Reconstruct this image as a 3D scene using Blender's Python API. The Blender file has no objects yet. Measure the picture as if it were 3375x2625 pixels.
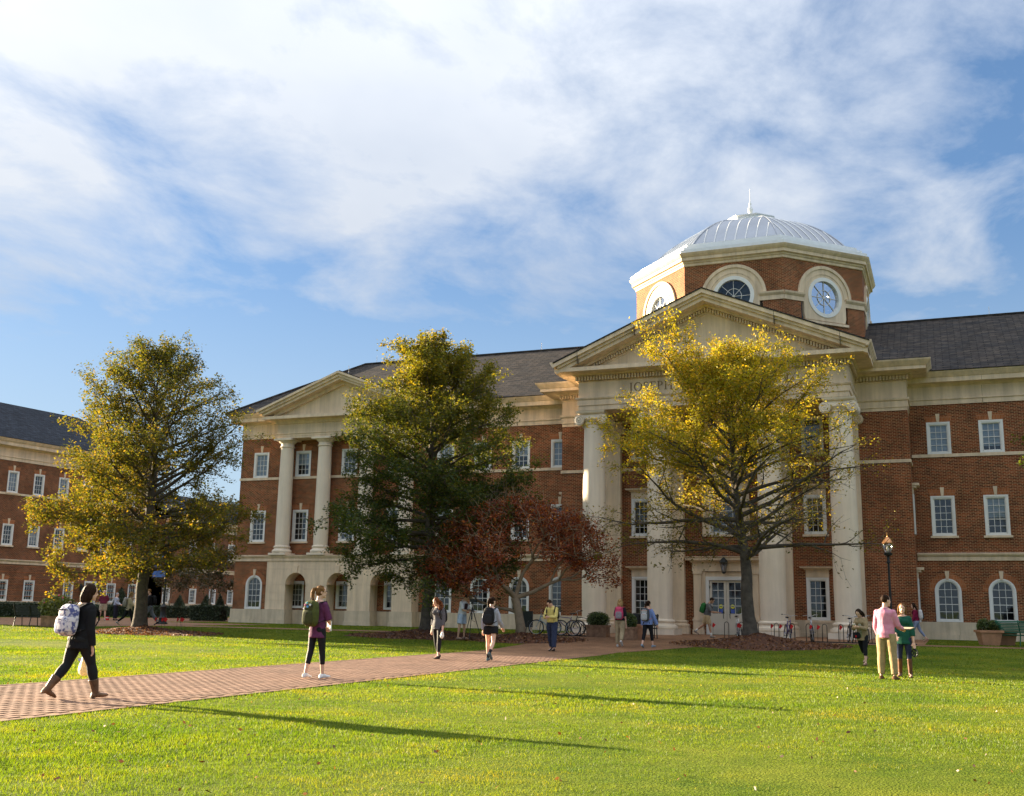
import bpy, math, random
import numpy as np
from mathutils import Matrix, Vector, noise
PI = math.pi
rng = np.random.default_rng(7)
random.seed(7)
S = bpy.context.scene
COL = S.collection

# ------------------------------------------------------------------ camera, sky, sun, exposure
def rot3(yaw, pitch, roll):
    cy, sy = math.cos(yaw), math.sin(yaw); cp, sp = math.cos(pitch), math.sin(pitch); cr, sr = math.cos(roll), math.sin(roll)
    return (np.array([[cy, -sy, 0], [sy, cy, 0], [0, 0, 1]]) @ np.array([[1, 0, 0], [0, cp, -sp], [0, sp, cp]])
            @ np.array([[cr, 0, sr], [0, 1, 0], [-sr, 0, cr]]))
R = rot3(.3857, .1948, -.0170)
cam_d = bpy.data.cameras.new('camera'); cam = bpy.data.objects.new('camera', cam_d); COL.objects.link(cam); S.camera = cam
cam_d.sensor_width = 36; cam_d.lens = 37.607; cam_d.clip_start = .1; cam_d.clip_end = 9000
M4 = Matrix.Identity(4)
for i in range(3):
    M4[i][0] = R[i, 0]; M4[i][1] = R[i, 2]; M4[i][2] = -R[i, 1]
M4[2][3] = 1.395
cam.matrix_world = M4

SUN_EL, SUN_AZ = math.radians(10.5), math.radians(-10.5)
to_sun = Vector((-math.cos(SUN_AZ) * math.cos(SUN_EL), -math.sin(SUN_AZ) * math.cos(SUN_EL), math.sin(SUN_EL)))
sd = bpy.data.lights.new('sun', 'SUN'); sun = bpy.data.objects.new('sun', sd); COL.objects.link(sun)
sd.energy = 5.0; sd.angle = math.radians(.6); sd.color = (1.0, .82, .56)
sun.rotation_euler = to_sun.to_track_quat('Z', 'Y').to_euler(); sun.location = (-60, 20, 40)

W_ = bpy.data.worlds.new('World'); S.world = W_; W_.use_nodes = True
def build_world():
    nt = W_.node_tree; N = nt.nodes; L = nt.links; N.clear()
    def nd(t, **k):
        n = N.new(t)
        for a, b in k.items(): setattr(n, a, b)
        return n
    out = nd('ShaderNodeOutputWorld'); bg = nd('ShaderNodeBackground'); bg.inputs[1].default_value = .066
    sky = nd('ShaderNodeTexSky', sky_type='NISHITA', sun_disc=False)
    sky.sun_elevation = SUN_EL; sky.sun_rotation = math.atan2(to_sun.x, to_sun.y); sky.air_density = 1.0; sky.dust_density = .6; sky.ozone_density = 2.2
    tc = nd('ShaderNodeTexCoord'); sep = nd('ShaderNodeSeparateXYZ'); L.new(tc.outputs['Generated'], sep.inputs[0])
    def math_(op, a, b=None, c=None):
        m = nd('ShaderNodeMath', operation=op)
        for i, v in enumerate((a, b, c)):
            if v is None: continue
            if isinstance(v, (int, float)): m.inputs[i].default_value = v
            else: L.new(v, m.inputs[i])
        return m.outputs[0]
    zc = math_('MAXIMUM', sep.outputs[2], 0.0)
    den = math_('ADD', zc, .12)
    cx = math_('DIVIDE', sep.outputs[0], den); cyv = math_('DIVIDE', sep.outputs[1], den)
    comb = nd('ShaderNodeCombineXYZ'); L.new(cx, comb.inputs[0]); L.new(cyv, comb.inputs[1])
    mp = nd('ShaderNodeMapping'); mp.inputs['Rotation'].default_value = (0, 0, math.radians(CLOUD_ROT)); mp.inputs['Scale'].default_value = (1.0, .78, 1); mp.inputs['Location'].default_value = CLOUD_LOC
    L.new(comb.outputs[0], mp.inputs[0])
    n1 = nd('ShaderNodeTexNoise'); n1.inputs['Scale'].default_value = .62; n1.inputs['Detail'].default_value = 3.5; n1.inputs['Roughness'].default_value = .5; n1.inputs['Distortion'].default_value = .35
    n2 = nd('ShaderNodeTexNoise'); n2.inputs['Scale'].default_value = 3.0; n2.inputs['Detail'].default_value = 10; n2.inputs['Roughness'].default_value = .6; n2.inputs['Distortion'].default_value = .25
    L.new(mp.outputs[0], n1.inputs['Vector']); L.new(mp.outputs[0], n2.inputs['Vector'])
    a = math_('MULTIPLY', n1.outputs[0], .56); b = math_('MULTIPLY', n2.outputs[0], .44); s = math_('ADD', a, b)
    # more cover high up, less near the horizon
    el = nd('ShaderNodeMapRange'); el.inputs[1].default_value = .08; el.inputs[2].default_value = .58; el.inputs[3].default_value = -.15; el.inputs[4].default_value = .16
    L.new(sep.outputs[2], el.inputs[0]); s = math_('ADD', s, el.outputs[0])
    cr = nd('ShaderNodeValToRGB'); cr.color_ramp.elements[0].position = .455; cr.color_ramp.elements[0].color = (0, 0, 0, 1); cr.color_ramp.elements[1].position = .61; cr.color_ramp.elements[1].color = (1, 1, 1, 1)
    e = cr.color_ramp.elements.new(.53); e.color = (.5, .5, .5, 1)
    L.new(s, cr.inputs[0])
    cov = math_('MULTIPLY', cr.outputs[0], .9)
    # cloud tone: thick parts slightly greyer, thin parts whiter
    ct = nd('ShaderNodeValToRGB'); ct.color_ramp.elements[0].color = CLOUD_A; ct.color_ramp.elements[1].color = CLOUD_B
    ct.color_ramp.elements[0].position = .3; ct.color_ramp.elements[1].position = .72
    n3 = nd('ShaderNodeTexNoise'); n3.inputs['Scale'].default_value = 1.3; n3.inputs['Detail'].default_value = 5; n3.inputs['Roughness'].default_value = .55
    L.new(mp.outputs[0], n3.inputs['Vector']); L.new(n3.outputs[0], ct.inputs[0])
    mul = nd('ShaderNodeMix', data_type='RGBA', blend_type='MULTIPLY'); mul.inputs[0].default_value = 1; gm = nd('ShaderNodeGamma'); gm.inputs[1].default_value = SKY_GAMMA; L.new(sky.outputs[0], gm.inputs[0]); L.new(gm.outputs[0], mul.inputs[6]); mul.inputs[7].default_value = SKY_TINT
    # pale air low down
    hf = nd('ShaderNodeMapRange', interpolation_type='SMOOTHSTEP'); hf.inputs[1].default_value = .02; hf.inputs[2].default_value = .36; hf.inputs[3].default_value = .75; hf.inputs[4].default_value = 0; L.new(zc, hf.inputs[0])
    hz = nd('ShaderNodeMix', data_type='RGBA'); L.new(hf.outputs[0], hz.inputs[0]); L.new(mul.outputs[2], hz.inputs[6]); hz.inputs[7].default_value = (1.5, 1.85, 2.1, 1)
    # overcast law: cloud brighter overhead, with gain added there to lift the shaded facade
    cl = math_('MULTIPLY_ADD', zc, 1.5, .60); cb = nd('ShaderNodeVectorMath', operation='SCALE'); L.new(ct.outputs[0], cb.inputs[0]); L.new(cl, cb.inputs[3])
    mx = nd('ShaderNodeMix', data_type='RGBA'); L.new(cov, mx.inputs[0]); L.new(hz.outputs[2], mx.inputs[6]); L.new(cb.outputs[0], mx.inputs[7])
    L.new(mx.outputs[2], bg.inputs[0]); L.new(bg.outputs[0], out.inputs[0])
CLOUD_ROT = 60; CLOUD_LOC = (-3.855575, -8.029247, 0); CLOUD_A = (1.55, 1.68, 1.9, 1); CLOUD_B = (2.12, 2.18, 2.25, 1); SKY_TINT = (.45, .64, .92, 1); SKY_GAMMA = .55
build_world()
S.view_settings.view_transform = 'Standard'; S.view_settings.look = 'None'; S.view_settings.gamma = 1; S.view_settings.exposure = 2.6
S.view_settings.use_curve_mapping = False
S.render.engine = 'CYCLES'
S.cycles.max_bounces = 8; S.cycles.diffuse_bounces = 5; S.cycles.glossy_bounces = 3; S.cycles.transmission_bounces = 6; S.cycles.transparent_max_bounces = 8
S.cycles.sample_clamp_indirect = 6

# ------------------------------------------------------------------ materials
def new_mat(name):
    m = bpy.data.materials.new(name); m.use_nodes = True
    nt = m.node_tree; return m, nt, nt.nodes['Principled BSDF']
def nnode(nt, t, **k):
    n = nt.nodes.new(t)
    for a, b in k.items(): setattr(n, a, b)
    return n
def rgba(c): return (c[0], c[1], c[2], 1)
def plain(name, c, rough=.7, metal=0., var=.12, vs=3., bump=0., bs=40., spec=.4, c2=None, coord='Object', streak=0.):
    m, nt, p = new_mat(name); L = nt.links
    tc = nnode(nt, 'ShaderNodeTexCoord')
    n = nnode(nt, 'ShaderNodeTexNoise'); n.inputs['Scale'].default_value = vs; n.inputs['Detail'].default_value = 5; n.inputs['Roughness'].default_value = .6
    L.new(tc.outputs[coord], n.inputs['Vector'])
    r = nnode(nt, 'ShaderNodeValToRGB'); r.color_ramp.elements[0].position = .3; r.color_ramp.elements[1].position = .7
    d = c2 if c2 else tuple(max(0, x * (1 - 2 * var)) for x in c)
    u = c if c2 else tuple(min(1, x * (1 + var)) for x in c)
    r.color_ramp.elements[0].color = rgba(d); r.color_ramp.elements[1].color = rgba(u)
    L.new(n.outputs[0], r.inputs[0]); L.new(r.outputs[0], p.inputs['Base Color'])
    if streak:      # rain streaks and grime: noise drawn out downwards
        g = nnode(nt, 'ShaderNodeNewGeometry'); mp = nnode(nt, 'ShaderNodeMapping'); mp.inputs['Scale'].default_value = (2.6, 2.6, .22); L.new(g.outputs['Position'], mp.inputs[0])
        ns = nnode(nt, 'ShaderNodeTexNoise'); ns.inputs['Scale'].default_value = 1; ns.inputs['Detail'].default_value = 7; ns.inputs['Roughness'].default_value = .65; L.new(mp.outputs[0], ns.inputs['Vector'])
        mr = nnode(nt, 'ShaderNodeMapRange'); mr.inputs[1].default_value = .32; mr.inputs[2].default_value = .62; mr.inputs[3].default_value = 1 - streak; mr.inputs[4].default_value = 1.04; L.new(ns.outputs[0], mr.inputs[0])
        mx = nnode(nt, 'ShaderNodeMix', data_type='RGBA', blend_type='MULTIPLY'); mx.inputs[0].default_value = 1; L.new(r.outputs[0], mx.inputs[6]); L.new(mr.outputs[0], mx.inputs[7]); L.new(mx.outputs[2], p.inputs['Base Color'])
    p.inputs['Roughness'].default_value = rough; p.inputs['Metallic'].default_value = metal; p.inputs['Specular IOR Level'].default_value = spec
    if bump:
        n2 = nnode(nt, 'ShaderNodeTexNoise'); n2.inputs['Scale'].default_value = bs; n2.inputs['Detail'].default_value = 4
        L.new(tc.outputs[coord], n2.inputs['Vector'])
        b = nnode(nt, 'ShaderNodeBump'); b.inputs['Strength'].default_value = bump; b.inputs['Distance'].default_value = .02
        L.new(n2.outputs[0], b.inputs['Height']); L.new(b.outputs[0], p.inputs['Normal'])
    return m
def wall_uv(nt):
    """(along the wall, up) from world position and true normal, for any upright wall"""
    L = nt.links; g = nnode(nt, 'ShaderNodeNewGeometry')
    sp = nnode(nt, 'ShaderNodeSeparateXYZ'); sn = nnode(nt, 'ShaderNodeSeparateXYZ'); L.new(g.outputs['Position'], sp.inputs[0]); L.new(g.outputs['True Normal'], sn.inputs[0])
    a = nnode(nt, 'ShaderNodeMath', operation='MULTIPLY'); L.new(sp.outputs[0], a.inputs[0]); L.new(sn.outputs[1], a.inputs[1])
    b = nnode(nt, 'ShaderNodeMath', operation='MULTIPLY'); L.new(sp.outputs[1], b.inputs[0]); L.new(sn.outputs[0], b.inputs[1])
    c = nnode(nt, 'ShaderNodeMath', operation='SUBTRACT'); L.new(b.outputs[0], c.inputs[0]); L.new(a.outputs[0], c.inputs[1])
    o = nnode(nt, 'ShaderNodeCombineXYZ'); L.new(c.outputs[0], o.inputs[0]); L.new(sp.outputs[2], o.inputs[1]); return o.outputs[0], g
def brick_mat(name, c1, c2, mortar, bw=.215, rh=.075, ms=.010, rowmark=0.):
    m, nt, p = new_mat(name); L = nt.links; uv, g = wall_uv(nt)
    bt = nnode(nt, 'ShaderNodeTexBrick'); bt.inputs['Scale'].default_value = 1; bt.inputs['Brick Width'].default_value = bw; bt.inputs['Row Height'].default_value = rh
    bt.inputs['Mortar Size'].default_value = ms; bt.inputs['Mortar Smooth'].default_value = .2; bt.inputs['Bias'].default_value = 0
    bt.inputs['Color1'].default_value = rgba(c1); bt.inputs['Color2'].default_value = rgba(c2); bt.inputs['Mortar'].default_value = rgba(mortar)
    L.new(uv, bt.inputs['Vector'])
    n = nnode(nt, 'ShaderNodeTexNoise'); n.inputs['Scale'].default_value = .9; n.inputs['Detail'].default_value = 6; n.inputs['Roughness'].default_value = .65; L.new(g.outputs['Position'], n.inputs['Vector'])
    mr = nnode(nt, 'ShaderNodeMapRange'); mr.inputs[1].default_value = .3; mr.inputs[2].default_value = .7; mr.inputs[3].default_value = .62; mr.inputs[4].default_value = 1.25; L.new(n.outputs[0], mr.inputs[0])
    mx = nnode(nt, 'ShaderNodeMix', data_type='RGBA', blend_type='MULTIPLY'); mx.inputs[0].default_value = 1; L.new(bt.outputs[0], mx.inputs[6]); L.new(mr.outputs[0], mx.inputs[7])
    L.new(mx.outputs[2], p.inputs['Base Color']); p.inputs['Roughness'].default_value = .85; p.inputs['Specular IOR Level'].default_value = .2
    b = nnode(nt, 'ShaderNodeBump'); b.inputs['Strength'].default_value = .5; b.inputs['Distance'].default_value = .01; b.invert = True; L.new(bt.outputs[1], b.inputs['Height']); L.new(b.outputs[0], p.inputs['Normal'])
    return m
M = {}
M['brick'] = brick_mat('red_brick', (.255, .056, .020), (.075, .018, .010), (.46, .28, .14))
M['arch_brick'] = brick_mat('arch_brick', (.40, .13, .045), (.30, .09, .03), (.40, .24, .14), bw=.07, rh=.21, ms=.008)
M['brick_dark'] = brick_mat('red_brick_wing', (.19, .047, .020), (.062, .017, .011), (.40, .24, .13))
M['stone'] = plain('cast_stone', (.76, .60, .425), .82, var=.05, vs=1.3, bump=.15, bs=60, streak=.27)
M['stone2'] = plain('cast_stone_plinth', (.66, .54, .39), .85, var=.09, vs=1.1, bump=.3, bs=70, streak=.26)
M['column'] = plain('painted_column', (.77, .66, .52), .75, var=.04, vs=.8, bump=.06, bs=50, streak=.12)
M['white'] = plain('white_paint', (.77, .76, .73), .5, var=.04, vs=2)
M['joint'] = plain('dark_joint', (.16, .12, .08), .9)
M['muntin'] = plain('muntin_paint', (.72, .70, .66), .5, var=.03)
M['dark'] = plain('dark_room', (.012, .013, .016), .9)
M['metal_roof'] = plain('silver_metal_roof', (.33, .36, .41), .42, metal=.85, var=.07, vs=.5, bump=.12, bs=1.2)
M['metal_white'] = plain('pale_metal', (.74, .75, .76), .4, metal=.25, var=.04)
M['door'] = plain('cream_door_paint', (.66, .61, .52), .5, var=.03)
M['black'] = plain('black_paint', (.012, .013, .013), .42, var=.2)
M['rubber'] = plain('tyre_rubber', (.015, .015, .016), .8)
M['chrome'] = plain('bright_metal', (.55, .55, .56), .28, metal=.95, var=.05)
M['copper'] = plain('copper_cap', (.55, .27, .12), .3, metal=.9, var=.15)
M['terra'] = plain('terracotta', (.50, .25, .14), .8, var=.12, vs=4, bump=.2)
M['wood'] = plain('planter_wood', (.30, .17, .10), .8, var=.2, vs=6)
M['green_metal'] = plain('green_bench_metal', (.03, .17, .10), .4, var=.1)
M['bark'] = plain('oak_bark', (.115, .092, .070), .95, var=.3, vs=5, bump=.9, bs=24, c2=(.045, .036, .028))
M['bark_smooth'] = plain('crape_bark', (.34, .25, .16), .8, var=.2, vs=4, bump=.2, bs=12, c2=(.19, .14, .09))
M['mulch'] = plain('leaf_mulch', (.16, .060, .026), .95, vs=9, c2=(.04, .018, .010), bump=1., bs=30)
M['red'] = plain('red_cloth', (.62, .012, .012), .7, var=.1)
M['iron'] = plain('dark_iron', (.03, .035, .035), .5, metal=.3)
M['skin'] = plain('skin', (.55, .31, .20), .55, var=.06, vs=6)
def shingle(name, a, b):
    m, nt, p = new_mat(name); L = nt.links
    g = nnode(nt, 'ShaderNodeNewGeometry'); sp = nnode(nt, 'ShaderNodeSeparateXYZ'); sn = nnode(nt, 'ShaderNodeSeparateXYZ'); L.new(g.outputs['Position'], sp.inputs[0]); L.new(g.outputs['True Normal'], sn.inputs[0])
    def mm(op, x, y):
        k = nnode(nt, 'ShaderNodeMath', operation=op)
        for i, v in enumerate((x, y)):
            if isinstance(v, (int, float)): k.inputs[i].default_value = v
            else: L.new(v, k.inputs[i])
        return k.outputs[0]
    u = mm('SUBTRACT', mm('MULTIPLY', sp.outputs[1], sn.outputs[0]), mm('MULTIPLY', sp.outputs[0], sn.outputs[1]))
    o = nnode(nt, 'ShaderNodeCombineXYZ'); L.new(u, o.inputs[0]); L.new(sp.outputs[2], o.inputs[1])
    bt = nnode(nt, 'ShaderNodeTexBrick'); bt.inputs['Scale'].default_value = 1; bt.inputs['Brick Width'].default_value = .33; bt.inputs['Row Height'].default_value = .09
    bt.inputs['Mortar Size'].default_value = .012; bt.inputs['Color1'].default_value = rgba(a); bt.inputs['Color2'].default_value = rgba(b); bt.inputs['Mortar'].default_value = rgba(tuple(x * .35 for x in b))
    L.new(o.outputs[0], bt.inputs['Vector'])
    n = nnode(nt, 'ShaderNodeTexNoise'); n.inputs['Scale'].default_value = 3.; n.inputs['Detail'].default_value = 4; L.new(g.outputs['Position'], n.inputs['Vector'])
    mr = nnode(nt, 'ShaderNodeMapRange'); mr.inputs[1].default_value = .3; mr.inputs[2].default_value = .7; mr.inputs[3].default_value = .6; mr.inputs[4].default_value = 1.4; L.new(n.outputs[0], mr.inputs[0])
    mx = nnode(nt, 'ShaderNodeMix', data_type='RGBA', blend_type='MULTIPLY'); mx.inputs[0].default_value = 1; L.new(bt.outputs[0], mx.inputs[6]); L.new(mr.outputs[0], mx.inputs[7])
    L.new(mx.outputs[2], p.inputs['Base Color']); p.inputs['Roughness'].default_value = .9; p.inputs['Specular IOR Level'].default_value = .15
    b2 = nnode(nt, 'ShaderNodeBump'); b2.inputs['Strength'].default_value = .7; b2.inputs['Distance'].default_value = .02; b2.invert = True; L.new(bt.outputs[1], b2.inputs['Height']); L.new(b2.outputs[0], p.inputs['Normal'])
    return m
M['roof'] = shingle('slate_shingles', (.080, .064, .053), (.034, .033, .035))
M['roof_blue'] = shingle('blue_slate_shingles', (.045, .052, .068), (.028, .034, .046))
def glass_mat(name, tint, mixf, gl=.04):
    m, nt, p = new_mat(name); L = nt.links; nt.nodes.remove(p)
    out = nt.nodes['Material Output']; tr = nnode(nt, 'ShaderNodeBsdfTransparent'); tr.inputs[0].default_value = rgba(tint)
    gs = nnode(nt, 'ShaderNodeBsdfGlossy'); gs.inputs['Roughness'].default_value = gl; gs.inputs[0].default_value = (.9, .93, 1, 1)
    tc = nnode(nt, 'ShaderNodeTexCoord'); n = nnode(nt, 'ShaderNodeTexNoise'); n.inputs['Scale'].default_value = 1.3; L.new(tc.outputs['Object'], n.inputs['Vector'])
    b = nnode(nt, 'ShaderNodeBump'); b.inputs['Strength'].default_value = .06; b.inputs['Distance'].default_value = .05; L.new(n.outputs[0], b.inputs['Height']); L.new(b.outputs[0], gs.inputs['Normal'])
    lw = nnode(nt, 'ShaderNodeLayerWeight'); lw.inputs[0].default_value = .35
    mr = nnode(nt, 'ShaderNodeMapRange'); mr.inputs[3].default_value = mixf; mr.inputs[4].default_value = .6; L.new(lw.outputs['Fresnel'], mr.inputs[0])
    mx = nnode(nt, 'ShaderNodeMixShader'); L.new(mr.outputs[0], mx.inputs[0]); L.new(tr.outputs[0], mx.inputs[1]); L.new(gs.outputs[0], mx.inputs[2]); L.new(mx.outputs[0], out.inputs[0])
    return m
M['glass'] = glass_mat('window_glass', (.72, .76, .78), .045)
M['glass_dim'] = glass_mat('drum_window_glass', (.8, .86, .92), .03)
M['globe'] = glass_mat('lamp_globe_glass', (.93, .94, .92), .15, .12)
def blind_mat(name, c, c2, pitch):
    m, nt, p = new_mat(name); L = nt.links; g = nnode(nt, 'ShaderNodeNewGeometry'); w = nnode(nt, 'ShaderNodeTexWave', wave_type='BANDS', bands_direction='Z'); w.inputs['Scale'].default_value = 1 / pitch
    L.new(g.outputs['Position'], w.inputs['Vector']); r = nnode(nt, 'ShaderNodeValToRGB'); r.color_ramp.elements[0].color = rgba(c2); r.color_ramp.elements[1].color = rgba(c); r.color_ramp.elements[1].position = .5
    L.new(w.outputs[1], r.inputs[0]); L.new(r.outputs[0], p.inputs['Base Color']); p.inputs['Roughness'].default_value = .7; return m
M['blind'] = blind_mat('window_blind', (.50, .55, .60), (.20, .25, .32), .22)
M['blind_dim'] = blind_mat('dim_blind', (.17, .17, .16), (.05, .055, .06), .24)
def leaf_mat(name, stops, trans=.45, gloss=.12, zmix=None):
    """leaf colour differs leaf by leaf; zmix=(z0,z1,stops2) turns it with the height on the tree (autumn colour comes from the top)"""
    m, nt, p = new_mat(name); L = nt.links; nt.nodes.remove(p); out = nt.nodes['Material Output']
    g = nnode(nt, 'ShaderNodeNewGeometry')
    def ramp(st):
        r = nnode(nt, 'ShaderNodeValToRGB')
        while len(r.color_ramp.elements) < len(st): r.color_ramp.elements.new(.5)
        for e, (ps, c) in zip(r.color_ramp.elements, st): e.position = ps; e.color = rgba(c)
        L.new(g.outputs['Random Per Island'], r.inputs[0]); return r.outputs[0]
    col = ramp(stops)
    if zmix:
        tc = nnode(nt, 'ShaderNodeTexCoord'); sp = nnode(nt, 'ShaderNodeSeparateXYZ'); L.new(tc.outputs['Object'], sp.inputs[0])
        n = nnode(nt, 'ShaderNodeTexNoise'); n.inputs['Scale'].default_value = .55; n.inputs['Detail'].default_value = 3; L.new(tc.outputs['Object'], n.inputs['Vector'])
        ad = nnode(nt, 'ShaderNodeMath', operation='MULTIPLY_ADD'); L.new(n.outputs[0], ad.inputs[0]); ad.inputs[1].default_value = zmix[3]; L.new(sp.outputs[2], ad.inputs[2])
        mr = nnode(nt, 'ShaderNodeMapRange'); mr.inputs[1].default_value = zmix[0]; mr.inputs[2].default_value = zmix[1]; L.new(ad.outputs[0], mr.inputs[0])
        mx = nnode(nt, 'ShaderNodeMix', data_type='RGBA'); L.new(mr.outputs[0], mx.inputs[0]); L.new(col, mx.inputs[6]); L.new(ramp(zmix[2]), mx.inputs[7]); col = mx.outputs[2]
    df = nnode(nt, 'ShaderNodeBsdfDiffuse'); tr = nnode(nt, 'ShaderNodeBsdfTranslucent'); gl = nnode(nt, 'ShaderNodeBsdfGlossy'); gl.inputs['Roughness'].default_value = .55; gl.inputs[0].default_value = (1, 1, 1, 1)
    L.new(col, df.inputs[0])
    bo = nnode(nt, 'ShaderNodeMix', data_type='RGBA', blend_type='MULTIPLY'); bo.inputs[0].default_value = 1; bo.inputs[7].default_value = (1.25, 1.2, .6, 1); L.new(col, bo.inputs[6]); L.new(bo.outputs[2], tr.inputs[0])
    m1 = nnode(nt, 'ShaderNodeMixShader'); m1.inputs[0].default_value = trans; L.new(df.outputs[0], m1.inputs[1]); L.new(tr.outputs[0], m1.inputs[2])
    m2 = nnode(nt, 'ShaderNodeMixShader'); m2.inputs[0].default_value = gloss; L.new(m1.outputs[0], m2.inputs[1]); L.new(gl.outputs[0], m2.inputs[2]); L.new(m2.outputs[0], out.inputs[0])
    return m

# ------------------------------------------------------------------ mesh helpers
class MB:
    def __init__(s, T=None): s.v = []; s.f = []; s.T = T
    def add(s, vs, fs):
        o = len(s.v); s.v += [s.T(*p) for p in vs] if s.T else [tuple(p) for p in vs]
        s.f += [tuple(i + o for i in f) for f in fs]; return s
    def quad(s, a, b, c, d): return s.add([a, b, c, d], [(0, 1, 2, 3)])
    def box(s, x0, x1, y0, y1, z0, z1):
        return s.add([(x0, y0, z0), (x1, y0, z0), (x1, y1, z0), (x0, y1, z0), (x0, y0, z1), (x1, y0, z1), (x1, y1, z1), (x0, y1, z1)],
                     [(0, 3, 2, 1), (4, 5, 6, 7), (0, 1, 5, 4), (1, 2, 6, 5), (2, 3, 7, 6), (3, 0, 4, 7)])
    def cbox(s, c, d): return s.box(c[0] - d[0] / 2, c[0] + d[0] / 2, c[1] - d[1] / 2, c[1] + d[1] / 2, c[2] - d[2] / 2, c[2] + d[2] / 2)
    def obox(s, M, d):
        hx, hy, hz = d[0] / 2, d[1] / 2, d[2] / 2
        vs = [tuple(M @ Vector(p)) for p in ((-hx, -hy, -hz), (hx, -hy, -hz), (hx, hy, -hz), (-hx, hy, -hz), (-hx, -hy, hz), (hx, -hy, hz), (hx, hy, hz), (-hx, hy, hz))]
        return s.add(vs, [(0, 3, 2, 1), (4, 5, 6, 7), (0, 1, 5, 4), (1, 2, 6, 5), (2, 3, 7, 6), (3, 0, 4, 7)])
    def prism_xz(s, poly, y0, y1):          # poly of (x,z), counter-clockwise seen from -y
        n = len(poly); vs = [(x, y0, z) for x, z in poly] + [(x, y1, z) for x, z in poly]
        return s.add(vs, [tuple(range(n)), tuple(range(2 * n - 1, n - 1, -1))] + [(i, i + n, (i + 1) % n + n, (i + 1) % n) for i in range(n)])
    def lathe(s, prof, c=(0, 0, 0), n=24, M=None):
        vs = []; fs = []; k = len(prof)
        for i in range(n):
            a = 2 * PI * i / n
            for r, z in prof:
                p = Vector((r * math.cos(a), r * math.sin(a), z))
                if M is not None: p = M @ p
                vs.append((c[0] + p[0], c[1] + p[1], c[2] + p[2]))
        for i in range(n):
            j = (i + 1) % n
            for q in range(k - 1): fs.append((i * k + q, j * k + q, j * k + q + 1, i * k + q + 1))
        fs.append(tuple(i * k for i in range(n))[::-1]); fs.append(tuple(i * k + k - 1 for i in range(n)))
        return s.add(vs, fs)
    def tube(s, pts, rad, n=8, caps=True):
        pts = [Vector(p) for p in pts]; m = len(pts)
        if not hasattr(rad, '__len__'): rad = [rad] * m
        vs = []; fs = []; up = None
        for i, p in enumerate(pts):
            d = (pts[min(i + 1, m - 1)] - pts[max(i - 1, 0)])
            if d.length < 1e-9: d = Vector((0, 0, 1))
            d.normalize()
            if up is None: up = Vector((1, 0, 0)) if abs(d.x) < .8 else Vector((0, 1, 0))
            a = d.cross(up)
            if a.length < 1e-6: a = d.orthogonal()
            a.normalize(); b = d.cross(a); up = -b if False else up
            for j in range(n):
                t = 2 * PI * j / n; q = p + (a * math.cos(t) + b * math.sin(t)) * rad[i]; vs.append((q.x, q.y, q.z))
        for i in range(m - 1):
            for j in range(n):
                k = (j + 1) % n; fs.append((i * n + j, (i + 1) * n + j, (i + 1) * n + k, i * n + k))
        if caps: fs.append(tuple(range(n))); fs.append(tuple(range(m * n - 1, (m - 1) * n - 1, -1)))
        return s.add(vs, fs)
    def torus(s, M, Rr, r, n=28, k=6):
        vs = []; fs = []
        for i in range(n):
            a = 2 * PI * i / n
            for j in range(k):
                b = 2 * PI * j / k; p = M @ Vector(((Rr + r * math.cos(b)) * math.cos(a), (Rr + r * math.cos(b)) * math.sin(a), r * math.sin(b))); vs.append(tuple(p))
        for i in range(n):
            for j in range(k): fs.append((i * k + j, ((i + 1) % n) * k + j, ((i + 1) % n) * k + (j + 1) % k, i * k + (j + 1) % k))
        return s.add(vs, fs)
    def ell(s, c, r, M=None, n=12, m=8, e=1.0):
        """(super)ellipsoid; e<1 squares it off"""
        vs = []; fs = []
        sg = lambda x: math.copysign(abs(x) ** e, x)
        for i in range(m + 1):
            t = -PI / 2 + PI * i / m
            for j in range(n):
                a = 2 * PI * j / n; p = Vector((r[0] * sg(math.cos(t)) * sg(math.cos(a)), r[1] * sg(math.cos(t)) * sg(math.sin(a)), r[2] * sg(math.sin(t))))
                if M is not None: p = M @ p
                vs.append((c[0] + p.x, c[1] + p.y, c[2] + p.z))
        for i in range(m):
            for j in range(n): fs.append((i * n + j, i * n + (j + 1) % n, (i + 1) * n + (j + 1) % n, (i + 1) * n + j))
        return s.add(vs, fs)
    def loft(s, rings, n=16):
        """rings: (centre, right vec, fwd vec, rx, ry)"""
        vs = []; fs = []
        for c, a, b, rx, ry in rings:
            c = Vector(c); a = Vector(a); b = Vector(b)
            for j in range(n):
                t = 2 * PI * j / n; p = c + a * (rx * math.cos(t)) + b * (ry * math.sin(t)); vs.append(tuple(p))
        m = len(rings)
        for i in range(m - 1):
            for j in range(n): fs.append((i * n + j, i * n + (j + 1) % n, (i + 1) * n + (j + 1) % n, (i + 1) * n + j))
        fs.append(tuple(range(n))[::-1]); fs.append(tuple(range((m - 1) * n, m * n)))
        return s.add(vs, fs)
    def sweep(s, path, prof, closed=False):
        """path of (x,y), outward to the right of travel; prof of (out,z)"""
        n = len(path); P = [Vector((p[0], p[1])) for p in path]; off = []
        for i in range(n):
            d0 = (P[i] - P[i - 1]).normalized() if (i > 0 or closed) else None
            d1 = (P[(i + 1) % n] - P[i]).normalized() if (i < n - 1 or closed) else None
            if d0 is None: d0 = d1
            if d1 is None: d1 = d0
            n0 = Vector((d0.y, -d0.x)); n1 = Vector((d1.y, -d1.x)); b = n0 + n1; b = b / max(1e-6, b.dot(n0)); off.append(b)
        k = len(prof); vs = []
        for i in range(n):
            for o, z in prof: q = P[i] + off[i] * o; vs.append((q.x, q.y, z))
        fs = []
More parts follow.
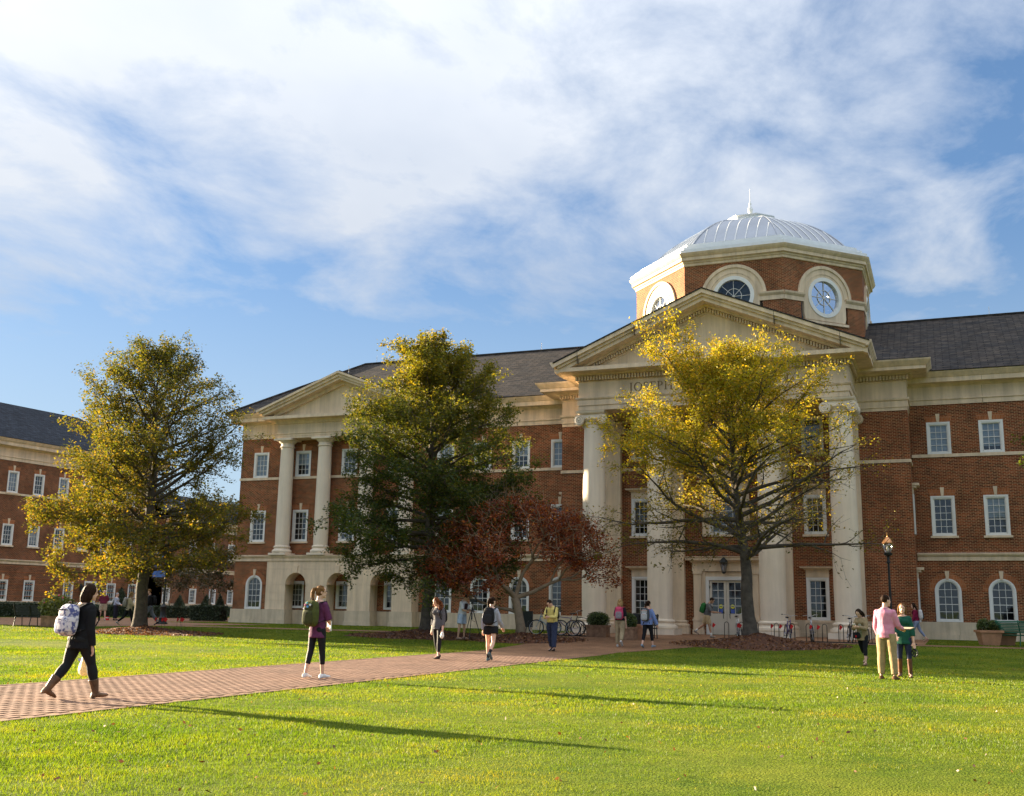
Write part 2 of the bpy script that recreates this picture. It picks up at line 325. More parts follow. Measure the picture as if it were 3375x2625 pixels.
        for i in range(n if closed else n - 1):
            j = (i + 1) % n
            for q in range(k - 1): fs.append((i * k + q, j * k + q, j * k + q + 1, i * k + q + 1))
        if not closed:
            fs.append(tuple(range(k))[::-1]); fs.append(tuple(range((n - 1) * k, n * k)))
        return s.add(vs, fs)
    def mesh(s, name, mat, smooth=False):
        me = bpy.data.meshes.new(name); me.from_pydata(s.v, [], s.f); me.validate(verbose=False)
        if mat is not None: me.materials.append(M[mat] if isinstance(mat, str) else mat)
        if smooth is True: me.polygons.foreach_set('use_smooth', [True] * len(me.polygons))
        elif smooth:
            me.polygons.foreach_set('use_smooth', [True] * len(me.polygons)); me.set_sharp_from_angle(angle=math.radians(smooth))
        me.update(); return me
    def build(s, name, mat, parent=None, smooth=False, world=False):
        if world and parent is not None:
            inv = parent.matrix_basis.inverted() if parent.parent is None else parent.parent.matrix_basis.inverted()
            s.v = [tuple(inv @ Vector(p)) for p in s.v]
        return link(name, s.mesh(name, mat, smooth), parent)
def link(name, me, parent=None, loc=None, rz=0.):
    o = bpy.data.objects.new(name, me); COL.objects.link(o)
    if parent is not None: o.parent = parent
    if loc is not None: o.location = loc
    if rz: o.rotation_euler = (0, 0, rz)
    return o
def tag(o, label=None, cat=None, group=None, kind=None):
    if label: o['label'] = label
    if cat: o['category'] = cat
    if group: o['group'] = group
    if kind: o['kind'] = kind
    return o
def thing(name, label, cat, loc=(0, 0, 0), rz=0., group=None):
    o = bpy.data.objects.new(name, None); o.empty_display_size = .2; COL.objects.link(o); o.location = loc; o.rotation_euler = (0, 0, rz)
    return tag(o, label, cat, group)
def copy_tree(o, parent=None):
    c = o.copy(); COL.objects.link(c); c.parent = parent
    for ch in [x for x in KIDS.get(o.name, list(o.children))]: copy_tree(ch, c)
    return c
KIDS = {}
def np_mesh(name, V, F, mat, smooth=False):
    """V (n,3), F (m,k) with constant k"""
    me = bpy.data.meshes.new(name); n, k = F.shape
    me.vertices.add(len(V)); me.vertices.foreach_set('co', np.ascontiguousarray(V, dtype=np.float32).ravel())
    me.loops.add(n * k); me.loops.foreach_set('vertex_index', np.ascontiguousarray(F, dtype=np.int32).ravel())
    me.polygons.add(n); me.polygons.foreach_set('loop_start', np.arange(0, n * k, k, dtype=np.int32)); me.polygons.foreach_set('loop_total', np.full(n, k, dtype=np.int32))
    if smooth: me.polygons.foreach_set('use_smooth', np.ones(n, dtype=bool))
    me.materials.append(M[mat] if isinstance(mat, str) else mat); me.update(calc_edges=True); return me

def TZ(y):
    t = min(1, max(0, (y - 33) / 11)); return .3 * t * t * (3 - 2 * t)
def TZa(y):
    t = np.clip((y - 33) / 11, 0, 1); return .3 * t * t * (3 - 2 * t)
# ------------------------------------------------------------------ the ground, paths and paving
def grass_ground_mat():
    m, nt, p = new_mat('lawn_soil_and_turf'); L = nt.links; g = nnode(nt, 'ShaderNodeNewGeometry')
    n = nnode(nt, 'ShaderNodeTexNoise'); n.inputs['Scale'].default_value = .5; n.inputs['Detail'].default_value = 8; n.inputs['Roughness'].default_value = .65; L.new(g.outputs['Position'], n.inputs['Vector'])
    r = nnode(nt, 'ShaderNodeValToRGB'); r.color_ramp.elements[0].position = .33; r.color_ramp.elements[1].position = .68
    r.color_ramp.elements[0].color = (.065, .115, .010, 1); r.color_ramp.elements[1].color = (.19, .21, .022, 1); L.new(n.outputs[0], r.inputs[0])
    n2 = nnode(nt, 'ShaderNodeTexNoise'); n2.inputs['Scale'].default_value = 45; n2.inputs['Detail'].default_value = 3; L.new(g.outputs['Position'], n2.inputs['Vector'])
    mr = nnode(nt, 'ShaderNodeMapRange'); mr.inputs[1].default_value = .3; mr.inputs[2].default_value = .7; mr.inputs[3].default_value = .6; mr.inputs[4].default_value = 1.35; L.new(n2.outputs[0], mr.inputs[0])
    mx = nnode(nt, 'ShaderNodeMix', data_type='RGBA', blend_type='MULTIPLY'); mx.inputs[0].default_value = 1; L.new(r.outputs[0], mx.inputs[6]); L.new(mr.outputs[0], mx.inputs[7]); L.new(mx.outputs[2], p.inputs['Base Color'])
    p.inputs['Roughness'].default_value = 1; p.inputs['Specular IOR Level'].default_value = .05
    b = nnode(nt, 'ShaderNodeBump'); b.inputs['Strength'].default_value = 1; b.inputs['Distance'].default_value = .05; L.new(n2.outputs[0], b.inputs['Height']); L.new(b.outputs[0], p.inputs['Normal'])
    return m
M['lawn'] = grass_ground_mat()
def paver_mat(name, c1, c2, mort, scale=1., flat=True):
    m, nt, p = new_mat(name); L = nt.links; g = nnode(nt, 'ShaderNodeNewGeometry')
    bt = nnode(nt, 'ShaderNodeTexBrick'); bt.inputs['Scale'].default_value = 1; bt.inputs['Brick Width'].default_value = .2; bt.inputs['Row Height'].default_value = .1; bt.inputs['Mortar Size'].default_value = .008
    bt.inputs['Color1'].default_value = rgba(c1); bt.inputs['Color2'].default_value = rgba(c2); bt.inputs['Mortar'].default_value = rgba(mort); L.new(g.outputs['Position'], bt.inputs['Vector'])
    n = nnode(nt, 'ShaderNodeTexNoise'); n.inputs['Scale'].default_value = .8; n.inputs['Detail'].default_value = 6; L.new(g.outputs['Position'], n.inputs['Vector'])
    mr = nnode(nt, 'ShaderNodeMapRange'); mr.inputs[1].default_value = .3; mr.inputs[2].default_value = .7; mr.inputs[3].default_value = .75; mr.inputs[4].default_value = 1.2; L.new(n.outputs[0], mr.inputs[0])
    mx = nnode(nt, 'ShaderNodeMix', data_type='RGBA', blend_type='MULTIPLY'); mx.inputs[0].default_value = 1; L.new(bt.outputs[0], mx.inputs[6]); L.new(mr.outputs[0], mx.inputs[7]); L.new(mx.outputs[2], p.inputs['Base Color'])
    p.inputs['Roughness'].default_value = .85; p.inputs['Specular IOR Level'].default_value = .25; return m
M['paving'] = paver_mat('brick_paving', (.31, .165, .085), (.21, .105, .055), (.14, .09, .055))
def paver_piece_mat():
    m, nt, p = new_mat('paver_brick'); L = nt.links; g = nnode(nt, 'ShaderNodeNewGeometry'); oi = nnode(nt, 'ShaderNodeObjectInfo')
    a = nnode(nt, 'ShaderNodeMath', operation='ADD'); L.new(g.outputs['Random Per Island'], a.inputs[0]); L.new(oi.outputs['Random'], a.inputs[1]); f = nnode(nt, 'ShaderNodeMath', operation='FRACT'); L.new(a.outputs[0], f.inputs[0])
    r = nnode(nt, 'ShaderNodeValToRGB'); r.color_ramp.elements[0].color = (.215, .118, .076, 1); r.color_ramp.elements[1].color = (.305, .175, .115, 1); e = r.color_ramp.elements.new(.5); e.color = (.262, .146, .094, 1); L.new(f.outputs[0], r.inputs[0])
    n = nnode(nt, 'ShaderNodeTexNoise'); n.inputs['Scale'].default_value = 1.1; n.inputs['Detail'].default_value = 7; L.new(g.outputs['Position'], n.inputs['Vector'])
    mr = nnode(nt, 'ShaderNodeMapRange'); mr.inputs[1].default_value = .3; mr.inputs[2].default_value = .7; mr.inputs[3].default_value = .75; mr.inputs[4].default_value = 1.2; L.new(n.outputs[0], mr.inputs[0])
    mx = nnode(nt, 'ShaderNodeMix', data_type='RGBA', blend_type='MULTIPLY'); mx.inputs[0].default_value = 1; L.new(r.outputs[0], mx.inputs[6]); L.new(mr.outputs[0], mx.inputs[7]); L.new(mx.outputs[2], p.inputs['Base Color'])
    p.inputs['Roughness'].default_value = .8; p.inputs['Specular IOR Level'].default_value = .3; return m
M['paver'] = paver_piece_mat()
M['sand'] = plain('joint_sand', (.15, .10, .07), .95, vs=6)

def sheet(name, x0f, x1f, ys, dz, mat, nx=1):
    vs = []; fs = []
    for y in ys:
        for i in range(nx + 1):
            x = x0f(y) + (x1f(y) - x0f(y)) * i / nx; vs.append((x, y, TZ(y) + dz))
    w = nx + 1
    for r in range(len(ys) - 1):
        for i in range(nx): fs.append((r * w + i, r * w + i + 1, (r + 1) * w + i + 1, (r + 1) * w + i))
    me = bpy.data.meshes.new(name); me.from_pydata(vs, [], fs); me.materials.append(M[mat])
    return tag(link(name, me), kind='structure')
K_ = lambda v: (lambda y: v)
def build_ground():
    xs = [-4000, -1200, -400, -160] + list(np.linspace(-80, 60, 57)) + [160, 400, 1200, 4000]
    ys = [-4000, -1000, -300, -80, -20] + list(np.linspace(0, 60, 61)) + [90, 160, 400, 1200, 4000]
    vs = []; fs = []; w = len(xs)
    for y in ys:
        for x in xs:
            dz = .035 * noise.noise((x * .16, y * .16, 0)) * (1 if 4 < y < 33 and -40 < x < 30 else 0)
            if -15.6 < x < -9: dz = min(dz, 0) * .3
            vs.append((x, y, TZ(y) + dz))
    for r in range(len(ys) - 1):
        for i in range(w - 1): fs.append((r * w + i, r * w + i + 1, (r + 1) * w + i + 1, (r + 1) * w + i))
    me = bpy.data.meshes.new('lawn'); me.from_pydata(vs, [], fs); me.materials.append(M['lawn']); me.polygons.foreach_set('use_smooth', [True] * len(fs))
    tag(link('lawn', me), kind='structure')
build_ground()
PX0, PX1 = -14.75, -10.35
def px1(y): return PX1 + (0 if y < 35 else (y - 35) * .46)
path = sheet('brick_path', K_(PX0), px1, list(np.linspace(1, 43.2, 60)), .008, 'paving')
path['label'] = 'herringbone brick path running from the lower left to the columned entrance'
sheet('cross_walk', K_(-48), K_(32), [43.2, 44.9], .010, 'paving')
sheet('forecourt', K_(-17.6), K_(-1.0), [44.9, 50, 54.6], .012, 'paving')
sheet('side_plaza', lambda y: -58 if y < 60 else -56, lambda y: -35.5 if y < 52 else -43.2, [44.9, 48, 51.99, 52.01, 60, 80, 110], .011, 'paving')
sheet('side_plaza_front', K_(-60), lambda y: -36 - (43.2 - y) * .9, [40.4, 41.5, 43.19], .009, 'paving')

def build_pavers():
    """herringbone of clay pavers over the near part of the path, each its own brick; border course along both edges"""
    a, b, h = .20, .10, .014; gap = .006
    cells = []
    y_lo, y_hi = 8.6, 31.0
    ni = int((PX1 - PX0) / b) + 6; nj = int((y_hi - y_lo) / b) + 6
    for j in range(-3, nj):
        for i in range(-3, ni):
            k = (i - j) % 4
            x = PX0 + i * b; y = y_lo + j * b
            if k == 0: cells.append((x, y, a, b))
            elif k == 2: cells.append((x, y, b, a)) if True else None
    out = []
    ex0, ex1 = PX0 + .11, PX1 - .11
    for x, y, w, d in cells:
        if x < ex0 - .001 or x + w > ex1 + .001 or y < y_lo or y + d > y_hi: continue
        out.append((x, y, w, d))
    y = y_lo
    while y < y_hi:
        out.append((PX0, y, b, a)); out.append((PX1 - b, y, b, a)); y += a
    # those that show largest: nearest that are inside the picture
    cx = np.array([[x + w / 2, y + d / 2, .02] for x, y, w, d in out]) - np.array([0, 0, 1.395]); pc = cx @ R
    px = 1687.5 + 3525.64 * pc[:, 0] / pc[:, 1]; py = 1312.5 - 3525.64 * pc[:, 2] / pc[:, 1]
    vis = (px > 0) & (px < 3375) & (py < 2625) & (py > 0)
    order = sorted([i for i in range(len(out)) if vis[i]], key=lambda i: pc[i, 1]); near = set(order[:300])
    def one(w, d):
        mb = MB(); g = gap / 2; c = .006
        mb.add([(g, g, .009), (w - g, g, .009), (w - g, d - g, .009), (g, d - g, .009), (g + c, g + c, h), (w - g - c, g + c, h), (w - g - c, d - g - c, h), (g + c, d - g - c, h)],
               [(4, 5, 6, 7), (0, 1, 5, 4), (1, 2, 6, 5), (2, 3, 7, 6), (3, 0, 4, 7)]); return mb
    mh, mv = one(a, b).mesh('paver', 'paver'), one(b, a).mesh('paver', 'paver')
    rest = MB()
    for i, (x, y, w, d) in enumerate(out):
        z = TZ(y) + random.uniform(0, .003)
        if i in near:
            o = link('paver', mh if w > d else mv, path, (x, y, z)); o.rotation_euler = (random.uniform(-.008, .008), random.uniform(-.008, .008), random.uniform(-.01, .01))
        else:
            q = one(w, d); rest.add([(p[0] + x, p[1] + y, p[2] + z) for p in q.v], q.f)
    o = rest.build('paver_field', 'paver', path); o['kind'] = 'stuff'
build_pavers()

# ------------------------------------------------------------------ architectural builders (local frame: facade looks to -y, x along it)
def wall_faces(mb, u0, u1, z0, z1, holes, y=0., rev=.14):
    """upright wall at y with real openings; holes (ua,ub,za,zb,arch radius or 0)"""
    us = sorted({u0, u1, *[h[0] for h in holes], *[h[1] for h in holes]}); zs = sorted({z0, z1, *[h[2] for h in holes], *[h[3] for h in holes]})
    us = [u for u in us if u0 <= u <= u1]; zs = [z for z in zs if z0 <= z <= z1]
    for i in range(len(us) - 1):
        for j in range(len(zs) - 1):
            a, b, c, d = us[i], us[i + 1], zs[j], zs[j + 1]; m, n = (a + b) / 2, (c + d) / 2
            if any(h[0] < m < h[1] and h[2] < n < h[3] for h in holes): continue
            mb.quad((a, y, c), (b, y, c), (b, y, d), (a, y, d))
    for ua, ub, za, zb, r in holes:
        if r:
            zc = zb - r; uc = (ua + ub) / 2; N = 14; rr = (ub - ua) / 2
            arc = [(uc - rr * math.cos(PI * k / N), zc + r * math.sin(PI * k / N)) for k in range(N + 1)]
            for k in range(N):
                (p, q), (s, t) = arc[k], arc[k + 1]
                mb.quad((p, y, q), (s, y, t), (s, y, zb), (p, y, zb)) if abs(p - s) > 1e-6 else None
                mb.quad((p, y, q), (p, y + rev, q), (s, y + rev, t), (s, y, t))
            top = zc
        else:
            top = zb; mb.quad((ua, y, zb), (ua, y + rev, zb), (ub, y + rev, zb), (ub, y, zb))
        mb.quad((ua, y, za), (ua, y + rev, za), (ua, y + rev, top), (ua, y, top)); mb.quad((ub, y, za), (ub, y, top), (ub, y + rev, top), (ub, y + rev, za))
        mb.quad((ua, y, za), (ub, y, za), (ub, y + rev, za), (ua, y + rev, za))
def frame_strip(mb, outer, inner, y0, y1):
    """ring between two outlines of equal length (lists of (x,z)), with thickness y0..y1"""
    n = len(outer)
    for i in range(n - 1):
        (a, b), (c, d) = outer[i], outer[i + 1]; (e, f), (g, h) = inner[i], inner[i + 1]
        mb.add([(a, y0, b), (c, y0, d), (g, y0, h), (e, y0, f), (a, y1, b), (c, y1, d), (g, y1, h), (e, y1, f)], [(0, 1, 2, 3), (7, 6, 5, 4), (1, 0, 4, 5), (3, 2, 6, 7)])
def outline(w, h, arch, inset=0., base=0.):
    r = w / 2 - inset
    if arch:
        zc = h - w / 2; return [(-r, base)] + [(-r * math.cos(PI * k / 16), zc + r * math.sin(PI * k / 16)) for k in range(17)] + [(r, base)]
    return [(-r, base), (-r, h - inset), (r, h - inset), (r, base)]
WM = {}
def window_meshes(key, w, h, rows, cols, arch, cas, fill, casing='white', sill=0.):
    if key in WM: return WM[key]
    out = {}
    mb = MB(); frame_strip(mb, outline(w, h, arch), outline(w, h, arch, cas * .55), -.035, .16); frame_strip(mb, outline(w, h, arch, cas * .55 - .005), outline(w, h, arch, cas), -.018, .16)
    mb.box(-w / 2, w / 2, -.04, .16, -.002, cas * .62); out['window'] = mb.mesh('window', casing)
    iw = w - 2 * cas; z0 = cas * .62; ih = h - cas - z0
    mb = MB(); st = .045
    oo = [(x, z) for x, z in outline(w, h, arch, cas - .004, z0 - .004)]; ii = outline(w, h, arch, cas + st, z0)
    frame_strip(mb, oo, ii, .04, .10); mb.box(-iw / 2, iw / 2, .04, .10, z0 - .003, z0 + st * 1.3)
    bw = .011
    for c in range(1, cols):
        x = -iw / 2 + st + (iw - 2 * st) * c / cols; zt = z0 + ih - st
        if arch: zt = (h - w / 2) + math.sqrt(max(0, (w / 2 - cas) ** 2 - x * x)) - .02
        mb.box(x - bw, x + bw, .055, .09, z0 + st, zt)
    for q in range(1, rows):
        z = z0 + st + (ih - 2 * st) * q / rows; hw = iw / 2 - st * .5
        if arch and z > h - w / 2: hw = math.sqrt(max(.001, (w / 2 - cas) ** 2 - (z - (h - w / 2)) ** 2)) - .02
        thick = bw * (1.5 if q == rows // 2 else 1)
        mb.box(-hw, hw, .052, .092, z - thick, z + thick)
    out['sash'] = mb.mesh('sash', 'muntin')
    gl = outline(w, h, arch, cas + .01, z0); mb = MB(); mb.add([(x, .075, z) for x, z in gl], [tuple(range(len(gl)))[::-1]]); out['pane'] = mb.mesh('pane', 'glass')
    mb = MB(); mb.box(-w / 2, w / 2, .5, .52, -.05, h + .05); mb.box(-w / 2 - .01, -w / 2 + .02, .16, .5, -.05, h + .05); mb.box(w / 2 - .02, w / 2 + .01, .16, .5, -.05, h + .05); mb.box(-w / 2, w / 2, .16, .5, h + .02, h + .05); mb.box(-w / 2, w / 2, .16, .5, -.05, -.02)
    out['room'] = mb.mesh('room_behind', 'dark')
    if fill:
        z1 = z0 + ih * (1 - fill[1]); mb = MB(); mb.add([(x, .13, max(z, z1)) for x, z in gl], [tuple(range(len(gl)))[::-1]]); out['blind'] = mb.mesh('blind', fill[0])
    if sill: mb = MB(); mb.box(-w / 2 - .09, w / 2 + .09, -.10, .05, -.11, -.004); out['sill'] = mb.mesh('sill', 'stone')
    WM[key] = out; return out
def put_window(parent, x, y, z, meshes, rz=0.):
    w = link('window', meshes['window'], parent, (x, y, z), rz)
    for k in ('sash', 'pane', 'blind', 'sill'):
        if k in meshes: link(k, meshes[k], w)
    link('room_behind', meshes['room'], w); return w
def flat_arch_mesh(w=1.1, hgt=.31, sp=.12, kw=.075):
    mb = MB()
    for s in (-1, 1):
        q = [(s * kw * .75, 0), (s * (w / 2 + .01), 0), (s * (w / 2 + sp), hgt), (s * kw * 1.2, hgt)]
        if s < 0: q = q[::-1]
        mb.prism_xz(q, -.016, .03)
    k = MB(); k.prism_xz([(-kw * .78, 0.0), (kw * .78, 0.0), (kw * 1.3, hgt + .1), (-kw * 1.3, hgt + .1)], -.05, .03)
    return mb.mesh('flat_arch', 'arch_brick'), k.mesh('keystone', 'stone')
def ring_arch_mesh(r0, r1, kh=.4, kw=.08, mat='arch_brick', proud=.016, a0=0.):
    mb = MB(); N = 22
    o = [(-r1 * math.cos(PI * k / N), r1 * math.sin(PI * k / N)) for k in range(N + 1)]; i = [(-r0 * math.cos(PI * k / N), r0 * math.sin(PI * k / N)) for k in range(N + 1)]
    frame_strip(mb, o, i, -proud, .03)
    k = MB(); k.prism_xz([(-kw * .75, r0 - .01), (kw * .75, r0 - .01), (kw * 1.3, r0 + kh), (-kw * 1.3, r0 + kh)], -.06, .03)
    return mb.mesh('brick_arch' if mat == 'arch_brick' else 'arch_ring', mat), k.mesh('keystone', 'stone')
FA, FK = flat_arch_mesh(); RA, RK = ring_arch_mesh(.56, .86)
FA9, FK9 = flat_arch_mesh(.9)
def stone_run(parent, name, x0, x1, step, y0, y1, z0, z1, mat='stone2', gap=.008, ch=.0):
    """a row of separate stones with open joints"""
    n = max(1, round((x1 - x0) / step)); s = (x1 - x0) / n; mb = MB(); mb.box(gap / 2, s - gap / 2, y0, y1, z0, z1); me = mb.mesh(name, mat)
    for i in range(n): link(name, me, parent, (x0 + i * s, 0, 0))
def dentil_row(mb, x0, x1, y0, y1, z0, z1, pitch=.155, w=.095):
    n = int((x1 - x0) / pitch); s = (x1 - x0 - n * pitch + (pitch - w)) / 2
    for i in range(n): mb.box(x0 + s + i * pitch, x0 + s + i * pitch + w, y0, y1, z0, z1)
WING_ENT = [(0, 11.77), (.05, 11.77), (.05, 12.0), (.10, 12.02), (.10, 12.07), (.03, 12.09), (.03, 12.68), (.10, 12.73), (.22, 12.80), (.58, 12.82), (.60, 13.05), (.64, 13.07), (.70, 13.15), (.80, 13.27), (.82, 13.33), (0, 13.38)]
# ------------------------------------------------------------------ the hall (world axes; facade plane y = WY)
WY, BY, EY, X0 = 56.64, 54.74, 50.95, -10.36
hall = thing('campus_hall', 'large brick hall with a columned cream portico and a silver octagonal dome', 'building', (X0, WY, .3))
def H(mb, name, mat, parent=None, smooth=False):
    mb.v = [(x - X0, y - WY, z - .3) for x, y, z in mb.v]; return link(name, mb.mesh(name, mat, smooth), parent or hall)
def hl(x, y, z): return (x - X0, y - WY, z - .3)
XL, XR = -41.62, 20.9
RW = [-.063 + 2.395 * i for i in range(4)]; LW = [-19.985 - 2.388 * i for i in range(4)]; PW = [-40.09, -36.98, -33.66, -30.4]
F1, F2, F3 = 1.14, 5.26, 9.29
HT1, HT2, HT3 = 2.06, 1.95, 1.60
def build_shell():
    holes = []
    for x in RW + LW + [PW[0]]: holes.append((x - .52, x + .52, F1, F1 + HT1 - .02, .52))
    for x in PW[1:]: holes.append((x - .48, x + .48, F1 + .1, F1 + 1.6, 0))
    for x in RW + LW + PW: holes.append((x - .5, x + .5, F2 + .02, F2 + HT2 - .03, 0)); holes.append((x - .5, x + .5, F3 + .01, F3 + HT3 - .03, 0))
    mb = MB(); holes = [h for h in holes]
    wall_faces(mb, XL, XR, .2, 11.80, holes, WY)
    mb.quad((XL, 73.4, .2), (XL, WY, .2), (XL, WY, 11.8), (XL, 73.4, 11.8)); mb.quad((XR, WY, .2), (XR, 73.4, .2), (XR, 73.4, 11.8), (XR, WY, 11.8)); mb.quad((XR, 73.4, .2), (XL, 73.4, .2), (XL, 73.4, 11.8), (XR, 73.4, 11.8))
    H(mb, 'wall', 'brick')
    # sill course and belt course
    for a, b in ((XL - .04, -19.3), (-1.36, XR)):
        mb = MB(); mb.box(a, b, WY - .05, WY + .05, 9.13, 9.285); H(mb, 'sill_course', 'stone')
    for a, b in ((XL - .2, -38.62), (-28.64, -19.3), (-1.36, XR)):
        mb = MB(); mb.sweep([(a, WY), (b, WY)], [(0, 4.04), (.06, 4.06), (.06, 4.24), (.09, 4.26), (.15, 4.33), (.17, 4.40), (0, 4.44)]); H(mb, 'belt_course', 'stone')
    mb = MB(); mb.sweep([(XL, 73.4), (XL, WY), (XR, WY), (XR, 73.4)], WING_ENT); H(mb, 'entablature', 'stone')
    for x in (-40.2, -26.4, -22.6, 2.05, 6.2):
        mb = MB(); mb.box(x - .007, x + .007, WY - .103, WY - .02, 11.79, 12.0); H(mb, 'joint', 'joint'); mb = MB(); mb.box(x - .007, x + .007, WY - .033, WY - .01, 12.1, 12.66); H(mb, 'joint', 'joint'); mb = MB(); mb.box(x - .007, x + .007, WY - .603, WY - .5, 12.84, 13.04); H(mb, 'joint', 'joint')
    # plinth of separate stones, base course below
    for a, b in ((XL - .1, -38.66), (-28.6, -19.3), (-1.36, 9.0)):
        g = thing_part('plinth'); stone_run(g, 'plinth_stone', a - X0, b - X0, 1.72, -.07, .05, .23, .83, 'stone2'); stone_run(g, 'base_stone', a - .05 - X0, b + (.02 if b < 0 else 0) - X0, 1.72, -.12, .05, -.1, .228, 'stone2')
        mb = MB(); mb.box(a + .01, b - .01, WY - .05, WY + .02, .35, 1.12); H(mb, 'joint', 'joint', g)
def thing_part(name):
    return link(name, None, hall)
build_shell()
FV = [window_meshes(('f2v', i), 1.1, HT2, 5, 3, False, .13, fl, sill=1) for i, fl in enumerate((None, ('blind_dim', 1.0), ('blind', .55), None, ('blind_dim', .45)))]
F3V = [window_meshes(('f3v', i), 1.1, HT3, 4, 3, False, .13, fl) for i, fl in enumerate((('blind', 1.0), ('blind', .82), ('blind_dim', 1.0), ('blind', .55)))]
w1 = window_meshes('f1', 1.2, HT1, 5, 3, True, .13, ('blind_dim', .45)); w1d = window_meshes('f1d', 1.2, HT1, 5, 3, True, .13, None)
w2 = window_meshes('f2', 1.1, HT2, 5, 3, False, .13, None, sill=1); w2b = window_meshes('f2b', 1.1, HT2, 5, 3, False, .13, ('blind_dim', 1.0), sill=1)
w3 = window_meshes('f3', 1.1, HT3, 4, 3, False, .13, ('blind', 1.0)); w3b = window_meshes('f3b', 1.1, HT3, 4, 3, False, .13, ('blind', .82))
wp = window_meshes('fp', 1.05, 1.62, 4, 3, False, .13, ('blind_dim', .7))
for i, x in enumerate(RW + LW + PW):
    if x not in PW[1:]:
        put_window(hall, *hl(x, WY, F1), w1 if x < -15 else w1d)
        link('brick_arch', RA, hall, hl(x, WY, F1 + HT1 - .6)); link('keystone', RK, hall, hl(x, WY, F1 + HT1 - .6))
    else: put_window(hall, *hl(x, WY, F1 + .1), wp)
    put_window(hall, *hl(x, WY, F2), FV[(i * 3 + 1) % 5] if i > 1 else FV[(0, 2)[i]]); link('flat_arch', FA, hall, hl(x, WY, F2 + HT2 + .005)); link('keystone', FK, hall, hl(x, WY, F2 + HT2 + .005))
    put_window(hall, *hl(x, WY, F3), F3V[(i * 3) % 4] if i > 1 else F3V[i]); link('flat_arch', FA, hall, hl(x, WY, F3 + HT3 + .005)); link('keystone', FK, hall, hl(x, WY, F3 + HT3 + .005))
# downpipe beside the bay
def roofs():
    ev, rg, ry = 13.36, 18.22, 64.64; a, b = XL - .86, XR + .86; y0, y1 = WY - .86, 73.5
    hx = a + 5.0; hx2 = b - 5
    mb = MB(); mb.quad((a, y0, ev), (b, y0, ev), (hx2, ry, rg), (hx, ry, rg)); mb.quad((b, y1, ev), (a, y1, ev), (hx, ry, rg), (hx2, ry, rg)); mb.add([(a, y1, ev), (a, y0, ev), (hx, ry, rg)], [(0, 1, 2)]); mb.add([(b, y0, ev), (b, y1, ev), (hx2, ry, rg)], [(0, 1, 2)])
    mb.quad((a, y0, ev - .03), (a, y1, ev - .03), (b, y1, ev - .03), (b, y0, ev - .03)); r = H(mb, 'roof', 'roof')
    mb = MB(); mb.tube([(a, y0, ev + .02), (hx, ry, rg + .03), (hx2, ry, rg + .03)], .09, 6); H(mb, 'ridge_cap', 'roof', r)
    for x in (-36.6, -24.2, 3): mb = MB(); mb.tube([(x, ry, rg), (x, ry, rg + .55)], .018, 5); H(mb, 'lightning_rod', 'metal_white', r)
    # bay roof (hipped) and portico roof (gabled)
    bl, br = -20.42, -.30; byy = BY - 1.22; z = 13.56; sl = .55; top = 62.0
    mb = MB(); zt = z + sl * 9; c = 9.0
    mb.quad((bl, byy, z), (br, byy, z), (br - c, byy + c, zt), (bl + c, byy + c, zt)); mb.quad((br, byy, z), (br, byy + 16, z), (br - c, byy + 16, zt), (br - c, byy + c, zt)); mb.quad((bl, byy + 16, z), (bl, byy, z), (bl + c, byy + c, zt), (bl + c, byy + 16, zt))
    H(mb, 'bay_roof', 'roof')
    mb = MB(); e0, e1, ap = -18.0, -2.72, 16.92; yf = EY - 1.24
    for xs, s in ((e0, 1), (e1, -1)):
        q = [(xs, yf, 13.70), (X0, yf, ap), (X0, 60, ap), (xs, 60, 13.70)]
        mb.quad(*(q[::-1] if s > 0 else q)); q2 = [(p[0], p[1], p[2] - .06) for p in q]; mb.quad(*(q2 if s > 0 else q2[::-1])); mb.quad(q[0], q2[0], q2[1], q[1])
    H(mb, 'portico_roof', 'roof')
    # pavilion gable roof
    mb = MB(); e0, e1, ap, xc = -39.38, -27.86, 15.46, -33.62; yf = 54.86
    for xs, s in ((e0, 1), (e1, -1)):
        q = [(xs, yf, 13.30), (xc, yf, ap), (xc, 61, ap), (xs, 57.5, 13.30)]
        mb.quad(*(q[::-1] if s > 0 else q)); q2 = [(p[0], p[1], p[2] - .06) for p in q]; mb.quad(*(q2 if s > 0 else q2[::-1])); mb.quad(q[0], q2[0], q2[1], q[1])
    H(mb, 'pavilion_roof', 'roof'); mb = MB(); mb.tube([(xc + .2, 55.6, ap - .1), (xc + .2, 55.6, ap + .45)], .016, 5); H(mb, 'lightning_rod', 'metal_white')
roofs()
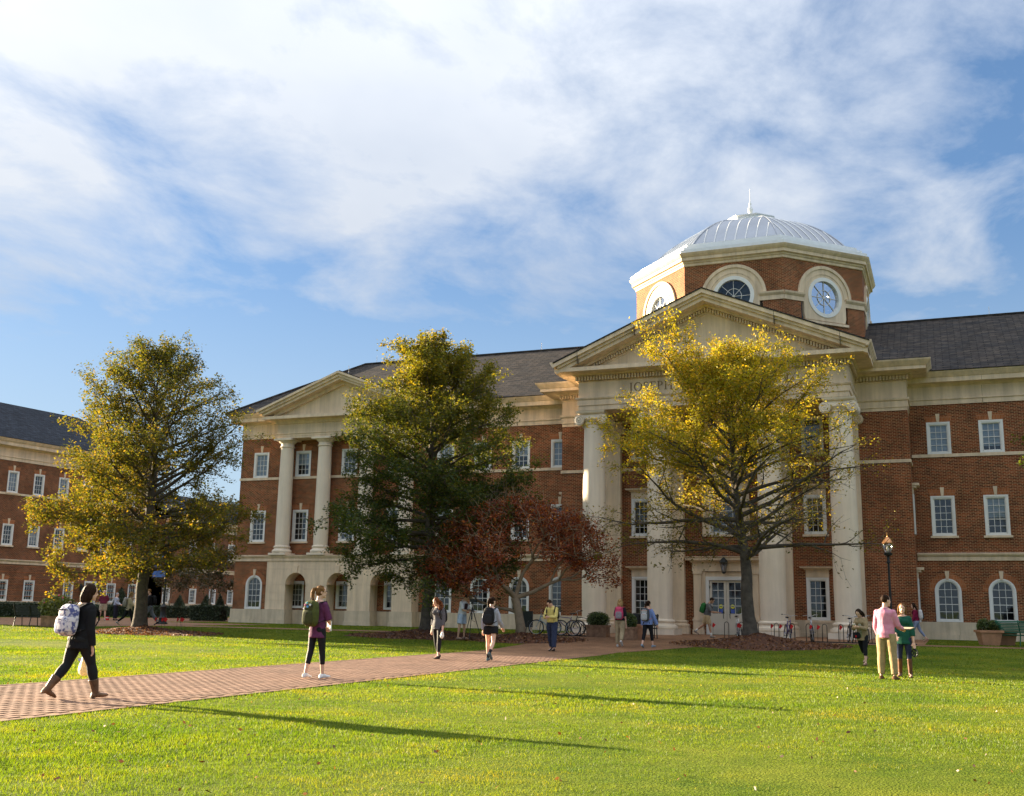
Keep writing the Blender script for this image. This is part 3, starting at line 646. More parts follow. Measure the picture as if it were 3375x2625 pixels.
# ---- left pavilion: arched podium, four columns, pediment
def pavilion():
    F = 55.74; xa, xb = -38.6, -28.64; cs = [-36.5, -33.6, -30.66]; r = .715; sp = 2.62
    edges = [xa] + [c + s * r for c in cs for s in (-1, 1)] + [xb]; piers = [(edges[i], edges[i + 1]) for i in range(0, 8, 2)]
    pod = thing_part('podium')
    mb = MB()
    for a, b in piers: mb.box(a + .03, b - .03, F + .03, WY, 1.12, sp)
    wall_faces(mb, xa, xb, sp, 3.545, [(c - r, c + r, sp, sp + r, r) for c in cs], F, .9); mb.quad((xb, F, sp), (xb, WY, sp), (xb, WY, 4.05), (xb, F, 4.05)); mb.quad((xa, WY, sp), (xa, F, sp), (xa, F, 4.05), (xa, WY, 4.05))
    H(mb, 'podium_core', 'stone', pod)
    for a, b in piers:
        for z0, z1 in ((1.15, 1.685), (1.695, 2.15), (2.16, 2.612)):
            mb = MB(); mb.box(a, b, F, WY - .002, z0, z1); H(mb, 'stone_block', 'stone', pod)
        mb = MB(); mb.box(a - .09, b + .09, F - .07, WY - .003, .53, 1.142); H(mb, 'pier_base', 'stone2', pod); mb = MB(); mb.box(a - .14, b + .14, F - .12, WY - .001, .2, .526); H(mb, 'pier_base', 'stone2', pod)
    for x0 in (0,):
        for i in range(3):
            mb = MB(); a = piers[i][1] + .09; b = piers[i + 1][0] - .09; mb.box(a, b, WY - .12, WY + .05, .2, 1.13); H(mb, 'plinth_stone', 'stone2', pod)
    mb = MB(); mb.box(xa, xb, F + .006, WY, 3.553, 4.03); H(mb, 'stone_course', 'stone', pod)
    mb = MB(); mb.box(xa + .02, xb - .02, F + .03, WY, 3.50, 3.60); H(mb, 'joint', 'joint', pod)
    ring, key = ring_arch_mesh(r, 1.03, .42, .12, 'stone', .012)
    for c in cs: link('arch_ring', ring, pod, hl(c, F, sp)); link('keystone', key, pod, hl(c, F, sp))
    # belt and cornice of the podium, in separate stones
    mb = MB(); mb.sweep([(xa, WY), (xa, F), (xb, F), (xb, WY)], [(0, 4.035), (.05, 4.04), (.05, 4.19), (.07, 4.20), (.13, 4.31), (.15, 4.37), (0, 4.39)]); H(mb, 'belt_course', 'stone', pod)
    mb = MB(); mb.quad((xa, F, 4.385), (xb, F, 4.385), (xb, WY, 4.385), (xa, WY, 4.385)); H(mb, 'ledge', 'stone', pod)
    for x in (-37.82, -35.1, -32.14, -29.42):
        col = MB(); col.lathe([(.43, 4.95), (.445, 5.6), (.44, 7.2), (.425, 9.0), (.40, 11.02)], (x, 56.07, 0), 32); co = H(col, 'column', 'column', None, 40)
        b = MB(); b.box(x - .60, x + .60, 55.47 + .04, 56.6, 4.39, 4.52); b.lathe([(.56, 4.52), (.60, 4.58), (.60, 4.66), (.55, 4.72), (.49, 4.74), (.47, 4.80), (.50, 4.84), (.52, 4.89), (.50, 4.94), (.44, 4.97)], (x, 56.07, 0), 32); H(b, 'column_base', 'column', co, 40)
        c = MB(); c.lathe([(.395, 11.0), (.46, 11.03), (.46, 11.08), (.41, 11.10), (.40, 11.26), (.45, 11.30), (.56, 11.40), (.58, 11.44)], (x, 56.07, 0), 32); c.box(x - .64, x + .64, 55.45, 56.6, 11.44, 11.553); H(c, 'capital', 'column', co, 40)
    ent = [(0, 11.555), (0, 11.68), (.025, 11.685), (.025, 11.80), (.07, 11.82), (.07, 11.86), (0, 11.88), (0, 12.43), (.08, 12.47), (.12, 12.56), (.24, 12.66), (.70, 12.68), (.70, 12.87), (0, 12.93)]
    mb = MB(); mb.sweep([(-38.32, WY), (-38.32, 55.6), (-28.92, 55.6), (-28.92, WY)], ent); H(mb, 'pediment_entablature', 'stone')
    mb = MB(); mb.quad((-38.32, 55.6, 11.56), (-38.32, WY, 11.56), (-28.92, WY, 11.56), (-28.92, 55.6, 11.56)); H(mb, 'soffit', 'stone')
    xc = -33.62; ped = MB(); ped.add([(-38.4, 55.6, 12.9), (-28.84, 55.6, 12.9), (xc, 55.6, 14.9)], [(0, 1, 2)]); p = H(ped, 'tympanum', 'stone')
    for s in (-1, 1):
        mb = MB()
        for (dx0, z0, dx1, z1, t0, t1, yf) in ((5.42, 12.88, 0, 14.92, 0, .19, 54.9), (5.62, 12.98, 0, 15.08, 0, .24, 54.78), (5.72, 13.1, 0, 15.26, 0, .14, 54.66), (4.9, 12.86, 0, 14.70, 0, .24, 55.38)):
            q = [(xc + s * dx0, z0 + t0), (xc, z1 + t0), (xc, z1 + t1), (xc + s * dx0, z0 + t1)]
            if s > 0: q = q[::-1]
            mb.prism_xz(q, yf, 56.4)
        H(mb, 'raking_cornice', 'stone', p)
pavilion()
# ---- bay and portico
CX = [-16.41, -13.06, -7.66, -4.31]
def portico():
    bl, br = -19.22, -1.40
    wins = [(-14.77, 1.11, 2.05), (-14.77, F2, 1.95), (-14.77, 9.3, 1.85), (-5.95, 1.11, 2.05), (-5.95, F2, 1.95), (-5.95, 9.3, 1.85)]
    holes = [(x - .5, x + .5, z + .02, z + h - .03, 0) for x, z, h in wins] + [(-11.28, -9.44, .3, 3.08, 0), (-11.2, -9.5, 5.3, 7.75, 0), (-11.0, -9.72, 9.2, 10.9, 0)]
    mb = MB(); wall_faces(mb, bl, br, .2, 11.25, holes, BY, .16); mb.quad((bl, WY, .2), (bl, BY, .2), (bl, BY, 11.25), (bl, WY, 11.25)); mb.quad((br, BY, .2), (br, WY, .2), (br, WY, 11.25), (br, BY, 11.25)); bay = H(mb, 'bay_wall', 'brick')
    for a, b in ((bl - .04, -16.95), (-3.78, br + .04), (-15.9, -13.6), (-7.1, -4.9)):
        mb = MB(); ends = a < bl or b > br
        path = [(a + .04, WY), (a + .04, BY), (b, BY)] if a < bl else ([(a, BY), (b - .04, BY), (b - .04, WY)] if b > br else [(a, BY), (b, BY)])
        mb.sweep(path, [(0, 8.68), (.05, 8.68), (.05, 8.83), (0, 8.84)]); H(mb, 'sill_course', 'stone', bay)
        mb = MB(); mb.sweep(path, [(0, .2), (.12, .2), (.12, .52), (.08, .53), (.08, 1.09), (0, 1.10)]); H(mb, 'plinth_stone', 'stone2', bay)
    for x, z, h in wins:
        w = window_meshes(('bw', h), 1.08, h, 5, 3, False, .14, None if z < 2 else ('blind_dim', .6), sill=1); put_window(hall, *hl(x, BY, z), w)
        if z < 9:
            mb = MB(); mb.box(x - .55, x + .55, BY - .05, BY + .02, z + h + .004, z + h + .34); mb.sweep([(x - .56, BY), (x - .56, BY - .05), (x + .56, BY - .05), (x + .56, BY)], [(0, z + h + .345), (.06, z + h + .37), (.10, z + h + .42), (.24, z + h + .45), (.26, z + h + .52), (0, z + h + .53)]); H(mb, 'window_hood', 'stone', bay)
    for sx, x in ((-1, bl), (1, br)):        # windows on the two short side walls of the bay
        for z, h in ((1.11, 2.05), (F2, 1.95)):
            mb = MB(); yc = 55.7; a, b = (x + sx * .005, x + sx * .07) if sx > 0 else (x + sx * .07, x + sx * .005)
            mb.box(a, b, yc - .4, yc - .3, z, z + h); mb.box(a, b, yc + .3, yc + .4, z, z + h); mb.box(a, b, yc - .3, yc + .3, z + h - .1, z + h); mb.box(a, b, yc - .3, yc + .3, z, z + .1); f = H(mb, 'side_window', 'white', bay)
            mb = MB(); mb.box(min(a, x), max(a, x) + .002, yc - .3, yc + .3, z + .1, z + h - .1); H(mb, 'side_pane', 'dark', bay)
            mb = MB(); q = sorted((x, x + sx * .32)); mb.box(q[0], q[1], yc - .5, yc + .5, z + h + .40, z + h + .52); q = sorted((x, x + sx * .2)); mb.box(q[0], q[1], yc - .46, yc + .46, z + h + .30, z + h + .398); q = sorted((x, x + sx * .06)); mb.box(q[0], q[1], yc - .42, yc + .42, z + h + .01, z + h + .298); H(mb, 'window_hood', 'stone', bay)
    # bay entablature with dentils
    prof = [(0, 11.22), (0, 11.40), (.04, 11.41), (.04, 11.72), (.10, 11.76), (.12, 11.84), (.12, 11.87), (0, 11.89), (0, 12.66), (.06, 12.72), (.0, 12.76), (.0, 12.98), (.22, 13.0), (.30, 13.06), (.96, 13.08), (.96, 13.24), (1.0, 13.26), (1.08, 13.36), (1.18, 13.48), (1.20, 13.55), (0, 13.6)]
    mb = MB(); mb.sweep([(bl, 60), (bl, BY), (br, BY), (br, 60)], prof); be = H(mb, 'bay_entablature', 'stone')
    mb = MB(); dentil_row(mb, bl - .16, -16.4, BY - .20, BY + .01, 12.765, 12.975); dentil_row(mb, -4.2, br + .16, BY - .20, BY + .01, 12.765, 12.975)
    H(mb, 'dentils', 'stone', be)['kind'] = 'stuff'
    # portico entablature
    el, er = -17.02, -3.80
    prof = [(0, 11.36), (0, 11.60), (.05, 11.61), (.05, 11.88), (.10, 11.92), (.13, 11.98), (.13, 12.01), (0, 12.03), (0, 12.81), (.06, 12.85), (.0, 12.88), (.0, 13.11), (.22, 13.13), (.30, 13.2), (.98, 13.22), (.98, 13.42), (0, 13.46)]
    mb = MB(); mb.sweep([(el, BY + 2), (el, EY), (er, EY), (er, BY + 2)], prof); pe = H(mb, 'portico_entablature', 'stone')
    for xs, s in ((el, -1), (er, 1)):
        mb = MB(); pth = [(xs, BY + 2), (xs, EY - 1.19)] if s < 0 else [(xs, EY - 1.19), (xs, BY + 2)]
        mb.sweep(pth, [(.9, 13.43), (1.0, 13.43), (1.06, 13.52), (1.14, 13.62), (1.16, 13.70), (.9, 13.72)]); H(mb, 'side_cornice', 'stone', pe)
    mb = MB(); dentil_row(mb, el - .2, er + .2, EY - .20, EY + .01, 12.885, 13.105)
    for i in range(24):
        y = EY + .05 + i * .155
        if y < BY + .2: mb.box(el - .20, el - .07, y, y + .095, 12.9, 13.1); mb.box(er + .07, er + .20, y, y + .095, 12.9, 13.1)
    H(mb, 'dentils', 'stone', pe)['kind'] = 'stuff'
    mb = MB(); mb.box(el + .012, er - .012, EY + .01, EY + 1.15, 11.362, 12.6); mb.box(el + .012, el + 1.15, EY + 1.152, BY, 11.362, 12.6); mb.box(er - 1.15, er - .012, EY + 1.152, BY, 11.362, 12.6); mb.box(el + 1.152, er - 1.152, EY + 1.152, BY, 12.2, 12.598)
    for x in CX[1:3]: mb.box(x - .55, x + .55, EY + 1.154, BY, 11.364, 12.19)
    H(mb, 'portico_ceiling', 'stone', pe)
    # pediment
    mb = MB(); mb.add([(-17.5, EY, 13.44), (-3.22, EY, 13.44), (X0, EY, 16.05)], [(0, 1, 2)]); ty = H(mb, 'tympanum', 'stone')
    half = X0 + 17.93
    for s in (-1, 1):
        mb = MB(); k = .424
        for t_top, th, yf, hx in ((0, .20, EY - 1.20, half), (.12, .22, EY - 1.08, half - .12), (.28, .26, EY - .975, half - .03), (.54, .13, EY - .30, half - .75), (.66, .20, EY - .02, half - 1.0), (.84, .10, EY - .05, half - 1.5)):
            zt = 16.86 - t_top; z0 = max(zt - k * hx, 13.38); q = [(X0 + s * hx, z0 - th), (X0, zt - th), (X0, zt), (X0 + s * hx, z0)]
            if s > 0: q = q[::-1]
            mb.prism_xz(q, yf, EY + .3)
        rc = H(mb, 'raking_cornice', 'stone', ty)
        mb = MB(); n = 44
        for i in range(n):
            d = 5.75 - i * .132; x = X0 + s * d; zc = 16.86 - .66 - k * d
            if zc - .2 < 13.47: continue
            mb.prism_xz([(x - .042, zc - .21 - (k * .04 * s * 1)), (x + .042, zc - .21 + (k * -.04 * s)), (x + .042, zc - .03), (x - .042, zc - .03)], EY - .21, EY + .01)
        H(mb, 'dentils', 'stone', ty)['kind'] = 'stuff'
        for d in (6.35, 3.4):       # open joints in the raking cornice
            mb = MB(); x = X0 + s * d; zt = 16.865 - k * d; mb.prism_xz([(x - .012, zt - .6), (x + .012, zt - .6), (x + .012, zt + .0), (x - .012, zt + .0)], EY - 1.203, EY - .9); H(mb, 'joint', 'joint', ty)
    for x in CX:
        cy = 51.72; mb = MB(); mb.lathe([(.60, 1.02), (.615, 2.5), (.605, 5.), (.575, 7.5), (.535, 9.6), (.515, 10.72)], (x, cy, 0), 40); c = H(mb, 'column', 'column', None, 40)
        mb = MB(); mb.box(x - .86, x + .86, cy - .86, cy + .86, .2, .58); H(mb, 'plinth_block', 'column', c)
        mb = MB(); mb.lathe([(.78, .575), (.84, .61), (.85, .68), (.83, .74), (.76, .77), (.70, .80), (.67, .86), (.71, .91), (.73, .95), (.71, 1.0), (.63, 1.03), (.60, 1.06)], (x, cy, 0), 40); H(mb, 'column_base', 'column', c, 40)
        mb = MB(); mb.lathe([(.515, 10.68), (.57, 10.71), (.57, 10.76), (.53, 10.78), (.60, 10.86), (.68, 10.96), (.66, 11.02)], (x, cy, 0), 40)
        mb.box(x - .62, x + .62, cy - .62, cy + .62, 10.97, 11.19)
        mb.sweep([(x - .66, cy + .66), (x - .66, cy - .66), (x + .66, cy - .66), (x + .66, cy + .66)], [(0, 11.19), (.02, 11.2), (.08, 11.28), (.10, 11.355), (0, 11.36)], True); mb.quad((x - .66, cy - .66, 11.192), (x - .66, cy + .66, 11.192), (x + .66, cy + .66, 11.192), (x + .66, cy - .66, 11.192))
        for s in (-1, 1):
            mb.lathe([(.265, 0), (.27, .08), (.22, .3), (.19, .68), (.22, 1.06), (.27, 1.28), (.265, 1.36)], (x + s * .62, cy - .68, 10.9), 22, Matrix.Rotation(-PI / 2, 3, 'X'))
            pts = [(x + s * .62 + s * .25 * (1 - t * .82) * math.cos(2 * PI * 2.1 * t + PI / 2), cy - .685, 10.9 + .25 * (1 - t * .82) * math.sin(2 * PI * 2.1 * t + PI / 2)) for t in np.linspace(0, 1, 40)]
            mb.tube(pts, .026, 5); mb.ell((x + s * .62, cy - .69, 10.9), (.05, .04, .05), n=8, m=6)
        H(mb, 'capital', 'column', c, 40)
        # pilaster on the wall behind
        py = 54.42; mb = MB(); mb.box(x - .58, x + .58, py, BY + .01, .95, 10.75); p = H(mb, 'pilaster', 'stone')
        mb = MB(); pp = [(x - .60, BY), (x - .60, py - .02), (x + .60, py - .02), (x + .60, BY)]; mb.sweep(pp, [(0, .2), (.22, .2), (.22, .62), (.17, .63), (.20, .68), (.20, .76), (.12, .80), (.07, .86), (.11, .92), (.09, .98), (0, 1.0)]); H(mb, 'pilaster_base', 'stone', p)
        mb = MB(); mb.sweep(pp, [(0, 10.72), (.04, 10.74), (.04, 10.8), (0, 10.82), (.05, 10.9), (.05, 11.0), (0, 11.02), (.02, 11.1), (.12, 11.2), (.14, 11.30), (0, 11.31)])
        for s in (-1, 1):
            mb.lathe([(.25, 0), (.25, .32)], (x + s * .60, py - .10, 10.86), 20, Matrix.Rotation(-PI / 2, 3, 'X'))
            pts = [(x + s * .60 + s * .235 * (1 - t * .82) * math.cos(2 * PI * 2.1 * t + PI / 2), py - .105, 10.86 + .235 * (1 - t * .82) * math.sin(2 * PI * 2.1 * t + PI / 2)) for t in np.linspace(0, 1, 40)]; mb.tube(pts, .024, 5)
        H(mb, 'capital', 'stone', p)
    # entrance: stone surround, double door, lantern is its own thing
    mb = MB(); mb.box(-12.05, -11.44, 54.60, BY + .01, 1.08, 3.42); mb.box(-9.40, -8.70, 54.60, BY + .01, 1.08, 3.42); mb.box(-11.44, -9.40, 54.66, BY + .01, 3.18, 3.42); sr = H(mb, 'door_surround', 'stone')
    for a, b in ((-12.0, -11.62), (-9.16, -8.78)):
        mb = MB(); mb.box(a, b, 54.5, 54.6, 1.12, 3.3); mb.box(a - .04, b + .04, 54.46, 54.6, 3.3, 3.44); mb.box(a - .05, b + .05, 54.46, 54.6, 1.06, 1.14); H(mb, 'door_pilaster', 'stone', sr)
        mb = MB(); mb.box(a - .1, b + .1, 54.44, BY, .3, .55); mb.box(a - .06, b + .06, 54.47, BY, .55, .98); mb.box(a - .09, b + .09, 54.44, BY, .98, 1.06); H(mb, 'pedestal', 'stone', sr)
    mb = MB(); mb.box(-12.1, -8.66, 54.55, BY, 3.44, 3.85); mb.sweep([(-12.1, BY), (-12.1, 54.55), (-8.66, 54.55), (-8.66, BY)], [(0, 3.85), (.06, 3.88), (.12, 3.95), (.28, 3.98), (.30, 4.08), (.36, 4.16), (0, 4.2)]); H(mb, 'door_entablature', 'stone', sr)
    mb = MB(); frame_strip(mb, [(-11.44, .3), (-11.44, 3.18), (-9.40, 3.18), (-9.40, .3)], [(-11.27, .3), (-11.27, 3.0), (-9.56, 3.0), (-9.56, .3)], 54.64, 54.92); H(mb, 'door_frame', 'white', sr)
    for a, b, hx in ((-11.26, -10.42, -10.58), (-10.405, -9.57, -10.25)):
        mb = MB(); ys, ye = 54.76, 54.82; gx0, gx1, gz0, gz1 = a + .12, b - .12, 1.35, 2.88
        mb.box(a, gx0, ys, ye, gz0, 2.98); mb.box(gx1, b, ys, ye, gz0, 2.98); mb.box(gx0, gx1, ys, ye, gz1, 2.98); mb.box(a, b, ys, ye, .32, gz0); mb.box(a + .1, b - .1, ys - .012, ys, .5, 1.2)
        d = H(mb, 'door', 'door')
        mb = MB(); mb.box((gx0 + gx1) / 2 - .012, (gx0 + gx1) / 2 + .012, ys + .01, ye - .01, gz0, gz1)
        for q in (1, 2, 3): z = gz0 + (gz1 - gz0) * q / 4; mb.box(gx0, gx1, ys + .01, ye - .01, z - .012, z + .012)
        H(mb, 'glazing_bars', 'white', d); mb = MB(); mb.quad((gx0, ys + .03, gz0), (gx1, ys + .03, gz0), (gx1, ys + .03, gz1), (gx0, ys + .03, gz1)); H(mb, 'pane', 'glass', d)
        mb = MB(); mb.tube([(hx, ys - .01, 1.12), (hx, ys - .07, 1.14), (hx, ys - .07, 1.42), (hx, ys - .01, 1.44)], .015, 6); H(mb, 'handle', 'black', d)
        for z in (.7, 1.45, 2.6):
            xx = a + .02 if a < -11 else b - .02; mb = MB(); mb.box(xx - .02, xx + .02, ys - .02, ys + .01, z, z + .12); H(mb, 'hinge', 'black', d)
        mx = (a + b) / 2 + (.13 if a < -11 else -.13)
        mb = MB(); mb.lathe([(.10, 0), (.10, .004)], (mx, ys - .006 + .03, 1.70), 20, Matrix.Rotation(PI / 2, 3, 'X')); H(mb, 'notice', 'sticker_yellow', d); mb = MB(); mb.box(mx - .09, mx + .09, ys + .018, ys + .024, 1.37, 1.56); H(mb, 'notice', 'sticker_blue', d)
        mb = MB(); mb.box(mx - .07, mx + .07, ys + .018, ys + .0225, 1.685, 1.715); H(mb, 'notice_print', 'sticker_print', d)
    mb = MB(); mb.box(-11.3, -9.4, 55.8, 55.85, .3, 3.1); H(mb, 'room_behind', 'dark', sr)
    # upper centre windows with stone surround
    for (x, z, w, h, r) in ((-10.35, 5.3, 1.72, 2.45, 6), (-10.36, 9.2, 1.3, 1.7, 4)):
        wm = window_meshes(('cw', w), w, h, r, 4, False, .14, None if h > 2 else ('blind', .8), sill=1); put_window(hall, *hl(x, BY, z), wm)
        mb = MB(); frame_strip(mb, [(x - w / 2 - .34, z - .1), (x - w / 2 - .34, z + h + .3), (x + w / 2 + .34, z + h + .3), (x + w / 2 + .34, z - .1)], [(x - w / 2 + .003, z - .1), (x - w / 2 + .003, z + h - .003), (x + w / 2 - .003, z + h - .003), (x + w / 2 - .003, z - .1)], BY - .10, BY + .02); so = H(mb, 'window_surround', 'stone', bay)
        if h > 2:
            mb = MB(); mb.prism_xz([(x - 1.35, z + h + .32), (x + 1.35, z + h + .32), (x, z + h + .95)], BY - .2, BY + .02); mb.box(x - 1.4, x + 1.4, BY - .28, BY, z + h + .22, z + h + .318); H(mb, 'window_pediment', 'stone', so)
M['sticker_yellow'] = plain('yellow_sticker', (.72, .70, .05), .6, var=.02); M['sticker_blue'] = plain('blue_sticker', (.06, .12, .48), .6, var=.05); M['sticker_print'] = plain('dark_print', (.05, .05, .03), .6)
portico()
# ---- incised lettering on the frieze
def lettering():
    H_ = .44; G = {}
    st, th = .062, .026
    def bar(mb, x0, z0, x1, z1, w):
        dx, dz = x1 - x0, z1 - z0; l = math.hypot(dx, dz); nx, nz = -dz / l * w / 2, dx / l * w / 2
        q = [(x0 - nx, z0 - nz), (x1 - nx, z1 - nz), (x1 + nx, z1 + nz), (x0 + nx, z0 + nz)]; mb.prism_xz(q, -.012, .01)
    def arc(mb, cx, cz, rx, rz, a0, a1, w0, w1, n=20):
        P = []
        for i in range(n + 1):
            a = math.radians(a0 + (a1 - a0) * i / n); w = w0 + (w1 - w0) * abs(math.cos(a)); P.append((math.cos(a), math.sin(a), w))
        for i in range(n):
            (c0, s0, wa), (c1, s1, wb) = P[i], P[i + 1]
            q = [(cx + c0 * (rx - wa), cz + s0 * (rz - wa)), (cx + c0 * rx, cz + s0 * rz), (cx + c1 * rx, cz + s1 * rz), (cx + c1 * (rx - wb), cz + s1 * (rz - wb))]
            if a1 < a0: q = q[::-1]
            mb.prism_xz(q, -.012, .01)
    def serif(mb, x, z, w=.15): bar(mb, x - w / 2, z, x + w / 2, z, .022)
    def stem(mb, x, top=True, bot=True):
        bar(mb, x, 0, x, H_, st)
        if top: serif(mb, x, H_ - .011)
        if bot: serif(mb, x, .011)
    def glyph(ch):
        mb = MB(); w = .3
        if ch == 'J': bar(mb, .14, .02, .14, H_, st); serif(mb, .14, H_ - .011); arc(mb, .05, -.0, .12, .11, 0, -120, th, st * .8, 8); w = .24
        elif ch == 'O': arc(mb, .21, H_ / 2, .21, H_ / 2 + .01, 0, 360, th, st, 28); w = .44
        elif ch == 'S': arc(mb, .13, H_ * .74, .12, .12, 30, 270, th, st * .8, 16); arc(mb, .13, H_ * .265, .135, .127, 90, -150, th, st * .8, 16); w = .29
        elif ch == 'E': stem(mb, .06); bar(mb, .06, H_ - .013, .26, H_ - .013, th); bar(mb, .06, .013, .28, .013, th); bar(mb, .06, H_ / 2, .22, H_ / 2, th); bar(mb, .26, H_ - .09, .26, H_, .02); bar(mb, .28, 0, .28, .1, .02); w = .32
        elif ch == 'P': stem(mb, .06); arc(mb, .13, H_ * .74, .14, .117, 90, -90, th, st, 14); bar(mb, .06, H_ - .013, .14, H_ - .013, th); bar(mb, .06, H_ * .49, .14, H_ * .49, th); w = .31
        elif ch == 'H': stem(mb, .06); stem(mb, .34); bar(mb, .06, H_ / 2, .34, H_ / 2, th); w = .42
        elif ch == 'W': bar(mb, .03, H_, .15, 0, st); bar(mb, .15, 0, .27, H_, th); bar(mb, .25, H_, .37, 0, st); bar(mb, .37, 0, .49, H_, th); serif(mb, .03, H_ - .01); serif(mb, .26, H_ - .01); serif(mb, .49, H_ - .01); w = .55
        elif ch == 'L': stem(mb, .06); bar(mb, .06, .013, .26, .013, th); bar(mb, .26, 0, .26, .1, .02); w = .30
        elif ch == 'U': bar(mb, .06, .12, .06, H_, st); bar(mb, .34, .12, .34, H_, th); serif(mb, .06, H_ - .011); serif(mb, .34, H_ - .011); arc(mb, .195, .13, .165, .135, 180, 360, th, st * .9, 14); w = .42
        elif ch == 'T': stem(mb, .16, False); bar(mb, 0, H_ - .013, .32, H_ - .013, th); bar(mb, .01, H_ - .1, .01, H_, .02); bar(mb, .31, H_ - .1, .31, H_, .02); w = .34
        elif ch == 'R': stem(mb, .06); arc(mb, .13, H_ * .74, .13, .117, 90, -90, th, st, 14); bar(mb, .06, H_ - .013, .14, H_ - .013, th); bar(mb, .06, H_ * .49, .14, H_ * .49, th); bar(mb, .15, H_ * .48, .33, 0, st); w = .35
        elif ch == 'I': stem(mb, .07); w = .15
        elif ch == 'A': bar(mb, .02, 0, .18, H_, th); bar(mb, .18, H_, .34, 0, st); bar(mb, .09, .14, .27, .14, th); serif(mb, .02, .011); serif(mb, .35, .011); w = .38
        return mb.mesh('letter', 'letter'), w
    text = 'JOSEPH W LUTER III HALL'; x = 0; pos = []
    for ch in text:
        if ch == ' ': x += .25; continue
        if ch not in G: G[ch] = glyph(ch)
        pos.append((ch, x)); x += G[ch][1] + .05
    x -= .05; sc = 1.0; start = X0 - x / 2
    for ch, p in pos: link('letter', G[ch][0], hall, hl(start + p, EY, 12.21))
M['letter'] = plain('incised_letters', (.20, .135, .065), .8, var=.1)
lettering()
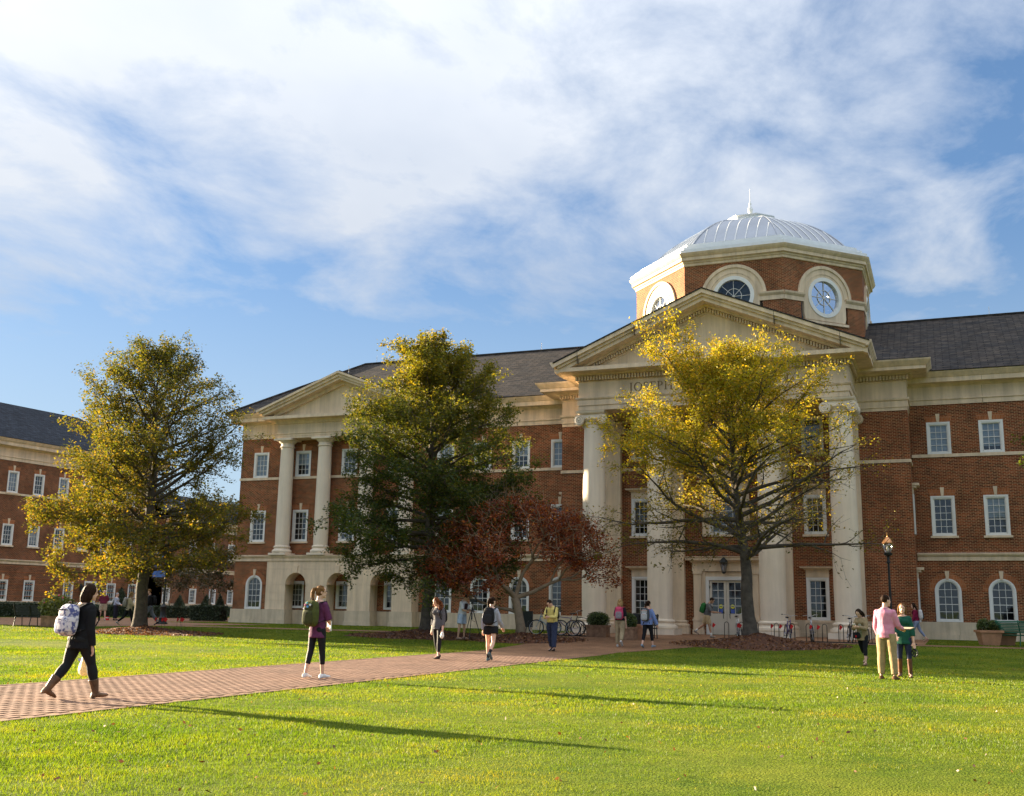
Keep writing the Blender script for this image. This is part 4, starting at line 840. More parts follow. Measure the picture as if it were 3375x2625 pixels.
# ---- octagonal drum and dome
DX, DY = X0, 65.2
def drum():
    r = 7.26; ap = r * math.cos(PI / 8); side = 2 * r * math.sin(PI / 8); hs = side / 2
    ring = lambda rr: [(DX + rr * math.sin(math.radians(a)), DY - rr * math.cos(math.radians(a))) for a in (-22.5, 22.5, 67.5, 112.5, 157.5, 202.5, 247.5, 292.5)]
    d = thing_part('dome_drum')
    gr, fr, ar = .955, 1.12, 1.78; zc = 18.93
    wall_me = {}
    for i in range(8):
        ang = math.radians(45 * i); T = lambda x, y, z, a=ang: (DX + (x * math.cos(a) - (y - ap) * math.sin(a)), DY + (x * math.sin(a) + (y - ap) * math.cos(a)), z)
        mb = MB(T); wall_faces(mb, -hs, hs, 13.5, 20.97, [(-1.62, 1.62, 17.55, zc + 1.62, 1.62)], 0, .12); H(mb, 'drum_wall', 'brick', d)
        # stone arch panel with round opening
        mb = MB(T); N = 32
        arcp = [(1.78 * math.cos(PI * k / 16), zc + 1.78 * math.sin(PI * k / 16)) for k in range(17)]; outer = arcp + [(-1.42, 17.55), (1.42, 17.55)]
        # face of panel: ring between round hole and outline sampled by angle
        def edge(a):
            c, s = math.cos(a), math.sin(a)
            if s >= 0: return (1.78 * c, zc + 1.78 * s)
            t = min(1.45 / max(1e-6, abs(c)), 1.38 / max(1e-6, -s)); return (t * c, zc + t * s)
        O = [edge(2 * PI * k / 48) for k in range(49)]; I = [(fr * math.cos(2 * PI * k / 48), zc + fr * math.sin(2 * PI * k / 48)) for k in range(49)]
        frame_strip(mb, O, I, -.05, .14); pn = H(mb, 'arch_panel', 'stone', d)
        mb = MB(T)
        for r0, r1, pr in ((1.66, 1.84, .11), (1.34, 1.40, .075)):
            frame_strip(mb, [(r1 * math.cos(PI * k / 24), zc + r1 * math.sin(PI * k / 24)) for k in range(25)], [(r0 * math.cos(PI * k / 24), zc + r0 * math.sin(PI * k / 24)) for k in range(25)], -pr, .0)
        H(mb, 'arch_moulding', 'stone', d)
        mb = MB(T); mb.box(-1.6, 1.6, -.10, .02, 17.36, 17.50); H(mb, 'panel_sill', 'stone', d)
        mb = MB(T); c48 = lambda q: [(q * math.cos(2 * PI * k / 40), zc + q * math.sin(2 * PI * k / 40)) for k in range(41)]
        frame_strip(mb, c48(fr + .05), c48(gr), -.09, .12); rw = H(mb, 'round_window', 'white', d)
        mb = MB(T); frame_strip(mb, c48(.455), c48(.435), .01, .05)
        for k in range(8):
            a = PI * k / 4; c, s = math.cos(a), math.sin(a); w = .010; mb.prism_xz([(-s * w, zc + c * w), (s * w, zc - c * w), (gr * c + s * w, zc + gr * s - c * w), (gr * c - s * w, zc + gr * s + c * w)], .012, .048)
        H(mb, 'glazing_bars', 'white', d)
        mb = MB(T); q = c48(gr)[:-1]; mb.add([(x, .06, z) for x, z in q], [tuple(range(len(q)))[::-1]]); H(mb, 'pane', 'glass_dim', d)
        mb = MB(T); mb.box(-1.2, 1.2, 1.4, 1.45, 17.6, 20.2); H(mb, 'room_behind', 'dim_room', d)
        for a, b in ((-hs, -1.45), (1.45, hs)):
            mb = MB(T); mb.sweep([(a, 0), (b, 0)], [(0, 18.52), (.05, 18.53), (.05, 18.78), (.08, 18.80), (.16, 18.90), (.18, 19.0), (0, 19.04)]); H(mb, 'string_course', 'stone', d)
    mb = MB(); mb.sweep(ring(r), [(0, 20.93), (.06, 20.95), (.06, 21.08), (.12, 21.12), (.14, 21.2), (.26, 21.24), (.26, 21.42), (.30, 21.45), (.38, 21.55), (.44, 21.66), (0, 21.7)], True); H(mb, 'drum_cornice', 'stone', d)
    mb = MB(); mb.sweep(ring(r), [(.34, 21.66), (.34, 21.88), (.06, 21.90), (.06, 22.12), (-.24, 22.14), (-.24, 22.36), (-.55, 22.38), (-.7, 22.4)], True); H(mb, 'roof_steps', 'metal_white', d)
    # dome: eight curved metal gores with standing seams
    prof = [(q, 17.26 + math.sqrt(8.25 ** 2 - q * q)) for q in np.linspace(6.45, 1.5, 15)]
    for i in range(8):
        ang = math.radians(45 * i); tn = math.tan(PI / 8)
        T = lambda x, y, z, a=ang: (DX + (x * math.cos(a) - y * math.sin(a)), DY + (x * math.sin(a) + y * math.cos(a)), z)
        mb = MB(T); vs = []
        for q, z in prof: y = -q * math.cos(PI / 8); w = q * math.cos(PI / 8) * tn; vs += [(-w, y, z), (w, y, z)]
        mb.add(vs, [(2 * k, 2 * k + 1, 2 * k + 3, 2 * k + 2) for k in range(len(prof) - 1)]); g = H(mb, 'dome_gore', 'metal_roof', d, 60)
        for k in range(-4, 5):
            x = k * .60
            pts = [(x, -q * math.cos(PI / 8) - .01, z + .012) for q, z in prof if abs(x) < q * math.cos(PI / 8) * tn - .02]
            if len(pts) > 2: mb = MB(T); mb.tube(pts, .036, 4); H(mb, 'standing_seam', 'metal_white', d)
        mb = MB(T); mb.tube([(-q * math.cos(PI / 8) * tn, -q * math.cos(PI / 8), z + .01) for q, z in prof], .05, 5); H(mb, 'hip_seam', 'metal_roof', d)
    mb = MB(); mb.sweep(ring(1.58), [(.35, 25.28), (.12, 25.40), (.0, 25.46), (.0, 25.60), (.10, 25.66), (.10, 25.70), (-1.4, 25.86)], True); H(mb, 'dome_cap', 'metal_white', d)
    mb = MB(); mb.lathe([(.22, 25.8), (.14, 25.95), (.05, 26.02), (.05, 26.2), (.10, 26.3), (.15, 26.40), (.17, 26.52), (.15, 26.64), (.09, 26.74), (.06, 26.84), (.09, 26.92), (.05, 27.0), (.022, 27.2), (.008, 27.95)], (DX, DY, 0), 18); H(mb, 'finial', 'metal_white', d, 50)
M['dim_room'] = plain('dim_room', (.17, .20, .24), .9, var=.3, vs=1.2)
drum()
# ------------------------------------------------------------------ the brick wing on the left and the low range behind it
def wing(name, label, loc, rz, u0, u1, zs, winu, door=None, lo=False, jog=None, back=12., roof='roof_blue'):
    b = thing(name, label, 'building', loc, rz); zf = loc[2]
    h = lambda z: z - zf
    top, c2, pl, rz_, f = zs['top'], (4.10, 4.42), zs['pl'], zs['ridge'], zs['f']
    holes = []
    for fl, us in enumerate(winu):
        for u in us: holes.append((u - .42, u + .42, h(f[fl][0]) + .02, h(f[fl][0] + f[fl][1]) - .03, 0))
    if door: holes.append((door - .5, door + .5, 0, h(2.95), 0))
    mb = MB(); wall_faces(mb, u0, u1, -.3, h(top) + .03, holes, 0.)
    mb.quad((u0, back, -.3), (u0, 0, -.3), (u0, 0, h(top)), (u0, back, h(top))); mb.quad((u1, 0, -.3), (u1, back, -.3), (u1, back, h(top)), (u1, 0, h(top))); mb.build('wall', 'brick_dark', b)
    mb = MB(); mb.sweep([(u0, 0), (u1, 0), (u1, back)], [(0, h(4.10)), (.06, h(4.12)), (.06, h(4.28)), (.14, h(4.36)), (.16, h(4.43)), (0, h(4.46))]); mb.build('belt_course', 'stone', b)
    if not lo: mb = MB(); mb.sweep([(u0, 0), (u1, 0), (u1, back)], [(0, h(9.30)), (.05, h(9.30)), (.05, h(9.46)), (0, h(9.47))]); mb.build('sill_course', 'stone', b)
    t = h(top)
    prof = [(0, t), (.05, t), (.05, t + .23), (.1, t + .25), (.1, t + .3), (.03, t + .32), (.03, t + .92), (.1, t + .97), (.22, t + 1.04), (.58, t + 1.06), (.60, t + 1.29), (.7, t + 1.39), (.82, t + 1.57), (0, t + 1.62)] if not lo else [(0, t), (.04, t), (.04, t + .5), (.2, t + .6), (.5, t + .62), (.5, t + .8), (.6, t + .95), (0, t + 1.)]
    mb = MB(); mb.sweep([(u0, 0), (u1, 0), (u1, back)], prof); mb.build('entablature', 'stone', b)
    e = t + (1.6 if not lo else .98); ov = .84 if not lo else .62; rg = h(rz_); ry = back / 2
    mb = MB(); mb.quad((u0, -ov, e), (u1 + ov, -ov, e), (u1 - (4 if not lo else 0), ry, rg), (u0, ry, rg)); mb.add([(u1 + ov, -ov, e), (u1 + ov, back + ov, e), (u1 - (4 if not lo else 0), ry, rg)], [(0, 1, 2)]); mb.quad((u1 + ov, back + ov, e), (u0, back + ov, e), (u0, ry, rg), (u1 - (4 if not lo else 0), ry, rg)); mb.quad((u0, -ov, e - .02), (u0, back + ov, e - .02), (u1 + ov, back + ov, e - .02), (u1 + ov, -ov, e - .02)); mb.build('roof', roof, b)
    n = max(1, round((u1 - u0) / 2.4)); s = (u1 - u0) / n; mb = MB(); mb.box(.004, s - .004, -.07, .03, -.3, h(pl)); me = mb.mesh('plinth_stone', 'stone2')
    for i in range(n):
        if door and u0 + i * s < door + .6 and u0 + (i + 1) * s > door - .6:
            for a, c in ((u0 + i * s, door - .62), (door + .62, u0 + (i + 1) * s)):
                if c - a > .05: mb = MB(); mb.box(a, c, -.07, .03, -.3, h(pl)); mb.build('plinth_stone', 'stone2', b)
        else: link('plinth_stone', me, b, (u0 + i * s, 0, 0))
    if zs.get('bands'):
        for z in np.arange(pl + .35, 4.0, .45): mb = MB(); mb.box(u0, u1, -.018, .01, h(z), h(z) + .05); mb.build('brick_band', 'arch_brick', b)
    for fl, us in enumerate(winu):
        z, ht = f[fl]
        for q, u in enumerate(us):
            w = window_meshes(('lw', ht, (q + fl) % 2), .95, ht, 4 if ht < 1.75 else 5, 3, False, .12, ('blind', .9) if (fl < 2 and not lo and (q + fl) % 2 == 0) else ('blind_dim', .8) if (q + fl) % 2 == 0 else None, sill=1)
            put_window(b, u, 0, h(z), w)
            link('flat_arch', FA9, b, (u, 0, h(z + ht) + .005)); link('keystone', FK9, b, (u, 0, h(z + ht) + .005))
    if door:
        mb = MB(); frame_strip(mb, [(door - .6, 0), (door - .6, h(3.05)), (door + .6, h(3.05)), (door + .6, 0)], [(door - .49, 0), (door - .49, h(2.93)), (door + .49, h(2.93)), (door + .49, 0)], -.05, .2); df = mb.build('door_frame', 'white', b)
        mb = MB(); mb.box(door - .5, door + .5, .3, .34, 0, h(2.95)); mb.build('door', 'dark_door', b)
    return b
M['dark_door'] = plain('dark_door', (.03, .025, .022), .5)
lw = wing('brick_wing', 'three storey brick wing with blue slate roof at the left edge, facing the lawn', (-65.91, 61.26, .35), math.radians(84.0), -16, 14.4,
          dict(top=11.89, pl=1.36, ridge=17.4, f=[(9.48, 1.65), (5.5, 1.6), (1.38, 1.56)], bands=1), [[-9.3, -7, -4.65, -2.3, 0.0, 2.32, 4.65, 7.0, 9.3, 11.6], [-9.3, -7, -4.65, -2.3, 0.0, 2.32, 4.65, 7.0, 9.3, 11.6], [-9.3, -7, -4.65, -2.3, 0.0, 2.35, 6.0, 10.3, 12.6]], door=8.15)
bw = wing('low_brick_building', 'two storey brick building far back between the hall and the left wing', (-62.67, 75.25, .35), PI / 2, 0, 48, dict(top=7.85, pl=1.38, ridge=11.4, f=[(5.36, 1.56), (1.38, 1.32)]), [[3.7, 6.3, 9.3, 12.2, 15.2, 18.2], [.55, 4.1, 6.9, 9.6, 12.5, 15.5]], lo=True, back=9)
# end wall of the low building toward the camera is part of its wall already closed by the wing
mb = MB(); mb.quad((0, 9, -.3), (0, 0, -.3), (0, 0, 8.4), (0, 9, 8.4)); mb.build('end_wall', 'brick_dark', bw)
def lantern(loc, rz, label, scale=1.):
    t = thing('wall_lantern', label, 'lantern', loc, rz); t.scale = (scale,) * 3
    mb = MB(); mb.box(-.03, .03, -.18, 0, .2, .24); mb.box(-.08, .08, -.02, 0, .0, .34); mb.build('bracket', 'iron', t)
    mb = MB(); mb.lathe([(.06, -.22), (.12, .1)], (0, -.22, 0), 6); mb.build('glass', 'globe', t)
    mb = MB(); mb.lathe([(.16, .1), (.10, .18), (.03, .26), (.0, .27)], (0, -.22, 0), 6)
    mb.lathe([(.03, -.28), (.07, -.24), (.07, -.21)], (0, -.22, 0), 6)
    for k in range(6): a = 2 * PI * k / 6; mb.tube([(.062 * math.cos(a), -.22 + .062 * math.sin(a), -.22), (.125 * math.cos(a), -.22 + .125 * math.sin(a), .1)], .008, 4)
    mb.build('cage', 'iron', t); return t
for u, w in ((7.25, 'left'), (9.05, 'right')):
    p = lw.matrix_basis @ Vector((u, 0, 1.95)); lantern(p, math.radians(84), 'black wall lantern just %s of the dark door in the left wing' % w, 1.5)['group'] = 'lanterns beside the dark door'
lantern((-10.41, 54.5, 3.72), 0, 'glass lantern hung over the cream double entrance doors', 1.5)

# ------------------------------------------------------------------ trees
def leaf_cloud(P, size, rngl, up=.35, aspect=.55):
    n = len(P); s = size * rngl.uniform(.6, 1.35, n)[:, None]
    a = rngl.normal(size=(n, 3)); a[:, 2] *= .6; a /= np.linalg.norm(a, axis=1)[:, None]
    b = rngl.normal(size=(n, 3)); b[:, 2] *= (1 - up) ; b -= (b * a).sum(1)[:, None] * a; b /= np.linalg.norm(b, axis=1)[:, None] + 1e-9
    nn = np.cross(a, b)
    V = np.stack([P - a * s, P + b * s * aspect + nn * s * .12, P + a * s, P - b * s * aspect + nn * s * .12], 1).reshape(-1, 3)
    return V, np.arange(4 * n).reshape(n, 4)
def tree(name, label, loc, Ht, trunk_r, env, leafmat, bark, nbr, first, angle, leaf_size, per_m, seed, group=None, droop=.0, dens=None, lean=(0, 0), wig=.06, nsec=9, leader=.78, tert=True):
    """central leader with spiralling limbs; env(t) = crown radius at relative height t; dens(p) keeps a leaf site or not"""
    r = np.random.default_rng(seed); T = thing(name, label, 'tree', loc, 0, group)
    mbw = MB(); sites = []
    top = Ht * leader
    spine = []
    for i in range(15):
        t = i / 14; spine.append(Vector((lean[0] * t + wig * r.normal() * (t > .12), lean[1] * t + wig * r.normal() * (t > .12), t * Ht * .97)))
    rad = [max(.012, trunk_r * (1 - (i / 14)) ** .85) for i in range(15)]
    rad[0] = trunk_r * 1.55; 
    spine.insert(1, Vector((0, 0, .16))); rad.insert(1, trunk_r * 1.18); spine.insert(2, Vector((0, 0, .45))); rad.insert(2, trunk_r * 1.03)
    spine[0] = Vector((0, 0, -.25))
    tk = MB(); tk.tube(spine, rad, 12)
    def at(z):
        for i in range(1, len(spine)):
            if spine[i].z >= z:
                k = (z - spine[i - 1].z) / max(1e-6, spine[i].z - spine[i - 1].z); return spine[i - 1].lerp(spine[i], k), rad[i - 1] + (rad[i] - rad[i - 1]) * k
        return spine[-1], rad[-1]
    def bent(p0, d, length, r0, n, up, jit):
        pts = [p0.copy()]; dd = d.normalized()
        for i in range(n):
            dd = (dd + Vector((r.normal() * jit, r.normal() * jit, r.normal() * jit + up)) ).normalized(); pts.append(pts[-1] + dd * (length / n))
        return pts, [max(.004, r0 * (1 - .88 * i / n)) for i in range(n + 1)]
    az = r.uniform(0, 6.28)
    for i in range(nbr):
        f = (i + .5 * r.random()) / nbr; z0 = first + (Ht * .93 - first) * f ** 1.05; p0, tr = at(z0)
        az += 2.399 + r.normal() * .25; el = math.radians(angle(f) + r.normal() * 6)
        R0 = env((z0 + math.sin(el) * env(z0 / Ht) * .5) / Ht) * r.uniform(.82, 1.08); ln = max(.35, R0 / max(.35, math.cos(el))); ln = min(ln, max(.4, (Ht * .99 - z0) / max(.2, math.sin(el))))
        d = Vector((math.cos(az) * math.cos(el), math.sin(az) * math.cos(el), math.sin(el)))
        r0 = min(tr * .62, .018 + .016 * ln)
        pts, rr = bent(p0, d, ln, r0, 8, -droop * .04 + .015, .09); mbw.tube(pts, rr, 6, False)
        for s in range(nsec):
            k = .22 + .78 * (s + r.random()) / nsec; q = min(7, int(k * 8)); p = pts[q].lerp(pts[q + 1], k * 8 - q)
            dl = (pts[q + 1] - pts[q]).normalized(); side = dl.cross(Vector((0, 0, 1))); side.normalize()
            sg = 1 if s % 2 else -1; sd_ = (dl * r.uniform(.5, .9) + side * sg * r.uniform(.5, 1.0) + Vector((0, 0, r.normal() * .35 + .12))).normalized()
            l2 = ln * r.uniform(.22, .42) * (1.15 - .6 * k) + .25
            p2, r2 = bent(p, sd_, l2, max(.006, rr[q] * .5), 5, .02 - droop * .03, .16); mbw.tube(p2, r2, 4, False)
            for a in range(5):
                m = max(1, int(per_m * l2 / 5)); 
                for _ in range(m): sites.append(p2[a].lerp(p2[a + 1], r.random()) + Vector(r.normal(size=3)) * .11)
            if tert:
                for w in range(5):
                    q2 = r.integers(1, 5); d3 = ((p2[q2 + 1 if q2 < 5 else 5] - p2[q2]).normalized() + Vector(r.normal(size=3)) * .7).normalized(); l3 = l2 * r.uniform(.3, .6)
                    p3, r3 = bent(p2[q2], d3, l3, .006, 3, .0 - droop * .05, .2); mbw.tube(p3, r3, 3, False)
                    m = max(2, int(per_m * l3 * .9))
                    for _ in range(m): sites.append(p3[0].lerp(p3[3], r.random() ** .7) + Vector(r.normal(size=3)) * .10)
    P = np.array([tuple(s) for s in sites])
    if dens is not None: P = P[r.random(len(P)) < dens(P, Ht)]
    t_ = tk.build('trunk', bark, T, True); mbw.build('branches', bark, t_, True)
    V, F = leaf_cloud(P, leaf_size, r); o = link('crown', np_mesh('crown', V, F, leafmat), T)
    return T
GY = (.30, .22, .02)
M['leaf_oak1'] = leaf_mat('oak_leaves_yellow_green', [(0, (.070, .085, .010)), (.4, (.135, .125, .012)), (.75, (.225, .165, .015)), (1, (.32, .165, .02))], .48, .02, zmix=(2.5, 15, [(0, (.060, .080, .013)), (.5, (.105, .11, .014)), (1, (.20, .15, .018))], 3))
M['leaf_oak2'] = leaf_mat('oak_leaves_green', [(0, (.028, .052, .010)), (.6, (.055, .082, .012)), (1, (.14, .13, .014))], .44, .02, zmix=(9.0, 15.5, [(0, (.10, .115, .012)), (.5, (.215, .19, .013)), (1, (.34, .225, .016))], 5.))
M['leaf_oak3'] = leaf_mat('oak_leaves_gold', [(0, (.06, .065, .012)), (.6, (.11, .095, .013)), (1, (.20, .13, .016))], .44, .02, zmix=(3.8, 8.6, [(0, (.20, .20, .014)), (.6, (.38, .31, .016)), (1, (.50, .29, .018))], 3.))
M['leaf_crape'] = leaf_mat('crape_leaves_red', [(0, (.075, .022, .008)), (.5, (.17, .034, .010)), (.85, (.34, .065, .012)), (1, (.50, .17, .016))], .42, .03)
M['leaf_small'] = leaf_mat('small_tree_leaves', [(0, (.03, .04, .01)), (.6, (.06, .055, .012)), (1, (.14, .07, .014))], .35, .06)
M['leaf_hedge'] = leaf_mat('hedge_leaves', [(0, (.018, .036, .012)), (1, (.040, .066, .018))], .25, .06)
M['leaf_box'] = leaf_mat('boxwood_leaves', [(0, (.045, .085, .015)), (1, (.12, .16, .022))], .35, .06)
M['leaf_rose'] = leaf_mat('rose_leaves', [(0, (.10, .14, .02)), (1, (.24, .24, .04))], .4, .06)
M['leaf_plum'] = leaf_mat('dark_red_leaves', [(0, (.03, .018, .016)), (1, (.09, .035, .03))], .3, .06)
def env_oak(w, tip=.1):
    def f(t):
        t = max(0, min(1, t))
        if t < .34: return w * (.70 + .30 * math.sin(PI / 2 * t / .34))
        return w * max(tip, (1 - ((t - .34) / .68) ** 1.9)) ** .9
    return f
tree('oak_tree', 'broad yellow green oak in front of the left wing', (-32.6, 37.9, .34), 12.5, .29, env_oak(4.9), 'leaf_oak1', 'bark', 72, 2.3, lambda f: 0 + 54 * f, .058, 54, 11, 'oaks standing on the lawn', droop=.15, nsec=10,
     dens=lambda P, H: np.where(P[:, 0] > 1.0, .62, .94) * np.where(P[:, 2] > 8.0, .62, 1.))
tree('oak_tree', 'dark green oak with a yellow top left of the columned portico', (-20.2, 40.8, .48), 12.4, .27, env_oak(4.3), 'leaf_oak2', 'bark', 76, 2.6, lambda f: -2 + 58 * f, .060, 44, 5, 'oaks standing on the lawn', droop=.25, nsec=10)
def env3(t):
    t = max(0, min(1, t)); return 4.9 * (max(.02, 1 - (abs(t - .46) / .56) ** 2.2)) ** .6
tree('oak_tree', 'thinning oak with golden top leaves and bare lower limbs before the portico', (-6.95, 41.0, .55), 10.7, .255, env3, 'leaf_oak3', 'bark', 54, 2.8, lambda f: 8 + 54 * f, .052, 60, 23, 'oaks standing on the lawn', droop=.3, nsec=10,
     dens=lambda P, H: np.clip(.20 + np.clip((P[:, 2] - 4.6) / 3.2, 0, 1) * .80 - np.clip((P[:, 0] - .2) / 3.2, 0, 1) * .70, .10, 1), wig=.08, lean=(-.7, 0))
def crape():
    r = np.random.default_rng(31); T = thing('crape_myrtle', 'spreading crape myrtle with dark red leaves and pale multiple trunks', 'tree', (-15.95, 40.7, .48)); tk = MB(); br = MB(); sites = []
    def grow(p, d, l, rad, lev):
        pts = [p]; dd = d.normalized()
        for i in range(5): dd = (dd + Vector(r.normal(size=3)) * .13 + Vector((0, 0, .03))).normalized(); pts.append(pts[-1] + dd * l / 5)
        (tk if lev < 2 else br).tube(pts, [rad * (1 - .45 * i / 5) for i in range(6)], 8 if lev < 2 else 5, False)
        if lev >= 3:
            for i in range(5):
                for _ in range(9 if lev == 3 else 15): sites.append(pts[i].lerp(pts[i + 1], r.random()) + Vector(r.normal(size=3)) * .10)
        if lev < 5:
            n = (4, 4, 4, 4, 3)[lev]
            for k in range(n):
                a = 2 * PI * (k + r.random() * .6) / n; sp = (.85, .8, .75, .8, .8)[lev]; sd_ = dd.orthogonal().normalized(); q = Matrix.Rotation(a, 3, dd) @ sd_
                nd = (dd * (1 - sp * .45) + q * sp + Vector((0, 0, .08))).normalized()
                if nd.z < -.05: nd.z = .0
                grow(pts[-1] if k or lev == 0 else pts[4], nd, l * r.uniform(.60, .84), rad * .52, lev + 1)
    p0 = Vector((0, 0, -.2)); pts = [p0, Vector((-.05, 0, .3)), Vector((-.16, 0, .9)), Vector((-.3, .0, 1.35))]; tk.tube(pts, [.24, .19, .165, .16], 12)
    top = pts[-1]
    for d, l in (((-.95, .1, .8), 1.95), ((.15, .35, 1.0), 1.75), ((.95, -.1, .62), 1.95), ((-.1, -.6, .9), 1.6)): grow(top, Vector(d), l, .10, 1)
    low = Vector((-.12, 0, .75)); grow(low, Vector((-1.0, -.1, .42)), 2.1, .075, 1)
    P = np.array([tuple(s) for s in sites]); ctr = np.array([0, 0, 3.3]); q = (P - ctr) / np.array([4.35, 4.0, 2.1]); P = P[(q ** 2).sum(1) < 1.05]
    P[:, 2] -= .28 * np.clip((P[:, 0] ** 2 + P[:, 1] ** 2) / 9, 0, 1.6); keep = r.random(len(P)) < np.clip(.80 - np.clip((P[:, 0] - 1.5) / 3.2, 0, 1) * .5, .3, 1); P = P[keep]
    if len(P) > 34000: P = P[r.permutation(len(P))[:34000]]
    t_ = tk.build('trunk', 'bark_smooth', T, True); br.build('branches', 'bark_smooth', t_, True)
    V, F = leaf_cloud(P, .053, r); link('crown', np_mesh('crown', V, F, 'leaf_crape'), T)
crape()
def small_tree(loc, Ht, w, lab, seed):
    tree('young_tree', lab, loc, Ht, .07, lambda t: w * (max(.05, 1 - (abs(t - .55) / .5) ** 2)) ** .6, 'leaf_small', 'bark_smooth', 22, Ht * .38, lambda f: 18 + 45 * f, .085, 20, seed, 'young trees beside the far hedges', nsec=6, tert=True)
small_tree((-54.9, 67.0, .3), 4.4, 1.9, 'young dark tree beside the lamp post and banner', 41)
small_tree((-45.6, 59.6, .3), 4.6, 2.1, 'young russet tree close to the corner of the hall', 42)
# leafy tip of a tree that reaches into the picture from the right
tree('oak_tree', 'oak beyond the right edge, only its branch tips showing', (6.55, 46.0, .3), 10.6, .22, lambda t: 3.6 * (max(.02, 1 - (abs(t - .72) / .30) ** 2.2)) ** .6, 'leaf_oak2', 'bark', 26, 5.6, lambda f: 8 + 46 * f, .08, 24, 77, 'oaks standing on the lawn', nsec=8)
def mulch_mound(name, label, cx, cy, rx, ry, hgt, mat, seed):
    r = np.random.default_rng(seed); N = 40; K = 9; vs = []; fs = []
    for k in range(K + 1):
        t = k / K
        for i in range(N):
            a = 2 * PI * i / N; w = 1 + .10 * math.sin(3 * a + seed) + .05 * math.sin(7 * a + 2 * seed); x = cx + rx * t * w * math.cos(a); y = cy + ry * t * w * math.sin(a)
            z = TZ(y) + .02 + hgt * (1 - t) ** 1.7 + (.02 * r.normal() * (t < .95)); vs.append((x, y, z - (.03 if k == K else 0)))
    for k in range(K):
        for i in range(N): fs.append((k * N + i, k * N + (i + 1) % N, (k + 1) * N + (i + 1) % N, (k + 1) * N + i)[::-1])
    me = bpy.data.meshes.new(name); me.from_pydata(vs, [], fs); me.materials.append(M[mat]); me.polygons.foreach_set('use_smooth', [True] * len(fs)); o = tag(link(name, me), kind='structure')
    n = int(rx * ry * 260); t = np.sqrt(r.random(n)) * 1.03; a = r.random(n) * 6.283; P = np.stack([cx + rx * t * np.cos(a), cy + ry * t * np.sin(a), np.zeros(n)], 1); P[:, 2] = TZa(P[:, 1]) + .045 + hgt * np.clip(1 - t, 0, 1) ** 1.7
    V, F = leaf_cloud(P, .05, r, up=-.6); o2 = tag(link('fallen_leaves', np_mesh('fallen_leaves', V, F, 'leaf_litter')), kind='stuff'); o2['label'] = label
M['leaf_litter'] = leaf_mat('leaf_litter', [(0, (.05, .018, .008)), (.5, (.13, .045, .015)), (1, (.30, .13, .03))], .2, .05)
MOUNDS = [(-32.2, 37.7, 3.9, 1.45, .30), (-20.2, 40.7, 3.3, 2.2, .30), (-15.7, 40.1, 2.6, 2.0, .26), (-6.6, 40.7, 3.2, 2.4, .42)]
for i, (lab, m) in enumerate(zip(('brown fallen leaves on the mulch under the left oak', 'brown fallen leaves on the mulch under the green oak', 'dark red fallen leaves on the mulch under the crape myrtle', 'brown fallen leaves on the mulch under the golden oak'), MOUNDS)): mulch_mound('mulch_bed', lab, *m, 'mulch', i + 3)
def hedge(loc, rz, d, label, n, seed, mat='leaf_hedge'):
    r = np.random.default_rng(seed); T = thing('hedge', label, 'hedge', loc, rz, 'clipped hedges along the left buildings'); mb = MB(); mb.box(-d[0] / 2 + .06, d[0] / 2 - .06, -d[1] / 2 + .06, d[1] / 2 - .06, -.1, d[2] - .06); mb.build('twigs', 'hedge_core', T)
    P = r.uniform(-.5, .5, (n, 3)) * np.array(d); ax = r.integers(0, 5, n); s = r.choice([-.5, .5], n)
    P[:, 2] += d[2] / 2
    for k in (0, 1): P[ax == k, k] = s[ax == k] * d[k]
    P[ax == 4, 2] = d[2]; P[ax == 2, 1] = -d[1] / 2; P[ax == 3, 2] = d[2]; P += r.normal(size=(n, 3)) * .035
    V, F = leaf_cloud(P, .06, r); link('foliage', np_mesh('foliage', V, F, mat), T)
M['hedge_core'] = plain('hedge_twigs', (.02, .028, .012), 1.)
hedge((-60.0, 57.5, .3), math.radians(80), (9, 1.1, .95), 'clipped dark hedge behind the rose planter', 5200, 1)
hedge((-60.6, 67.2, .3), math.radians(80), (7.5, 1.1, .85), 'clipped dark hedge behind the two people standing under the window', 4400, 2)
hedge((-54.4, 66.6, .3), math.radians(12), (3.6, 1.2, .85), 'short clipped hedge just right of the left lamp post', 2200, 3)
hedge((-60.6, 82.3, .3), math.radians(88), (4.6, 1.1, .8), 'farthest clipped hedge beneath the low building windows', 2200, 4)
hedge((-45.2, 59.0, .3), math.radians(20), (2.0, 1.5, .95), 'rounded dark bush at the near corner of the hall', 1800, 5)
def cone_shrub(loc, r0, h, label, seed):
    r = np.random.default_rng(seed); T = thing('cone_shrub', label, 'shrub', loc, 0, 'cone shaped evergreens along the left buildings'); mb = MB(); mb.lathe([(r0 * .85, 0), (r0 * .5, h * .5), (.02, h * .95)], n=10); mb.build('twigs', 'hedge_core', T)
    n = 2600; t = 1 - np.sqrt(r.random(n)); a = r.random(n) * 6.283; q = r0 * (1 - t) ** .9; P = np.stack([q * np.cos(a), q * np.sin(a), t * h], 1) + r.normal(size=(n, 3)) * .03; V, F = leaf_cloud(P, .05, r); link('foliage', np_mesh('foliage', V, F, 'leaf_hedge'), T)
cone_shrub((-63.4, 71.2, .3), .95, 2.5, 'cone shaped evergreen under the left wing, left of the oak trunk', 1)
cone_shrub((-61.8, 76.6, .3), .8, 1.9, 'cone shaped evergreen just right of the left lamp post', 2)
cone_shrub((-61.6, 80.0, .3), .85, 2.0, 'cone shaped evergreen before the low brick building, between two windows', 3)
cone_shrub((-46.9, 62.4, .3), .55, 1.9, 'cone shaped evergreen right at the corner of the hall', 4)
M['banner'] = plain('blue_banner_cloth', (.10, .20, .55), .7, var=.15, vs=1.5)
M['board_dark'] = plain('dark_board', (.025, .032, .032), .6)
